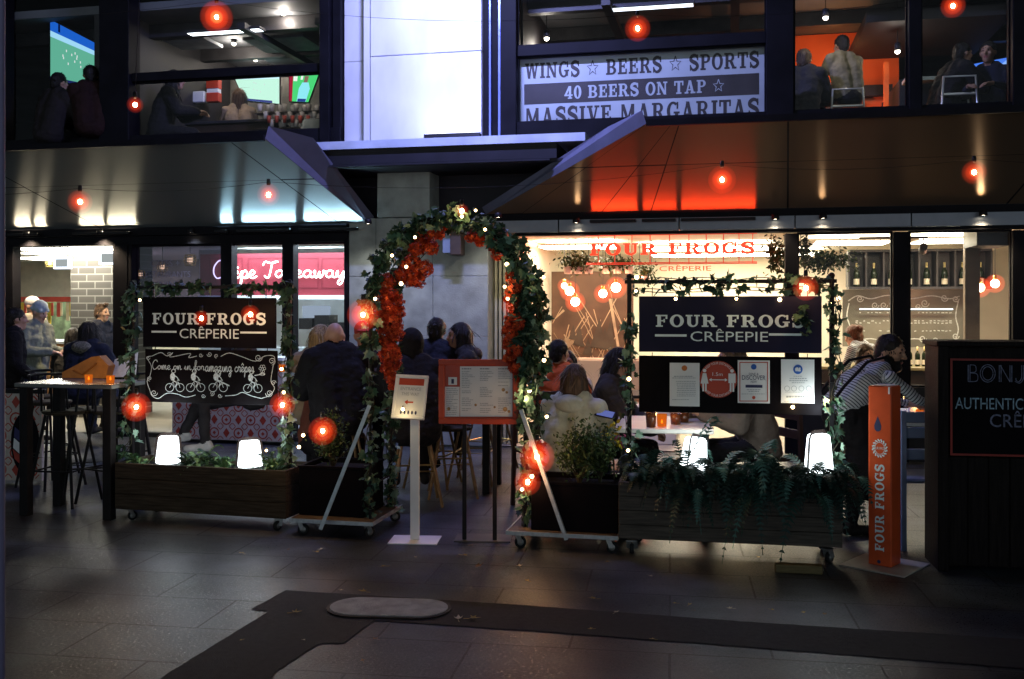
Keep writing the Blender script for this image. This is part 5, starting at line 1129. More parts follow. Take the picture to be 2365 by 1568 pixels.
def hangbox(label, x0, x1, y0, y1, w, m_in, m_out):
    u0, u1 = U(x0, w), U(x1, w); zt, zb = G.px((x0 + x1) / 2, y0, w)[1], G.px((x0 + x1) / 2, y1, w)[1]
    t = thing('hanging_sign', label, 'lit sign', G.w((u0 + u1) / 2, w, zb), G.a); a = (u1 - u0) / 2; H = zt - zb; e = .025
    b = MB()
    for q in ((-a, a, 0, e), (-a, a, H - e, H), (-a, -a + e, e, H - e), (a - e, a, e, H - e)): b.box(q[0], q[1], -.03, .03, q[2], q[3])
    b.build('lit_edge', m_out, t); MB().box(-a + e, a - e, -.02, .02, e, H - e).build('face', m_in, t)
    MB().tube([(-a * .6, 0, H), (-a * .6, 0, 2.42 - zb)], .004, 5).tube([(a * .6, 0, H), (a * .6, 0, 2.42 - zb)], .004, 5).build('rods', m_dk, t)
e_edge = emat('sign_edge', (.75, .85, 1), 3.0); e_face = emat('sign_face', (.6, .66, .66), .55)
hangbox('white edged lit sign hanging before the brick pier', 232, 289, 581, 611, .4, e_face, e_edge); hangbox('small white lit sign hanging over the food hall door', 127, 163, 594, 621, 1.0, e_face, e_edge)
m_brs = emat('brass_glow', (.8, .62, .2), .8); m_brassp = mat('brass', (.5, .38, .12), .3, metal=.9, var=.2)
def pendant(label, x, y, w, r, group):
    c = at(G, x, y, w); t = thing('pendant_lamp', label, 'pendant lamp', c, 0, group); k = r / FPX * c.y
    b = MB()
    for i in range(5):
        z = (-.8 + .4 * i) * k; rr = k * (1 - (abs(i - 2) * .12)); b.tube([(rr * math.cos(a * .4488), rr * math.sin(a * .4488), z) for a in range(15)], k * .07, 5)
    for i in range(8): a = i * .785; b.tube([(k * .72 * math.cos(a), k * .72 * math.sin(a), .85 * k), (k * math.cos(a), k * math.sin(a), 0), (k * .72 * math.cos(a), k * .72 * math.sin(a), -.85 * k)], k * .05, 4)
    b.build('cage', m_brassp, t); MB().ball((0, 0, 0), k * .5, 8).build('bulb', emat('pendant_bulb', (1, .75, .3), 5), t); MB().tube([(0, 0, k * .8), (0, 0, 2.42 - c.z)], .004, 5).build('cord', m_dk, t)
for q in (('brass cage lamp before the small white lit sign', 115, 608, 1.2, 10), ('brass cage lamp behind the tinted glass nearest the red fascia', 439, 601, .7, 15), ('brass cage lamp in the middle of the tinted glass', 375, 617, .9, 13), ('brass cage lamp at the door side of the tinted glass', 325, 634, 1.0, 11)): pendant(*q, 'brass cage pendant lamps')
# faint lettering on the tinted glass
b = MB(); ug = lambda x, y: G.px(x, y, .03)
def gl(tx, x0, x1, y0, y1):
    a = ug(x0, y1); c = ug(x1, y0); b = MB(); decal(b, fit(font_polys(tx), a[0], c[0], a[1], c[1]), .027); b.build('window_lettering', mat('faint_lettering', (.12, .12, .2), .6), BL)
gl('CAFES +', 348, 415, 600, 616); gl('RESTAURANTS', 326, 440, 626, 641); gl('DINING', 348, 420, 650, 664)
# food stall with bunting at the back of the hall
t = thing('food_stall', 'bright food stall with striped bunting at the back of the left hall', 'stall', G.w(U(90, 3.2), 3.2, 0), G.a)
MB().bbox(-1.2, 1.1, 0, .6, 0, .95, .01).build('counter', mat('stall_front', (.5, .25, .1), .6, var=.3, stretch=(20, 1, 1), scale=3), t); MB().bbox(-1.25, 1.15, -.05, .65, .951, 1.0, .005).build('counter_top', m_white, t)
MB().box(-1.2, 1.1, .7, .75, .8, 1.65).build('back_shelf', mat('stall_green', (.06, .09, .05), .6, var=.6, scale=8), t)
b = MB(); fl = [mat('flag_red', (.5, .07, .05), .7), mat('flag_cream', (.7, .6, .4), .7), mat('flag_yellow', (.55, .42, .06), .7)]
b.box(-1.2, 1.1, -.02, .0, 1.62, 1.70, 0)
for i in range(14): x = -1.15 + i * .165; b.box(x, x + .06, -.012, -.006, 1.38 - .06 * (i % 3), 1.61, i % 3); b.box(x + .061, x + .1, -.012, -.006, 1.4, 1.61, (i + 1) % 3)
b.build('bunting', fl, t)
# takeaway kiosk
wk = .75
t = thing('takeaway_kiosk', 'red panelled crêpe takeaway kiosk with a bright serving hatch', 'kiosk', (G.X, G.Y, 0), G.a)
zA, zB = G.px(640, 585, wk)[1], G.px(640, 682, wk)[1]
m_kred = mat('kiosk_red', (.2, .022, .032), .5, var=.1, scale=3); m_kdark = mat('kiosk_groove', (.15, .012, .02), .6, var=.1)
b = MB(); b.box(U(462, wk), U(806, wk), wk, wk + .08, zB, zA); b.build('fascia', m_kred, t)
b = MB()
for x0, x1 in ((485, 560), (572, 660), (672, 735), (742, 800)):
    for q in ((x0, x1, 596, 598), (x0, x1, 664, 666), (x0, x0 + 2, 598, 664), (x1 - 2, x1, 598, 664)): b.box(U(q[0], wk), U(q[1], wk), wk - .004, wk - .001, G.px(q[0], q[3], wk)[1], G.px(q[0], q[2], wk)[1])
b.build('panel_grooves', m_kdark, t); b = MB(); b.box(U(460, wk), U(806, wk), wk - .03, wk + .1, zB - .05, zB - .001); b.build('trim', m_white, t)
b = MB(); b.box(U(470, wk), U(806, wk), wk - .05, wk + .5, .0, 1.05); b.build('counter', mat('kiosk_counter', (.55, .58, .6), .4, var=.1), t)
b = MB(); b.box(U(460, 2.8), U(830, 2.8), 2.8, 2.85, 0, 2.4); b.build('back_wall', mat('kiosk_white', (.72, .78, .8), .6, var=.08), t)
b = MB()
for x0, x1, y0, y1 in ((690, 720, 735, 760), (726, 760, 728, 760), (764, 800, 745, 768), (560, 590, 740, 765)): b.box(U(x0, 2.0), U(x1, 2.0), 2.0, 2.3, G.px(x0, y1, 2.0)[1], G.px(x0, y0, 2.0)[1])
b.build('appliances', m_dk, t)
b = MB(); b.box(U(698, 2.6), U(760, 2.6), 2.6, 2.65, G.px(720, 742, 2.6)[1], G.px(720, 706, 2.6)[1]); b.build('menu_screen', emat('menu_screen', (.5, .62, .8), .5), t)
# neon script
t = thing('neon_sign', 'white neon script reading Crêpe Takeaway on the red kiosk fascia', 'neon sign', (G.X, G.Y, 0), G.a)
nw = wk - .03
def npt(x, y): u, z = G.px(x, y, nw); return (u, nw, z)
def neon(sx0, sx1, sy0, sy1, text):
    strokes = []; x = 0; b = MB()
    for ch in text:
        if ch == 'ê': strokes.append([(x + .06, .56), (x + .22, .74), (x + .36, .56)]); ch = 'e'
        p, adv = SCR[ch]; strokes.append([(a + x, q) for a, q in smooth(p, 5)])
        if ch == 't': strokes.append([(x, .6), (x + .36, .64)])
        x += adv
    for s_ in strokes: b.tube([npt(sx0 + (sx1 - sx0) * a / x, sy1 - (sy1 - sy0) * q) for a, q in s_], .0085, 5)
    b.build('neon_tube', emat('white_neon', (.92, .96, 1.0), 7), t)
neon(491, 592, 601, 643, 'Crêpe'); neon(608, 798, 603, 641, 'Takeaway')
# patterned tile panels
m_tile = mat('cream_tile', (.5, .44, .38), .4, var=.12, scale=20); m_tred = mat('red_tile_print', (.36, .045, .025), .45, var=.2, scale=20)
def tiles(t, x0, x1, z0, z1, y, s):
    b = MB(); nx = int((x1 - x0) / s); nz = int((z1 - z0) / s)
    for i in range(nx):
        for j in range(nz):
            cx, cz = x0 + (i + .5) * s, z0 + (j + .5) * s; k = s * .5
            if (i + j) % 2: decal(b, ribbon([(cx + k * .72 * math.cos(a * .5236), cz + k * .72 * math.sin(a * .5236)) for a in range(13)], k * .2), y, stag=.0001); decal(b, [[(cx - k * .3, cz), (cx, cz - k * .3), (cx + k * .3, cz), (cx, cz + k * .3)]], y - .001)
            else: decal(b, [[(cx - k * .55, cz), (cx, cz - k * .75), (cx + k * .55, cz), (cx, cz + k * .75)]], y)
            for dx, dz in ((-1, -1), (1, -1), (1, 1), (-1, 1)): decal(b, ribbon([(cx + dx * k * .98, cz + dz * k * .5), (cx + dx * k * .72, cz + dz * k * .72), (cx + dx * k * .5, cz + dz * k * .98)], k * .12), y, stag=.0001)
    b.build('tile_pattern', m_tred, t)
p0_ = GP(12, 1092); BFm = Fr(p0_.x - .6, 8.95, -8)
t = fthing('tiled_banner', 'low cafe banner with red and cream tile pattern and an oval dark badge', 'banner', BFm)
u1 = BFm.u(97); MB().bbox(0, u1, 0, .03, .03, .80, .004).build('panel', m_tile, t); tiles(t, .02, u1 - .02, .05, .80, -.001, .15); MB().bbox(-.03, u1 + .03, -.01, .04, .801, .84, .004).build('rail', m_tmet, t)
b = MB(); c = BFm.px(58, 1022, -.004); k = 1 / FPX * 9.3
decal(b, [[(c[0] + 34 * k * math.cos(a * .26), c[1] + 66 * k * math.sin(a * .26)) for a in range(24)]], -.004, 0); decal(b, [[(c[0] - 26 * k, c[1] + 10 * k), (c[0] - 6 * k, c[1] - 6 * k), (c[0] - 6 * k, c[1] - 30 * k), (c[0] - 28 * k, c[1] - 12 * k)]], -.006, 1); decal(b, [[(c[0] - 29 * k, c[1] - 14 * k), (c[0] - 6 * k, c[1] - 32 * k), (c[0] - 8 * k, c[1] - 50 * k), (c[0] - 24 * k, c[1] - 36 * k)]], -.007, 2); decal(b, [[(c[0] - 24 * k, c[1] + 34 * k), (c[0] - 5 * k, c[1] + 20 * k), (c[0] - 5 * k, c[1] - 2 * k), (c[0] - 26 * k, c[1] + 12 * k)]], -.0065, 3)
b.build('oval_badge', [m_board, m_paper, m_tred, mat('badge_blue', (.03, .03, .12), .5)], t)
t = fthing('tiled_counter', 'red and cream tiled counter front beneath the takeaway window', 'counter', G)
MB().bbox(U(395, -.35), U(650, -.35), -.33, -.05, .04, .95, .004).build('panel', m_tile, t); tiles(t, U(397, -.35), U(648, -.35), .05, .95, -.3315, .15); MB().bbox(U(392, -.35), U(653, -.35), -.36, -.06, .951, .99, .004).build('counter_top', m_white, t)
# bag on the tall table, leaning menus and papers
p = P(205, 868, 8.0); t = thing('tan_bag', 'tan leather bag leaning behind the tall table', 'bag', (p.x, p.y, 1.0), R(-8))
b = MB(); b.prism([(-.2, .0), (-.1, 0), (.17, 0), (.2, .10), (.12, .18), (.05, .17), (-.2, .045)], -.05, .05); b.build('body', mat('tan_leather', (.42, .18, .04), .5, var=.2, scale=14), t); MB().tube([(-.1, -.055, .06), (-.02, -.06, .03), (.1, -.055, .12)], .007, 6).build('handle', mat('tan_leather_strap', (.3, .12, .03), .5), t)
p = P(283, 835, 8.1); t = thing('folded_newspaper', 'pale folded paper standing at the planter end of the tall table', 'paper', (p.x, p.y, 1.0), R(20)); b = MB(); b.add([(-.1, 0, 0), (.1, -.03, 0), (.12, .05, .2), (-.06, .06, .14)], [(0, 1, 2, 3)]); b.add([(-.1, .004, 0), (.1, .09, 0), (.12, .056, .2), (-.06, .066, .14)], [(0, 1, 2, 3)]); b.build('sheets', mat('newsprint', (.6, .66, .72), .7, var=.15, scale=30), t)
# ---- restaurant interior
# vertical timber slats and strip beside the stone wall
b = MB(); sl0, sl1 = U(1132, .2), U(1192, .2)
for i in range(6): x = sl0 + (sl1 - sl0) * i / 6; b.box(x, x + .03, .2, .26, .02, 2.38)
b.build('timber_slats', mat('pale_slat', (.4, .36, .22), .6, var=.2), BL); b = MB(); b.box(sl0, sl1, .27, .3, .02, 2.38); b.build('slat_backing', m_dk, BL)
# mural panel
wm_ = 2.9; t = thing('wall_mural', 'tall brown wall mural of pale crossing lines and wedges behind the diners', 'mural', (G.X, G.Y, 0), G.a)
mu = lambda x, y: G.px(x, y, wm_)
a0, a1 = mu(1273, 862), mu(1462, 626); MB().box(a0[0], a1[0], wm_, wm_ + .05, a0[1], a1[1]).build('panel', mat('mural_brown', (.06, .036, .022), .6, var=.5, scale=2.2, detail=6), t)
b = MB(); rg = random.Random(21)
mp_ = lambda x, y: (mu(x, y)[0], mu(x, y)[1])
for pl in (((1275, 835), (1275, 815), (1318, 770), (1322, 778)), ((1278, 836), (1300, 808), (1330, 770), (1345, 772)), ((1405, 690), (1412, 690), (1430, 800), (1424, 800)), ((1276, 742), (1280, 736), (1300, 714), (1304, 718))): decal(b, [[mp_(*q) for q in pl]], wm_ - .002)
for k in range(30):
    x = rg.uniform(1280, 1450); y = rg.uniform(690, 840); a = rg.choice((58, 62, 118, 122, 75, 105)); L = rg.uniform(40, 120); dx, dy = L * math.cos(R(a)) / 2, L * math.sin(R(a)) / 2
    q = [(min(max(x - dx, 1276), 1458), min(max(y - dy, 640), 856)), (min(max(x + dx, 1276), 1458), min(max(y + dy, 640), 856))]
    decal(b, ribbon([mp_(*q[0]), mp_(*q[1])], rg.uniform(.006, .014)), wm_ - .003 - .0004 * k)
b.build('pale_lines', mat('mural_cream', (.26, .2, .13), .6, var=.3, scale=6), t)
b = MB()
for k in range(9):
    x = rg.uniform(1300, 1440); y = rg.uniform(760, 840); s = rg.uniform(18, 40); decal(b, [[mp_(x, y + s * .8 if y + s * .8 < 858 else 856), mp_(min(x + s, 1458), min(y + s, 857)), mp_(min(x + s * .6, 1458), y - s)]], wm_ - .016 - .0004 * k)
b.build('dark_wedges', mat('mural_dark', (.035, .028, .02), .6, var=.3), t)
# hanging planters with globe pendants
m_pot = mat('white_pot', (.75, .72, .66), .5, var=.05); e_globe = emat('globe_glow', (1.0, .74, .45), 16); m_rgg = glowgas('pendant_halo_glow', (1.0, .08, .02), 3.2)
def hangplant(label, x, y, w, rx, rz, n, seed, pots=3):
    c = at(G, x, y, w); t = thing('hanging_plant', label, 'hanging plant', c, G.a); rg = random.Random(seed); b = MB(); k = c.y / FPX
    for i in range(n):
        q = Vector((rg.gauss(0, .5) * rx * k, rg.gauss(0, .4) * rx * k * .6, rg.gauss(0, .45) * rz * k)); leaf(b, q, rg.uniform(.03, .07), rg, OVAL, pick(rg, (4, 4, 2)), Vector((0, 0, -.4)))
    b.build('foliage', m_grn, t); b = MB()
    for i in range(pots): b.lathe([(1e-3, 0), (.045, 0), (.06, .09), (.055, .09), (1e-3, .07)], ((i - (pots - 1) / 2) * rx * k * .6, 0, -rz * k * .9 - .04), 12)
    b.build('pot', m_pot, t); b = MB(); b.tube([(-rx * k * .6, 0, 0), (-rx * k * .6, 0, 2.39 - c.z)], .004, 5).tube([(rx * k * .6, 0, 0), (rx * k * .6, 0, 2.39 - c.z)], .004, 5); b.build('wires', m_dk, t)
hangplant('leafy hanging planter over the globe lamps at the mural', 1335, 605, 1.3, 40, 22, 420, 1); hangplant('leafy hanging planter under the first letters of the neon sign', 1425, 608, 1.6, 45, 18, 380, 2); hangplant('small leafy hanging planter behind the fern planter frame post', 1490, 625, 1.9, 22, 24, 200, 3, 1)
hangplant('dark trailing foliage beside the post at the end of the neon sign', 1795, 588, .5, 24, 48, 420, 4, 0); hangplant('pale green trailing plant on top of the wine shelf window', 1900, 600, .9, 62, 26, 700, 5, 0); hangplant('tall leafy sprig behind the window post next to the pale trailing plant', 1856, 575, .6, 12, 30, 150, 6, 0)
for i, (x, y, r, w, lb) in enumerate(((1315, 672, 13, 1.5, 'globe bulb leftmost of the cluster before the mural'), (1328, 697, 13, 1.3, 'globe bulb lowest of the cluster before the mural'), (1392, 678, 12, 1.5, 'globe bulb right of the middle of the mural cluster'), (1422, 664, 14, 1.4, 'globe bulb rightmost of the mural cluster nearest the frame post'), (1303, 660, 9, 1.8, 'small globe bulb behind the leftmost one of the mural cluster'), (2262, 664, 13, 1.0, 'globe bulb lower of the pair in the far right window'), (2297, 655, 12, 1.1, 'globe bulb upper of the pair in the far right window'))):
    c = at(G, x, y, w); k = c.y / FPX; t = thing('globe_pendant', lb, 'pendant lamp', c, 0, 'bare globe bulbs in the restaurant')
    MB().ball((0, 0, 0), r * k * .8, 10).build('bulb', e_globe, t); MB().ball((0, 0, 0), r * k * 1.85, 14).build('red_halo', m_rgg, t); MB().tube([(0, 0, r * k * .7), (0, 0, 2.39 - c.z)], .004, 5).build('cord', m_dk, t); MB().lathe([(1e-3, .05), (.02, .05), (.022, 0), (1e-3, 0)], (0, 0, r * k * .7), 10).build('cap', m_brassp, t)  # red volume imitates a halo around each bulb
    if i in (1, 3, 5):
        ld = bpy.data.lights.new('bulb_light', 'POINT'); ld.energy = 24; ld.color = (1, .12, .04) if i < 5 else (1, .5, .3); ld.shadow_soft_size = .06; lo = bpy.data.objects.new('bulb_light', ld); C.objects.link(lo); lo.parent = t; lo.location = (0, .25, -.08)
# red neon sign
wn = .02; t = thing('red_neon_sign', 'large red lit FOUR FROGS letters hung from red rails over the restaurant opening', 'neon sign', (G.X, G.Y, 0), G.a)
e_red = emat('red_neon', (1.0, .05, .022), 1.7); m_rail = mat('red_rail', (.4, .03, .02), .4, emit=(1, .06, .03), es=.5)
nu = lambda x, y: G.px(x, y, wn)
a, c = nu(1362, 591), nu(1742, 556); b = MB()
for wd in words(fit(slab_text('FOUR FROGS', .12)[0], a[0], c[0], a[1], c[1])):
    b = MB()
    for i, q in enumerate(wd): y_ = wn - .0006 * (i % 7); b.prism(q, y_, y_ + .03)
    b.build('letters', e_red, t)
a, c = nu(1522, 626), nu(1642, 611); b = MB(); decal(b, fit(font_polys('CRÊPERIE'), a[0], c[0], a[1], c[1]), wn); b.build('small_letters', emat('red_neon_dim', (1.0, .09, .04), 1.6), t)
b = MB(); xs = (1362, 1745)
for y in (541, 606, 609): q0, q1 = nu(1352, y), nu(1748, y); b.tube([(q0[0], wn + .04, nu(1550, y)[1]), (q1[0], wn + .04, nu(1550, y)[1])], .006, 6)
for x in (1380, 1418, 1458, 1500, 1545, 1590, 1630, 1670, 1706, 1738): q0, q1 = nu(x, 541), nu(x, 608); b.tube([(q0[0], wn + .045, q0[1] + .02), (q0[0], wn + .045, q1[1])], .005, 5)
b.build('rails', m_rail, t)
ld = bpy.data.lights.new('neon_back_light', 'AREA'); ld.shape = 'RECTANGLE'; ld.size = 1.7; ld.size_y = .14; ld.energy = 9; ld.color = (1, .07, .025); lo = bpy.data.objects.new('neon_back_light', ld); C.objects.link(lo); lo.parent = t
lo.location = ((U(1362) + U(1742)) / 2, wn + .06, nu(1550, 574)[1]); lo.rotation_euler = (R(100), 0, 0)
# wine shelf
ws = 2.7; t = thing('wine_shelf', 'dark cubby shelf of wine bottles along the back of the right windows', 'shelf', (G.X, G.Y, 0), G.a)
wz0, wz1 = G.px(2100, 662, ws)[1], G.px(2100, 590, ws)[1]; su0, su1 = U(1960, ws), U(2290, ws)
b = MB(); b.box(su0, su1, ws + .3, ws + .33, wz0, wz1 + .05); b.box(su0, su1, ws, ws + .3, wz0 - .03, wz0); b.box(su0, su1, ws, ws + .3, wz1 + .05, wz1 + .08)
nb = 8
for i in range(nb + 1): x = su0 + (su1 - su0) * i / nb; b.box(x - .01, x + .01, ws + .005, ws + .295, wz0, wz1 + .05)
b.build('cubbies', m_dk, t)
m_bot = mat('dark_green_glass', (.012, .02, .01), .12, var=.1); m_lab = mat('bottle_label', (.6, .55, .42), .6, var=.1)
def bottle(label, p, h=.3, group='wine bottles on the shelf', cap=(.5, .4, .18)):
    t = thing('wine_bottle', label, 'bottle', p, rnd.uniform(0, 6), group); k = h / .3
    MB().lathe([(1e-3, 0), (.036 * k, 0), (.037 * k, .17 * k), (.03 * k, .2 * k), (.014 * k, .225 * k), (.013 * k, .235 * k)], (0, 0, 0), 14).build('glass', m_bot, t)
    MB().lathe([(.0145 * k, .236 * k), (.0145 * k, .298 * k), (1e-3, .3 * k)], (0, 0, 0), 12).build('foil', mat('gold_foil', cap, .4, metal=.3), t); MB().lathe([(.0375 * k, .03 * k), (.0375 * k, .1 * k)], (0, 0, 0), 14).build('label', m_lab, t)
    return t
for i in range(nb): x = su0 + (su1 - su0) * (i + .5) / nb; bottle('green wine bottle with a pale label standing in a dark shelf cubby', G.w(x, ws + .12, wz0), .31)
# chalk mirror
wc = 3.2; t = thing('chalk_mirror', 'long grey mirror board with white chalk scrolls below the wine shelf', 'menu mirror', (G.X, G.Y, 0), G.a)
mm_ = lambda x, y: G.px(x, y, wc); a0, a1 = mm_(1945, 800), mm_(2255, 668)
MB().box(a0[0], a1[0], wc, wc + .03, a0[1], a1[1]).build('panel', mat('grey_mirror', (.17, .16, .12), .35, metal=.2, var=.35, scale=2), t)
b = MB(); S = []
S += ribbon([mm_(x, y) for x, y in smooth([(1958, 695), (1980, 683), (2010, 690), (2050, 682), (2100, 690), (2150, 683), (2190, 690), (2215, 684)], 5)], .014) + ribbon([mm_(x, y) for x, y in smooth([(1960, 700), (1955, 730), (1962, 755), (1956, 775), (1966, 790)], 5)], .014) + ribbon([mm_(x, y) for x, y in smooth([(2212, 695), (2206, 730), (2212, 760), (2206, 785)], 5)], .014) + ribbon([mm_(x, y) for x, y in smooth([(1966, 790), (2010, 782), (2060, 792), (2110, 782), (2160, 790), (2206, 785)], 5)], .014)
for x, y, r in ((2020, 705, 9), (2040, 705, 9), (2060, 700, 8), (2135, 700, 10), (2120, 708, 8), (2180, 688, 9), (1985, 690, 8), (2206, 690, 8), (1962, 788, 7), (2130, 782, 9), (2160, 786, 9), (2206, 776, 8)): S += ribbon([mm_(*q) for q in spiral(x, y, r, 1.5, 0)], .012)
for y in (722, 741, 746, 764):
    for x in range(1975, 2195, 9):
        if rg.random() < .75: S += ribbon([mm_(x, y + rg.uniform(-1, 1)), mm_(x + rg.uniform(3, 7), y)], .012)
decal(b, S, wc - .003, stag=.0003); b.build('chalk_scrolls', mat('white_chalk_scrolls', (.6, .62, .55), .8, var=.3, scale=40), t)
t = thing('led_strip', 'bright bluish light strip running in front of the chalk mirror', 'light strip', (G.X, G.Y, 0), G.a); z = G.px(2100, 714, wc - .2)[1]; MB().box(U(1985, wc - .2), U(2200, wc - .2), wc - .2, wc - .17, z - .006, z + .006).build('strip', emat('led_strip_glow', (.8, .9, 1), 3.5), t); MB().box(U(1985, wc - .2), U(2200, wc - .2), wc - .168, wc - .15, z - .01, z + .01).build('channel', m_steel, t)
# bar with bottles
t = thing('bar_counter', 'dark restaurant bar counter below the chalk mirror', 'bar', (G.X, G.Y, 0), G.a); MB().bbox(U(1850, 1.9), U(2330, 1.9), 1.9, 2.4, 0, .80, .01).build('counter', m_dk, t); MB().bbox(U(1850, 1.9), U(2330, 1.9), 1.85, 2.45, .801, .84, .006).build('counter_top', mat('bar_top', (.2, .17, .08), .3, var=.3), t)
for x in (2085, 2100, 2118, 2134, 2150, 2168, 2190): bottle('olive bottle standing on the dark bar counter', G.w(U(x, 2.05), 2.05, .84), .24, 'bottles on the bar counter')
b = MB(); q0, q1 = G.px(1990, 624, 1.5), G.px(2240, 570, 1.5); b.tube([(U(1985, 1.2), 1.2, 2.34), (U(2140, .6), .6, 2.30)], .015, 6); b.build('track_rail', m_dk, BL)
t = thing('spot_lamp', 'dark adjustable spot lamp on the rail behind the far right window', 'spot lamp', at(G, 2131, 574, .7), G.a); MB().lathe([(1e-3, -.06), (.045, -.05), (.04, .05), (1e-3, .06)], (0, 0, 0), 12, 0, Matrix.Rotation(R(60), 3, 'X')).build('head', m_dk, t); MB().tube([(0, 0, .03), (0, 0, .12)], .008, 6).build('bracket', m_dk, t)
b = MB(); b.bbox(U(2255, .3), U(2334, .3), .3, .9, G.px(2300, 567, .3)[1], 2.37, .004); b.build('bulkhead', m_dk, BL)
b = MB(); b.box(U(2228, .9), U(2262, .9), .9, 1.0, .0, 2.37); b.build('room_column', mat('room_column_brown', (.16, .12, .08), .5, var=.2), BL)
# white glassware on table under the waiter
def wineglass(label, x, D, z=.751, h=.17):
    t = thing('wine_glass', label, 'wine glass', on(x, D, z)); gm = glassmat('clear_glass', .18, (.9, .95, .95), .05)
    MB().lathe([(.032, 0), (.004, .006), (.004, h * .45), (.03, h * .6), (.034, h * .78), (.028, h)], (0, 0, 0), 16).build('glass', gm, t)
wineglass('clear wine glass on the laid table beneath the waiter hand', 2092, 7.3); wineglass('clear wine glass at the back of the laid table', 2112, 7.6)
for i, (x, D, lb) in enumerate(((2108, 7.35, 'white folded napkin cone on the laid table by the waiter hand'), (2145, 7.3, 'white folded napkin cone on the laid table nearest the cabinet'))):
    t = thing('napkin', lb, 'napkin', on(x, D, .751)); MB().lathe([(.05, 0), (.03, .08), (.008, .17), (1e-3, .172)], (0, 0, 0), 7, smooth=False).build('cloth', m_white, t)
t = thing('napkin', 'folded white napkin lying flat at the near edge of the laid table', 'napkin', on(2106, 7.12, .751), R(-10)); MB().bbox(-.11, .11, -.06, .06, 0, .012, .004).bbox(-.1, .1, -.055, .055, .0125, .022, .004).build('cloth', m_white, t)
# blue chair behind post
def chair(label, x, D, a, m, h=.46, group=None):
    t = thing('cafe_chair', label, 'chair', ((x - CX) / FPX * D, D, 0), R(a), group)
    MB().bbox(-.2, .2, -.2, .2, h - .03, h, .01).build('seat', m, t); b = MB()
    for z in (h + .16, h + .3, h + .4): b.bbox(-.2, .2, .185, .205, z - .035, z + .035, .005)
    b.build('backrest', m, t)
    for sx_ in (-1, 1): MB().bar((sx_ * .19, -.18, h - .03), (sx_ * .2, -.2, 0), .03, .03).build('leg', m, t); MB().bar((sx_ * .19, .19, h + .44), (sx_ * .2, .22, 0), .03, .03).build('leg', m, t)
    return t
m_bluec = mat('blue_grey_paint', (.16, .2, .3), .5, var=.2); m_dchair = mat('dark_chair', (.05, .025, .02), .5, var=.3)
chair('blue grey chair between the orange post and the cabinet', 2125, 6.65, 180, m_bluec); chair('dark chair behind the woman in the pale hoodie', 1262, 7.75, 20, m_dchair); chair('dark chair behind the white table beside the notice board', 1760, 7.5, -70, m_dchair)
# cream cushion banquette
t = thing('bench_seat', 'cream padded bench along the wall behind the two women', 'bench', at(G, 1420, 1040, .6) * 1.0, G.a); t.location.z = 0; MB().bbox(-.7, .7, 0, .5, 0, .45, .02).build('seat', m_cream, t); MB().bbox(-.7, .7, .38, .52, .451, .95, .03).build('backrest', m_cream, t)

# ================================================================ UPPER FLOOR
# printed window panel
t = thing('window_banner', 'black and white WINGS BEERS SPORTS panel inside the upper window', 'banner', (G.X, G.Y, 0), G.a); wp = .1
m_bw = mat('banner_white', (.34, .38, .4), .5, var=.12, scale=2); m_bk = mat('banner_black', (.03, .025, .026), .5, var=.2)
a0, a1 = U(1200, wp), U(1766, wp); MB().box(a0, a1, wp, wp + .01, 3.5, 4.30).build('panel', m_bw, t)
b = MB(); decal(b, rect(a0 + .05, 3.795, a1 - .06, 4.02), wp - .002); b.build('black_band', m_bk, t)
letters(t, fit(slab_text('WINGS * BEERS * SPORTS', .1)[0], a0 + .06, a1 - .06, 4.07, 4.26), m_bk, 'lettering', wp - .002)
letters(t, fit(slab_text('40 BEERS ON TAP *', .1)[0], a0 + .5, a1 - .42, 3.83, 3.985), m_bw, 'lettering', wp - .004)
letters(t, fit(slab_text('MASSIVE MARGARITAS', .1)[0], a0 + .06, a1 - .06, 3.55, 3.765), m_bk, 'lettering', wp - .002)
# screens
def hexc(r, g, b_): return tuple((v / 255) ** 2.2 for v in (r, g, b_))
def screen(label, corners, D, cols, th=.05):
    """cols: list of (polygon in 0..1 coords, colour, strength)"""
    q = [P(x, y, d) for (x, y), d in zip(corners, D)]; c = sum(q, Vector()) / 4; t = thing('tv_screen', label, 'television', c)
    q = [v - c for v in q]; ex = q[1] - q[0]; ez = q[0] - q[3]; n = ex.cross(ez).normalized()
    n = n if n.y < 0 else -n
    pt = lambda u, v, k=0: q[3].lerp(q[2], u).lerp(q[0].lerp(q[1], u), v) + n * k
    b = MB(); o = [pt(-.02, -.03), pt(1.02, -.03), pt(1.02, 1.03), pt(-.02, 1.03)]; bk = [v - n * th for v in o]; b.add(o + bk, [(0, 1, 2, 3), (7, 6, 5, 4), (0, 4, 5, 1), (1, 5, 6, 2), (2, 6, 7, 3), (3, 7, 4, 0)]); b.build('casing', m_black, t)
    for i, (poly, col, s) in enumerate(cols):
        b = MB(); vs = [pt(u, v, .003 + .0015 * i) for u, v in poly]; b.add(vs, [tuple(range(len(vs)))]); b.build('picture', emat('screen_%d_%s' % (i, label[:12]), hexc(*col), s), t)
RC = lambda a, b_, c, d: [(a, b_), (c, b_), (c, d), (a, d)]
rg = random.Random(9)
pl = [(RC(.05 + rg.random() * .85, .25 + rg.random() * .4, 0, 0), None, 0) for _ in range(0)]
def players(n, x0, x1, y0, y1, s, col=(215, 225, 225)):
    o = []
    for i in range(n): x, y = rg.uniform(x0, x1), rg.uniform(y0, y1); o.append((RC(x, y, x + s, y + s * 2.2), col, .9))
    return o
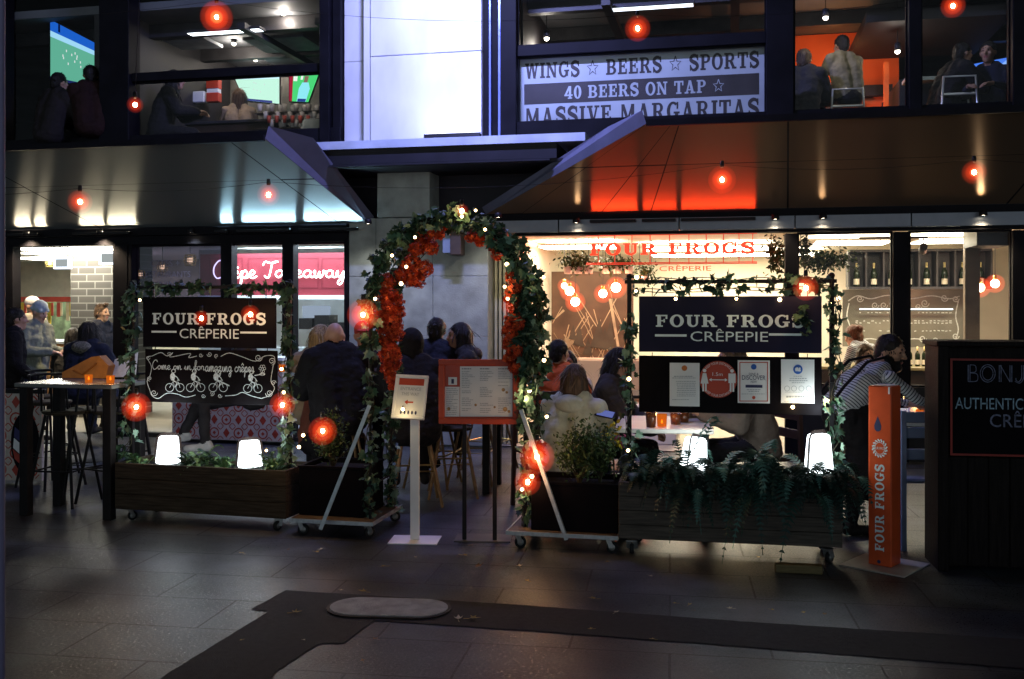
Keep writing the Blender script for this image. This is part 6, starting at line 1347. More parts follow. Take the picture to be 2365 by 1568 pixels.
screen('large tilted television with a green football pitch in the upper left window', [(117, 46), (236, 108), (234, 206), (117, 184)], [12.6, 12.3, 12.3, 12.6], [(RC(0, 0, 1, .72), (90, 165, 140), 1), (RC(0, .72, 1, .82), (150, 205, 235), 1), (RC(0, .82, 1, 1), (30, 90, 190), 1), (RC(0, .0, .55, .05), (30, 40, 90), 1), (RC(.16, .86, .2, 1), (10, 20, 60), 1)] + players(12, .25, .75, .3, .6, .02))
screen('wide television with a pale green pitch above the bar glasses', [(538, 172), (645, 168), (645, 240), (565, 232)], [14.2] * 4, [(RC(0, 0, 1, 1), (175, 220, 200), 1.2), (RC(0, .8, 1, 1), (190, 230, 240), 1.2), (RC(0, 0, .8, .08), (60, 70, 130), 1)] + players(6, .3, .8, .3, .7, .02))
screen('television showing a man in a light blue shirt beside the lit pillar', [(668, 168), (737, 168), (712, 236), (668, 234)], [13.8] * 4, [(RC(0, 0, 1, 1), (70, 195, 110), 1.1), (RC(0, 0, .14, 1), (150, 30, 55), 1), ([(.38, .0), (.86, .0), (.86, .45), (.74, .66), (.5, .66), (.4, .45)], (130, 215, 225), 1.1), (RC(.55, .66, .69, .88), (130, 100, 90), 1), (RC(.42, -.0, .84, .1), (40, 60, 130), 1), (RC(.16, .7, .3, 1), (230, 235, 230), 1), (RC(.42, .75, .5, 1), (230, 235, 230), 1)])
screen('bluish television low in the far right upper window', [(2238, 150), (2332, 132), (2332, 185), (2256, 190)], [13.2] * 4, [(RC(0, 0, 1, 1), (70, 120, 230), 1), ([(.1, .3), (.4, .2), (.5, .8), (.3, .9)], (150, 190, 255), 1), (RC(.6, .1, .95, .5), (40, 80, 200), 1), ([(.55, .5), (.95, .55), (.9, .9)], (130, 170, 240), 1)])
# bar front, glass rack, ceiling beams and lights
m_barw = mat('bar_wood', (.035, .022, .014), .45, var=.4, scale=5)
t = thing('upper_bar', 'dark bar counter behind the upper left window', 'bar', (G.X, G.Y, 0), G.a); MB().bbox(U(420, 1.6), U(625, 1.6), 1.6, 2.2, 3.42, 4.02, .01).build('counter', m_barw, t); MB().bbox(U(410, 1.6), U(630, 1.6), 1.55, 2.25, 4.021, 4.06, .005).build('counter_top', m_dk, t)
b = MB(); b.box(U(308, 2.8), U(745, 2.8), 2.8, 2.9, 3.42, 4.9); b.build('upper_wall', mat('bar_back_wall', (.20, .19, .17), .6, var=.35, scale=3), BL)
t = thing('glass_rack', 'rack of hanging and standing bar glasses below the small television', 'glass rack', (G.X, G.Y, 0), G.a); b = MB(); gw = 1.3
for r_i, (y, n) in enumerate(((248, 10), (266, 9), (284, 7))):
    for i in range(n):
        u, z = G.px(600 + r_i * 14 + i * 14, y, gw); k = .0052
        b.lathe([(1e-3, 0), (5 * k, 0), (7 * k, 16 * k), (5.5 * k, 18 * k), (1e-3, 17 * k)], (u, gw + .08 * (i % 2), z - .05), 8)
b.build('glasses', mat('bar_glasses', (.62, .55, .48), .2, metal=.1, var=.3, scale=20), t); b = MB()
for y in (254, 272, 290): u0, z0 = G.px(590, y, gw); u1, z1 = G.px(740, y, gw); b.box(u0, u1, gw - .02, gw + .14, z0 - .055, z0 - .045)
for i in range(6): u, z = G.px(625 + i * 18, 280, gw); b.lathe([(1e-3, 0), (.02, 0), (.03, .09), (1e-3, .09)], (u, gw - .05, z - .03), 8, 1)
b.build('shelves', [m_barw, mat('red_drink', (.5, .08, .05), .3, var=.3)], t)
t = thing('menu_box', 'red and white boxes standing on the upper bar', 'box', at(G, 494, 236, 1.8), G.a); MB().bbox(-.09, .09, -.05, .05, 0, .12, .004).bbox(-.09, .09, -.05, .05, .18, .3, .004).build('red_boxes', mat('red_box', (.55, .06, .03), .5), t); MB().bbox(-.085, .085, -.045, .045, .121, .179, .003).bbox(-.32, -.12, -.05, .05, .0, .15, .01).build('white_boxes', m_white, t)
t = thing('table_lamp', 'grey shaded lamp at the lit pillar end of the glass rack', 'lamp', at(G, 725, 330, .9), G.a); MB().lathe([(.19, .12), (.13, .28), (.02, .3)], (0, 0, 0), 16).build('shade', mat('grey_shade', (.2, .22, .2), .6), t); MB().tube([(0, 0, 0), (0, 0, .2)], .012, 6).build('stem', m_steel, t)
b = MB()
for x0, x1, w0, w1 in ((560, 700, 1.2, 1.9), (600, 740, 2.1, 2.6), (330, 470, 1.0, 1.5)): b.box(U(x0, w0), U(x1, w0), w0, w1, 5.02, 5.06)
b.build('ceiling_panel', mat('pale_ceiling_panel', (.3, .33, .36), .7, var=.2), BL)
b = MB()
for w0 in (.7, 1.95, 3.2): b.box(-7, 8, w0, w0 + .12, 4.98, 5.14)
for x in (-3.2, -2.2, 1.2, 2.6): b.box(x, x + .1, .3, 4, 4.9, 4.975)
b.build('ceiling_beam', m_dk, BL)
for i, (x, y, w, lb) in enumerate(((335, 63, .8, 'small ceiling spot nearest the dark upper left pillar'), (352, 134, 2.4, 'small ceiling spot low over the upper bar entrance'), (655, 30, .6, 'bright ceiling spot at the top of the upper bar window'), (590, 137, 2.5, 'small ceiling spot above the two bar televisions'), (540, 100, 1.6, 'tiny ceiling spot in the middle of the upper bar ceiling'), (1906, 40, 1.0, 'white track spot before the orange wall'), (1812 + 260, 118, 1.6, 'small spot at the end of the orange rail'), (1262, 88, 1.2, 'small spot by the dark pillar above the banner'))):
    c = at(G, x, y, w); t = thing('ceiling_spot', lb, 'spot lamp', c, 0, 'ceiling spots on the upper floor'); MB().lathe([(1e-3, .09), (.035, .09), (.04, 0), (1e-3, .01)], (0, 0, 0), 10).build('can', m_dk, t); MB().ball((0, 0, -.005), .03, 6).build('bulb', emat('spot_bulb', (1, .9, .75), 14), t); MB().tube([(0, 0, .09), (0, 0, max(.1, 5.14 - c.z))], .005, 5).build('stem', m_dk, t)
    ld = bpy.data.lights.new('spot_light', 'POINT'); ld.energy = 12 if i < 5 else 5; ld.color = (1, .9, .78); ld.shadow_soft_size = .04; lo = bpy.data.objects.new('spot_light', ld); C.objects.link(lo); lo.parent = t; lo.location = (0, 0, -.08)
def uplamp(label, x, w, z, e, col):
    u = U(x, w); t = thing('ceiling_light', label, 'ceiling light', G.w(u, w, z), G.a); MB().bbox(-.5, .5, -.08, .08, 0, .03, .004).build('housing', m_dk, t); MB().box(-.48, .48, -.06, .06, -.004, -.001).build('diffuser', emat('strip_%s' % label[:9], col, e), t)
uplamp('dim strip light hidden behind the upper bar window head', 520, .5, 4.93, 4, (.85, .95, 1)); uplamp('pale strip light above the window banner', 1500, .6, 4.93, 3, (.8, .9, 1))
# orange lit room, upper right
wo_ = 3.0
b = MB(); b.box(U(1820, wo_), U(2075, wo_), wo_, wo_ + .1, 3.42, 5.14); b.build('orange_wall', mat('orange_wall_paint', (.72, .13, .02), .6, var=.12, scale=2), BL)
b = MB(); b.box(U(2076, 1.6), U(2400, 1.6), 1.6, 3.2, 3.42, 4.2); b.box(U(2000, 1.2), U(2340, 1.2), 1.2, 3.0, 4.78, 4.9); b.box(U(1832, 2.9), U(2060, 2.9), 2.88, 2.99, 4.28, 4.42); b.box(U(1832, 2.8), U(1990, 2.8), 2.8, 2.99, 4.12, 4.24); b.build('upper_wall', m_dkwall, BL)
b = MB(); b.box(U(1832, 2.7), U(1950, 2.7), 2.68, 2.72, 4.245, 4.275); b.box(U(2040, 2.4), U(2052, 2.4), 2.4, 2.44, 3.8, 4.6); b.build('orange_rail', mat('orange_rail_paint', (.8, .16, .02), .5), BL)
b = MB(); b.box(U(2090, 1.3), U(2240, 1.3), 1.3, 1.55, 4.12, 4.16); b.build('upper_shelf', mat('pale_shelf', (.5, .55, .52), .5), BL)
for lb, x, w, z, e, col in (('orange flood lamp low behind the man in the olive jacket', 1890, 2.0, 3.75, 20, (1, .3, .08)), ('orange flood lamp aimed at the orange wall', 1930, 2.1, 4.55, 11, (1, .45, .15))):
    t = thing('flood_lamp', lb, 'flood lamp', G.w(U(x, w), w, z), G.a); MB().bbox(-.08, .08, -.05, .05, -.05, .05, .01).build('housing', m_dk, t); MB().box(-.07, .07, .051, .054, -.04, .04).build('lens', emat('orange_lens', (1, .4, .12), 8), t)
    ld = bpy.data.lights.new('flood_light', 'POINT'); ld.energy = e; ld.color = col; ld.shadow_soft_size = .05; lo = bpy.data.objects.new('flood_light', ld); C.objects.link(lo); lo.parent = t; lo.location = (0, .12, 0)
uplamp('pale strip light in the far right upper window', 2230, .8, 4.95, 3, (.85, .95, 1))
# wall light under the arch crown
c = at(G, 1052, 590, -.05); t = thing('wall_light', 'boxy brown and grey wall light on the stone wall seen through the arch', 'wall light', c, G.a)
MB().bbox(-.02, .10, -.16, .02, 0, .26, .005).build('housing', mat('wall_light_brown', (.10, .07, .05), .5, var=.2), t); MB().bbox(-.11, -.021, -.14, .02, .02, .25, .004).build('grey_panel', mat('wall_light_grey', (.3, .36, .42), .5, var=.1), t)
# left street pole
p = P(3, 700, 3.6); t = thing('street_pole', 'slim violet grey pole at the left edge of the view', 'pole', (p.x, p.y, 0)); MB().tube([(0, 0, .02), (0, 0, 4.5)], .013, 12).build('shaft', mat('violet_pole', (.2, .18, .3), .5, var=.1), t); MB().lathe([(.06, 0), (.06, .02), (.025, .025)], (0, 0, 0), 14).build('foot_plate', m_black, t)
# ================================================================ PEOPLE
V = Vector
def skin(name, c): return mat(name, c, .5, var=.08, scale=30)
m_sk1 = skin('skin_light', (.50, .29, .20)); m_sk2 = skin('skin_tan', (.36, .2, .13)); m_sk3 = skin('skin_olive', (.42, .25, .16))
m_eye = mat('eye_dark', (.02, .015, .012), .25, var=0); m_lip = mat('lip', (.33, .1, .08), .5, var=.1)
def hairm(n, c, c2=None): return mat(n, c, .45, var=.55, scale=8, stretch=(14, 14, 1.2), bump=.5, bscale=30, vmix=c2)
h_dark = hairm('dark_hair', (.012, .009, .008)); h_brown = hairm('brown_hair', (.06, .035, .02), (.13, .08, .045)); h_blond = hairm('blond_hair', (.3, .2, .09), (.45, .32, .16)); h_grey = hairm('grey_hair', (.25, .24, .22)); h_auburn = hairm('auburn_hair', (.14, .05, .02))
def cloth(n, c, var=.25): return mat(n, c, .85, var=var, scale=7, bump=.5, bscale=26, spec=.2)
c_black = cloth('black_cloth', (.008, .007, .008)); c_navy = cloth('navy_cloth', (.015, .017, .03)); c_dkgrey = cloth('dark_grey_cloth', (.03, .028, .028)); c_jean = cloth('dark_denim', (.02, .025, .045)); c_shoe = cloth('shoe_dark', (.02, .018, .017)); c_wshoe = cloth('white_shoe', (.6, .6, .6))
def stripes(name, base, dark, period, duty):
    m = bpy.data.materials.new(name); m.use_nodes = True; t = m.node_tree; b = t.nodes['Principled BSDF']; b.inputs['Roughness'].default_value = .85; b.inputs['Specular IOR Level'].default_value = .2
    a = t.nodes.new('ShaderNodeAttribute'); a.attribute_name = 'along'
    d = t.nodes.new('ShaderNodeMath'); d.operation = 'DIVIDE'; d.inputs[1].default_value = period; t.links.new(a.outputs['Fac'], d.inputs[0])
    f = t.nodes.new('ShaderNodeMath'); f.operation = 'FRACT'; t.links.new(d.outputs[0], f.inputs[0])
    g = t.nodes.new('ShaderNodeMath'); g.operation = 'LESS_THAN'; g.inputs[1].default_value = duty; t.links.new(f.outputs[0], g.inputs[0])
    x = t.nodes.new('ShaderNodeMix'); x.data_type = 'RGBA'; x.inputs[6].default_value = (*base, 1); x.inputs[7].default_value = (*dark, 1); t.links.new(g.outputs[0], x.inputs[0]); t.links.new(x.outputs[2], b.inputs['Base Color']); return m
c_stripe = stripes('striped_jersey', (.5, .53, .53), (.05, .055, .07), .021, .36)
def capsule(mb, a, b, ra, rb, n=12):
    a, b = V(a), V(b); d = b - a; L = d.length
    q = d.to_track_quat('Z', 'Y').to_matrix() if L > 1e-6 else Matrix.Identity(3)
    pr = [(max(1e-4, ra * math.sin(R(t))), -ra * math.cos(R(t))) for t in (0, 22, 45, 67, 90)] + [(max(1e-4, rb * math.sin(R(t))), L + rb * math.cos(R(t))) for t in (90, 67, 45, 22, 0)]
    mb.lathe(pr, a, n, 0, q)
def closed(mb):
    pass
from mathutils import noise
def strands(hair, parent, m, n, L, rg):
    # loose locks following the hair surface so the outline is not smooth
    me = hair.data; mb = MB(); ps = [p for p in me.polygons]; zmin = min(v.co.z for v in me.vertices)
    for _ in range(n):
        p = rg.choice(ps); c = p.center; nn = p.normal; d = V((0, 0, -1)) - nn * (-nn.z); d = d.normalized() if d.length > .15 else V((rg.gauss(0, 1), rg.gauss(0, 1), 0)).normalized(); d = (d + V((rg.gauss(0, .22), rg.gauss(0, .22), rg.gauss(0, .1)))).normalized()
        sd = d.cross(nn).normalized(); l = L * rg.uniform(.5, 1.3); w = rg.uniform(.003, .007); a = c - nn * .004; b_ = c + d * l * .5 + nn * .007; e = c + d * l + nn * rg.uniform(-.004, .012)
        if e.z < zmin - .04: e.z = zmin - .04
        mb.add([a - sd * w, a + sd * w, b_ + sd * w * .9, e, b_ - sd * w * .9], [(0, 1, 2, 4), (4, 2, 3)], 0, True)
    mb.build('hair_locks', m, parent)
def fuse(prims, voxel, name, mats, parent, smooth_it=3, eyes=None, wrinkle=None):
    """one continuous surface from tapered limbs and ellipsoids; regions give the material of each face"""
    mb = MB()
    for p in prims:
        if p[0] == 'c': capsule(mb, p[1], p[2], p[3], p[4])
        else: mb.ball(p[1], 1.0, 12, 0, p[2], p[3])
    me = bpy.data.meshes.new('tmp'); me.from_pydata(mb.v, [], mb.f); bm = bmesh.new(); bm.from_mesh(me); bmesh.ops.remove_doubles(bm, verts=bm.verts[:], dist=.0003)
    bmesh.ops.holes_fill(bm, edges=bm.edges[:], sides=0); bmesh.ops.recalc_face_normals(bm, faces=bm.faces[:]); bm.to_mesh(me); bm.free()
    ob = bpy.data.objects.new('tmp', me); C.objects.link(ob)
    md = ob.modifiers.new('r', 'REMESH'); md.mode = 'VOXEL'; md.voxel_size = voxel
    if smooth_it: ms = ob.modifiers.new('s', 'SMOOTH'); ms.iterations = smooth_it; ms.factor = .5
    dg = bpy.context.evaluated_depsgraph_get(); out = bpy.data.meshes.new_from_object(ob.evaluated_get(dg)); bpy.data.objects.remove(ob); bpy.data.meshes.remove(me)
    out.name = name; out.materials.clear(); keys = list(mats.keys())
    for k in keys: out.materials.append(mats[k])
    nP = len(out.polygons); cen = np.empty(nP * 3, np.float32); out.polygons.foreach_get('center', cen); cen = cen.reshape(-1, 3)
    best = np.full(nP, 9.0); mi = np.zeros(nP, np.int32)
    nv = len(out.vertices); vc = np.empty(nv * 3, np.float32); out.vertices.foreach_get('co', vc); vc = vc.reshape(-1, 3); al = np.zeros(nv, np.float32); bv = np.full(nv, 9.0)
    def dist(p, X):
        if p[0] == 'c':
            a, b = np.array(p[1]), np.array(p[2]); d = b - a; l2 = max(float(d @ d), 1e-9); s = (X - a) @ d / l2; t = np.clip(s, 0, 1)
            return np.linalg.norm(X - a - t[:, None] * d, axis=1) - (p[3] + (p[4] - p[3]) * t), s * math.sqrt(l2)
        Mi = np.array((p[3] if p[3] is not None else Matrix.Identity(3)).inverted()); q = (X - np.array(p[1])) @ Mi.T / np.array(p[2]); return (np.linalg.norm(q, axis=1) - 1) * min(p[2]), q[:, 2] * p[2][2]
    for p in prims:
        d, _ = dist(p, cen); d = d - (p[6] if len(p) > 6 else 0); k = keys.index(p[5] if p[0] == 'c' else p[4]); m = d < best; best[m] = d[m]; mi[m] = k
        d, s = dist(p, vc); m = d < bv; bv[m] = d[m]; al[m] = s[m]
    for c, r, k in (eyes or []):
        m = np.linalg.norm(cen - np.array(c), axis=1) < r; mi[m] = keys.index(k)
    if wrinkle:
        no = np.empty(nv * 3, np.float32); out.vertices.foreach_get('normal', no); no = no.reshape(-1, 3); msk = np.zeros(nv, np.float32); cl = {keys.index(k) for k in ('top', 'legs', 'sleeve') if k in keys}
        for pl_ in out.polygons:
            if mi[pl_.index] in cl:
                for v_ in pl_.vertices: msk[v_] = 1
        for v_ in np.nonzero(msk)[0]:
            q = V(vc[v_]) + wrinkle; k = noise.noise(V((q.x * 9, q.y * 9, q.z * 15))) * .6 + noise.noise(V((q.x * 22, q.y * 22, q.z * 30))) * .3; vc[v_] += no[v_] * (k * .017)
        out.vertices.foreach_set('co', vc.ravel())
    out.polygons.foreach_set('material_index', mi); out.polygons.foreach_set('use_smooth', np.ones(nP, bool))
    at_ = out.attributes.new('along', 'FLOAT', 'POINT'); at_.data.foreach_set('value', al); out.update()
    o = bpy.data.objects.new(name, out); C.objects.link(o); o.parent = parent; return o
def stand(lean=0, **k):
    J = dict(pelvis=V((0, 0, .94)), chest=V((0, -.02 - lean * .6, 1.26)), neck=V((0, -.02 - lean, 1.45)), head=V((0, -.05 - lean * 1.2, 1.60)), hipL=V((.09, 0, .9)), hipR=V((-.09, 0, .9)), knL=V((.1, -.03, .5)), knR=V((-.1, -.03, .5)), anL=V((.1, .02, .09)), anR=V((-.1, .02, .09)))
    J.update(shL=V((.185, -.01 - lean * .9, 1.4)), shR=V((-.185, -.01 - lean * .9, 1.4)), elL=V((.24, -.02 - lean, 1.13)), elR=V((-.24, -.02 - lean, 1.13)), wrL=V((.2, -.2 - lean, .98)), wrR=V((-.2, -.2 - lean, .98)))
    J.update({a: V(b) for a, b in k.items()}); return J
def sit(h, lean=.08, foot=None, **k):
    f = h - .42 if foot is None else foot
    J = dict(pelvis=V((0, .04, h + .1)), chest=V((0, -lean * .5, h + .40)), neck=V((0, -.02 - lean, h + .58)), head=V((0, -.06 - lean * 1.2, h + .72)), hipL=V((.09, .02, h + .08)), hipR=V((-.09, .02, h + .08)), knL=V((.12, -.38, h + .06)), knR=V((-.12, -.38, h + .06)), anL=V((.12, -.36, max(.09, f + .08))), anR=V((-.12, -.36, max(.09, f + .08))))
    J.update(shL=V((.185, -.02 - lean * .8, h + .53)), shR=V((-.185, -.02 - lean * .8, h + .53)), elL=V((.25, -.14 - lean, h + .3)), elR=V((-.25, -.14 - lean, h + .3)), wrL=V((.12, -.34 - lean, h + .32)), wrR=V((-.12, -.34 - lean, h + .32)))
    J.update({a: V(b) for a, b in k.items()}); return J
def person(label, pos, rot, J, top, legs=None, skn=None, hair=('short', None), yaw=0, pitch=0, fat=0.0, voxel=.012, shoe=None, beard=None, detail=False, scale=1.0, group=None, extra=None, hood=None, sleeve=None):
    t = thing('person', label, 'person', pos, R(rot), group); t.scale = (scale,) * 3
    legs = legs or c_black; skn = skn or m_sk1; hm = hair[1] or h_dark; f = fat
    mats = {'top': top, 'legs': legs, 'skin': skn, 'shoe': shoe or c_shoe, 'eye': m_eye, 'lip': m_lip, 'hairy': hm, 'sleeve': sleeve or top}
    H = Matrix.Rotation(R(yaw), 3, 'Z') @ Matrix.Rotation(R(pitch), 3, 'X'); hd = J['head']; hp = lambda x, y, z: hd + H @ V((x, y, z))
    pr = []
    c = lambda a, b, ra, rb, reg: pr.append(('c', tuple(a), tuple(b), ra, rb, reg)); e = lambda p, s, M, reg: pr.append(('e', tuple(p), s, M, reg))
    pe, ch, ne = J['pelvis'], J['chest'], J['neck']; X = (J['shL'] - J['shR']).normalized()
    for s in (-1, 1):
        c(pe + X * .075 * s, ch + X * .085 * s, .105 + f, .108 + f, 'top'); c(ch + X * .085 * s, ne + X * .07 * s - (ne - ch) * .12, .10 + f, .075 + f, 'top')
    c(J['shL'] * .96 + J['shR'] * .04, J['shR'] * .96 + J['shL'] * .04, .058 + f, .058 + f, 'top'); e(pe + V((0, 0, -.04)), (.165 + f, .125 + f, .12), None, 'top' if fat > .015 else 'legs')
    c(ne - (ne - ch) * .25, ne, .062 + f * .8, .055 + f * .5, 'top'); c(ne, hp(0, .02, -.05), .052, .05, 'skin')
    for s in 'LR':
        c(J['sh' + s], J['el' + s], .056 + f, .046 + f, 'top'); c(J['el' + s], J['wr' + s], .045 + f, .034 + f * .6, 'sleeve')
        wr, el = J['wr' + s], J['el' + s]; d = (wr - el).normalized(); sgn = 1 if s == 'L' else -1
        inn = V((-sgn, 0, 0)); inn = (inn - d * inn.dot(d)); inn = inn.normalized() if inn.length > .1 else V((0, 0, 1)); dn = d.cross(inn) * (1 if s == 'L' else -1)
        if dn.z > 0: dn = -dn
        k0 = wr + d * .035; c(wr, k0 + inn * .018, .027, .022, 'skin'); c(wr, k0 - inn * .018, .027, .022, 'skin'); c(k0 + inn * .022, wr + d * .085 + inn * .026, .019, .016, 'skin'); c(k0 - inn * .022, wr + d * .08 - inn * .026, .019, .015, 'skin')
        for q, L in ((-.03, .058), (-.01, .072), (.011, .075), (.032, .066)):
            b0 = wr + d * .082 + inn * q; b1 = b0 + d * L * .55 + dn * L * .25 + inn * q * .25; b2 = b1 + d * L * .25 + dn * L * .5; c(b0, b1, .0105, .0095, 'skin'); c(b1, b2, .0095, .008, 'skin')
        b0 = wr + d * .02 + inn * .03; b1 = b0 + inn * .032 + d * .03 + dn * .01; c(b0, b1, .013, .011, 'skin'); c(b1, b1 + d * .03 + dn * .015, .011, .009, 'skin')
        c(J['hip' + s], J['kn' + s], .09, .064, 'legs'); c(J['kn' + s], J['an' + s], .062, .043, 'legs')
        an = J['an' + s]; c(an, an + V((0, .03, -.045)), .043, .04, 'shoe'); c(an + V((0, .0, -.05)), an + V((sgn * .015, -.15, -.055)), .04, .034, 'shoe')
    # head with jaw, brow, nose, lips, ears
    e(hp(0, .008, .02), (.075, .094, .098), H, 'skin'); e(hp(0, -.02, -.055), (.054, .066, .062), H, 'skin'); e(hp(0, -.058, -.092), (.026, .026, .022), H, 'skin')
    c(hp(-.03, -.078, .032), hp(.03, -.078, .032), .013, .013, 'skin'); c(hp(0, -.086, .018), hp(0, -.106, -.022), .010, .015, 'skin')
    for s in (-1, 1): e(hp(s * .076, .012, .0), (.012, .022, .032), H, 'skin'); e(hp(s * .038, -.066, -.02), (.024, .022, .022), H, 'skin')
    c(hp(-.017, -.083, -.058), hp(.017, -.083, -.058), .009, .009, 'skin')
    eyes = [(hp(s * .031, -.084, .012), .0092, 'eye') for s in (-1, 1)] + [(hp(s * x, -.086, -.056), .011, 'lip') for s in (-1, 1) for x in (.004, .014)] + [(hp(s * x, -.088, .037), .0075, 'hairy') for s in (-1, 1) for x in (.02, .032, .043)]
    if beard: eyes += [(hp(s * x, y, z), r, 'hairy') for s in (-1, 1) for x, y, z, r in ((.0, -.075, -.098, .034), (.03, -.06, -.08, .036), (.055, -.02, -.05, .034), (.06, .0, -.02, .022), (.018, -.09, -.042, .014))]; e(hp(0, -.055, -.1), (.042, .04, .035), H, 'hairy')
    if extra: extra(pr, c, e, hp, H)
    fuse(pr, voxel, 'body', mats, t, 3, eyes, V((pos[0], pos[1], pos[2])) * 3.7)
    # hair, hats
    hs = []; kind = hair[0]
    he = lambda p, s: hs.append(('e', tuple(hp(*p)), s, H, 'h')); hc = lambda a, b, ra, rb: hs.append(('c', tuple(hp(*a)), tuple(hp(*b)), ra, rb, 'h'))
    if kind in ('short', 'long', 'bob', 'bun', 'tousled'):
        he((0, .020, .040), (.083, .098, .094)); he((0, .06, -.01), (.07, .06, .08))
        if kind == 'tousled':
            for i in range(9): he((.05 * math.cos(i * 2.2), .0 + .06 * math.sin(i * 2.2), .1 + .012 * (i % 3)), (.03, .034, .024))
        for s in (-1, 1): hc((s * .068, .0, .06), (s * .074, .02, .0), .02, .014)
        if kind == 'long':
            for s in (-1, 1): hc((s * .066, .01, .03), (s * .085, -.0, -.17), .034, .04); hc((s * .045, .06, .03), (s * .06, .075, -.26), .05, .038)
            hc((0, .07, .03), (0, .09, -.28), .06, .045)
        if kind == 'bob':
            for s in (-1, 1): hc((s * .064, .015, .03), (s * .078, .01, -.09), .034, .03)
            hc((0, .06, .02), (0, .07, -.1), .07, .055)
        if kind == 'bun': he((0, .1, .07), (.045, .045, .045))
    if kind == 'fringe': he((0, .02, .0), (.02, .02, .02))
    if kind == 'beanie': he((0, .014, .062), (.088, .104, .1)); hc((-.06, -.05, .045), (.06, -.05, .045), .03, .03); hc((-.06, .07, .04), (.06, .07, .04), .03, .03)
    if kind == 'cap': he((0, .014, .06), (.085, .102, .085)); hs.append(('e', tuple(hp(0, -.105, .055)), (.07, .075, .012), H, 'h'))
    if kind == 'hoodup': he((0, .03, .03), (.105, .11, .135)); hc((0, .05, -.06), (0, .06, -.15), .1, .1)
    if hs: hob = fuse(hs, .009, {'beanie': 'beanie', 'cap': 'cap', 'hoodup': 'hood'}.get(kind, 'hair'), {'h': hm}, t, 4)
    if kind in ('short', 'long', 'bob', 'bun', 'tousled'): strands(hob, hob, hm, 260 if kind != 'short' else 220, {'short': .03, 'tousled': .04, 'bun': .05, 'bob': .08, 'long': .13}[kind], random.Random(int(pos[0] * 1000)))
    if hood is not None:
        h2 = [('e', tuple(ne + V((0, .09, -.02))), (.12, .075, .07), None, 'h'), ('c', tuple(ne + V((-.11, .02, -.02))), tuple(ne + V((-.04, -.06, -.07))), .045, .03, 'h'), ('c', tuple(ne + V((.11, .02, -.02))), tuple(ne + V((.04, -.06, -.07))), .045, .03, 'h')]
        fuse(h2, .012, 'hood', {'h': hood}, t, 3)
    return t
def at_x(x, D, z=0): return ((x - CX) / FPX * D, D, z)
# forward = (sin rot, -cos rot): rot 0 faces the viewer, 90 right, 180 away, -90 left
# ---- left hall and terrace
m_beanie = cloth('pale_blue_knit', (.34, .42, .46)); m_capw = cloth('pale_cap', (.6, .58, .6), .1); c_sage = cloth('sage_coat', (.20, .22, .17)); c_beige = cloth('beige_jacket', (.36, .32, .26)); c_fur = mat('fur_trim', (.3, .27, .2), .9, var=.6, scale=60, bump=1)
person('woman in a pale blue beanie and sage coat looking at her phone', at_x(78, 11.5), 75, stand(.03, wrR=(-.1, -.33, 1.12), wrL=(.12, -.33, 1.12)), c_sage, c_jean, hair=('beanie', m_beanie), pitch=18, fat=.025, scale=.93)
t = thing('phone', 'dark phone held by the woman in the pale blue beanie', 'phone', at_x(108, 11.4, 1.06), R(60)); MB().bbox(-.035, .035, -.06, .06, 0, .008, .003).build('case', m_black, t); MB().quad((-.032, -.055, .0085), (.032, -.055, .0085), (.032, .055, .0085), (-.032, .055, .0085)).build('screen', emat('phone_screen', (.6, .75, 1), 1.2), t)
person('person in a white baseball cap and beige jacket behind the beanie woman', at_x(70, 12.4), 70, stand(), c_beige, c_dkgrey, hair=('cap', m_capw), fat=.02, scale=.97)
person('dark dressed person cut off by the left edge of the view', at_x(22, 9.6), 120, stand(.02), c_black, c_black, hair=('short', h_dark), fat=.03, scale=.9)
person('person in a navy parka with a fur edged hood sitting at the tall table', at_x(192, 10.8), 170, sit(.56, .05), c_navy, c_jean, hair=('long', h_dark), fat=.03, hood=c_fur)
person('man in profile with brown hair and a navy padded vest near the brick pier', at_x(230, 12.5), 70, stand(.0, wrL=(.1, -.35, 1.05)), c_navy, c_black, m_sk3, hair=('tousled', h_brown), fat=.02, scale=.92, sleeve=cloth('grey_sleeve', (.2, .2, .21)))
person('small dark haired person behind the fur hooded parka', at_x(162, 12.0), 185, sit(.45, .05), c_dkgrey, hair=('bob', h_dark))
person('person seated on a stool behind the chalkboard, only dark legs and a white shoe showing', at_x(575, 8.7), -75, sit(.72, .02, foot=.34, knR=(-.12, -.42, .72), anR=(-.1, -.55, .48)), c_dkgrey, cloth('charcoal_trousers', (.035, .032, .036)), hair=('short', h_dark), shoe=c_wshoe)
person('bald man in a big black coat seen from behind at the bar table', at_x(783, 8.0), 200, sit(.6, .12), c_black, c_black, m_sk1, hair=('none', h_grey), yaw=-12, pitch=6, fat=.06, voxel=.011)
person('blonde long haired woman beside the bald man', at_x(722, 8.8), 165, sit(.56, .1), cloth('tan_knit', (.25, .2, .13)), hair=('long', h_blond), fat=.02)
person('grey haired person with bowed head left of the bald man', at_x(738, 8.4), 150, sit(.36, .12), cloth('rust_jumper', (.12, .04, .025)), hair=('bob', h_grey), pitch=15)
person('laughing person in a red cap half hidden by the arch flowers', at_x(838, 9.0), 10, sit(.58, .04), c_dkgrey, skn=m_sk1, hair=('cap', cloth('red_cap', (.35, .05, .04))))
person('person in a black hooded coat seen from behind inside the arch', at_x(955, 7.9), 190, sit(.52, .16), c_black, hair=('hoodup', c_black), fat=.05)
person('man with short dark hair and a navy jacket seen from behind', at_x(994, 8.9), 160, sit(.62, .06), c_navy, m_sk3 and c_black, m_sk3, hair=('short', h_dark), yaw=15, fat=.03)
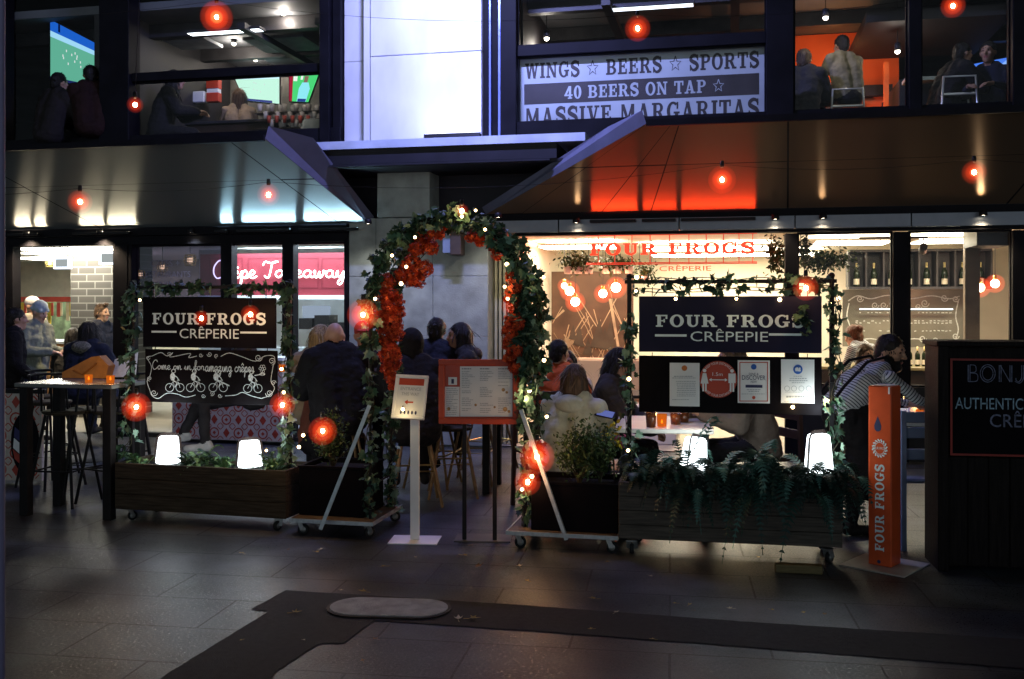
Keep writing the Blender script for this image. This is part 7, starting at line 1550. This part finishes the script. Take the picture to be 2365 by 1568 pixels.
person('dark haired woman in profile with a dark furry collar by the slatted wall', at_x(1090, 8.9), -80, sit(.58, .05), c_dkgrey, hair=('long', h_dark), skn=m_sk2, fat=.03, hood=cloth('dark_fur', (.05, .035, .028), .6))
# ---- right terrace
c_or = cloth('orange_sweater', (.5, .09, .02)); c_pale = cloth('pale_mint_hoodie', (.42, .46, .38)); c_puff = cloth('dark_puffer', (.04, .033, .03))
person('man in an orange red sweater seen from behind beside the arch', at_x(1282, 9.0), 160, sit(.42, .06), c_or, hair=('short', h_dark), yaw=-20, fat=.015)
person('smiling woman facing the man in the orange sweater', at_x(1312, 9.7), -10, sit(.30, .04), cloth('cream_top', (.5, .42, .3)), skn=m_sk2, hair=('long', h_dark))
person('woman with long brown hair in a pale mint hoodie seen from behind', at_x(1318, 7.35), 155, sit(.30, .04), c_pale, c_jean, hair=('long', h_brown), yaw=-15, fat=.02, voxel=.01, hood=c_pale)
person('dark haired woman in a dark puffer jacket looking at her phone', at_x(1388, 7.85), 75, sit(.40, .07, wrL=(.08, -.4, .62), wrR=(-.08, -.4, .62)), c_puff, skn=m_sk2, hair=('bob', h_dark), pitch=22, fat=.03, voxel=.01)
t = thing('phone', 'lit phone held by the woman in the dark puffer jacket', 'phone', at_x(1398, 7.25, .79), R(-65)); t.rotation_euler = (R(35), R(10), R(-20)); MB().bbox(-.075, .075, -.04, .04, 0, .009, .004).build('case', m_black, t); MB().quad((-.06, -.032, .0095), (.06, -.032, .0095), (.06, .032, .0095), (-.06, .032, .0095)).build('screen', emat('phone_screen_dim', (.2, .25, .7), .5), t)
person('person in a brown grey jacket at the white table, hidden by the notice board', at_x(1742, 7.3), -85, sit(.46, .1, wrL=(.14, -.42, .80), wrR=(-.14, -.46, .8), elL=(.24, -.2, .74), elR=(-.25, -.2, .74)), cloth('brown_grey_jacket', (.13, .10, .08)), c_black, m_sk2, hair=('short', h_brown), fat=.03, voxel=.009)
def apron(pr, c, e, hp, H):
    c((-.08, -.03, .84), (-.13, -.08, .36), .105, .12, 'legs'); c((.08, -.03, .84), (.13, -.08, .36), .105, .12, 'legs')
WJ = stand(0, pelvis=(0, .05, .87), chest=(0, -.12, 1.04), neck=(0, -.25, 1.15), head=(0, -.36, 1.25), shL=(.18, -.23, 1.10), shR=(-.18, -.23, 1.09), elL=(.22, -.40, .92), elR=(-.24, -.42, .93), wrL=(.14, -.60, .87), wrR=(-.17, -.64, .89), hipL=(.09, .04, .84), hipR=(-.09, .04, .84))
person('bearded waiter in a striped shirt and black apron bending over the laid table', at_x(1952, 6.95), 104, WJ, c_stripe, c_black, m_sk3, hair=('short', h_dark), yaw=-58, pitch=8, beard=True, voxel=.0085, extra=apron, fat=-.012)
b = MB(); w_ = bpy.data.objects
wt = [o for o in C.objects if o.get('label', '').startswith('bearded waiter')][0]
for s in (-1, 1): b.tube([(s * .11, .15, .95), (s * .11, .08, 1.03), (s * .11, -.10, 1.195), (s * .09, -.26, 1.225), (s * .09, -.335, 1.12), (s * .1, -.27, .98), (s * .11, -.1, .89)], .011, 6)
b.build('apron_strap', c_black, wt)
person('waitress in a striped shirt and dark braces seen from behind inside the restaurant', at_x(2030, 11.0), 215, stand(.22, pelvis=(0, 0, .78), chest=(0, -.16, 1.0), neck=(0, -.26, 1.13), head=(0, -.34, 1.22), shL=(.17, -.22, 1.09), shR=(-.17, -.22, 1.09), elL=(.22, -.3, .86), elR=(-.22, -.3, .86), wrL=(.14, -.45, .82), wrR=(-.14, -.45, .82)), c_stripe, c_black, hair=('bun', h_auburn), pitch=15)
person('brown haired guest sitting before the bar left of the waitress', at_x(1986, 10.2), 10, sit(.34, .05), c_dkgrey, hair=('bob', h_brown), skn=m_sk3)
person('grey haired guest sitting before the bar with back to the street', at_x(2036, 10.1), 185, sit(.32, .05), c_dkgrey, hair=('short', h_brown), skn=m_sk3)
# ---- upper floor
zu = 3.42; c_ol = cloth('olive_jacket', (.19, .165, .10)); c_shad = cloth('dark_jacket', (.02, .016, .015))
person('dark figure sitting left before the tilted television upstairs', at_x(118, 12.0, zu), 150, sit(.13, .05), c_shad, hair=('short', h_dark), fat=.03)
person('dark figure sitting right before the tilted television upstairs', at_x(212, 12.0, zu), 210, sit(.22, .05), cloth('maroon_jacket', (.02, .008, .006)), hair=('short', h_dark), fat=.03)
person('dark figure in profile at the entrance end of the upper bar', at_x(376, 12.3, zu), 100, sit(.22, .08), c_black, hair=('long', h_dark), fat=.03)
person('figure in a tan top leaning at the upper bar beside the wide television', at_x(550, 13.6, zu), 190, sit(.30, .1), cloth('tan_top', (.28, .2, .12)), hair=('long', h_brown))
person('man in an olive jacket sitting on a stool with back to the street upstairs', at_x(1955, 11.5, zu), 195, sit(.52, .05), c_ol, c_black, hair=('short', h_dark), fat=.015, scale=.95)
person('dark figure at the left jamb of the orange lit window upstairs', at_x(1850, 11.3, zu), 150, sit(.24, .06), c_dkgrey, hair=('short', h_brown), fat=.03)
person('dark figure leaning at the left of the far right upper window', at_x(2180, 11.0, zu), 100, sit(.22, .14), c_black, hair=('short', h_dark), fat=.03)
person('man in a dark jacket facing left before the blue television upstairs', at_x(2286, 10.9, zu), -40, sit(.18, .03), c_navy, skn=m_sk2, hair=('short', h_dark))
m_mst = mat('pale_metal_stool', (.55, .55, .5), .3, metal=.7, var=.15)
def backstool(label, x, D, z):
    t = thing('metal_stool', label, 'stool', at_x(x, D, z), R(-12)); b = MB(); b.tube([(-.19, 0, 0), (-.16, 0, .5), (.16, 0, .5), (.19, 0, 0)], .014, 6); b.build('back_frame', m_mst, t); MB().bbox(-.17, .17, .02, .3, .3, .33, .01).build('seat', m_mst, t); b = MB()
    for x_ in (-.15, .15): b.tube([(x_, .28, .3), (x_ * 1.2, .32, 0)], .012, 6)
    b.build('rear_legs', m_mst, t)
backstool('pale metal stool carrying the man in the olive jacket', 1957, 11.15, zu + .08); backstool('pale metal stool empty in the far right upper window', 2215, 10.7, zu + .12)
# stools under the guests at the bar table
for i, (x, D, a, lb) in enumerate(((790, 8.05, 20, 'rattan legged stool under the bald man'), (958, 7.95, 10, 'rattan legged stool under the black hooded guest'), (1000, 8.75, -15, 'rattan legged stool under the man in the navy jacket'), (1045, 8.3, 5, 'empty rattan legged stool behind the menu board'), (1095, 8.9, 80, 'rattan legged stool under the woman in profile'), (1130, 9.6, 60, 'far rattan legged stool beside the slatted wall'))):
    stool(lb, at_x(x, D)[0], D, a, .58, m_rat, 'rattan legged stools at the bar table', back=False)
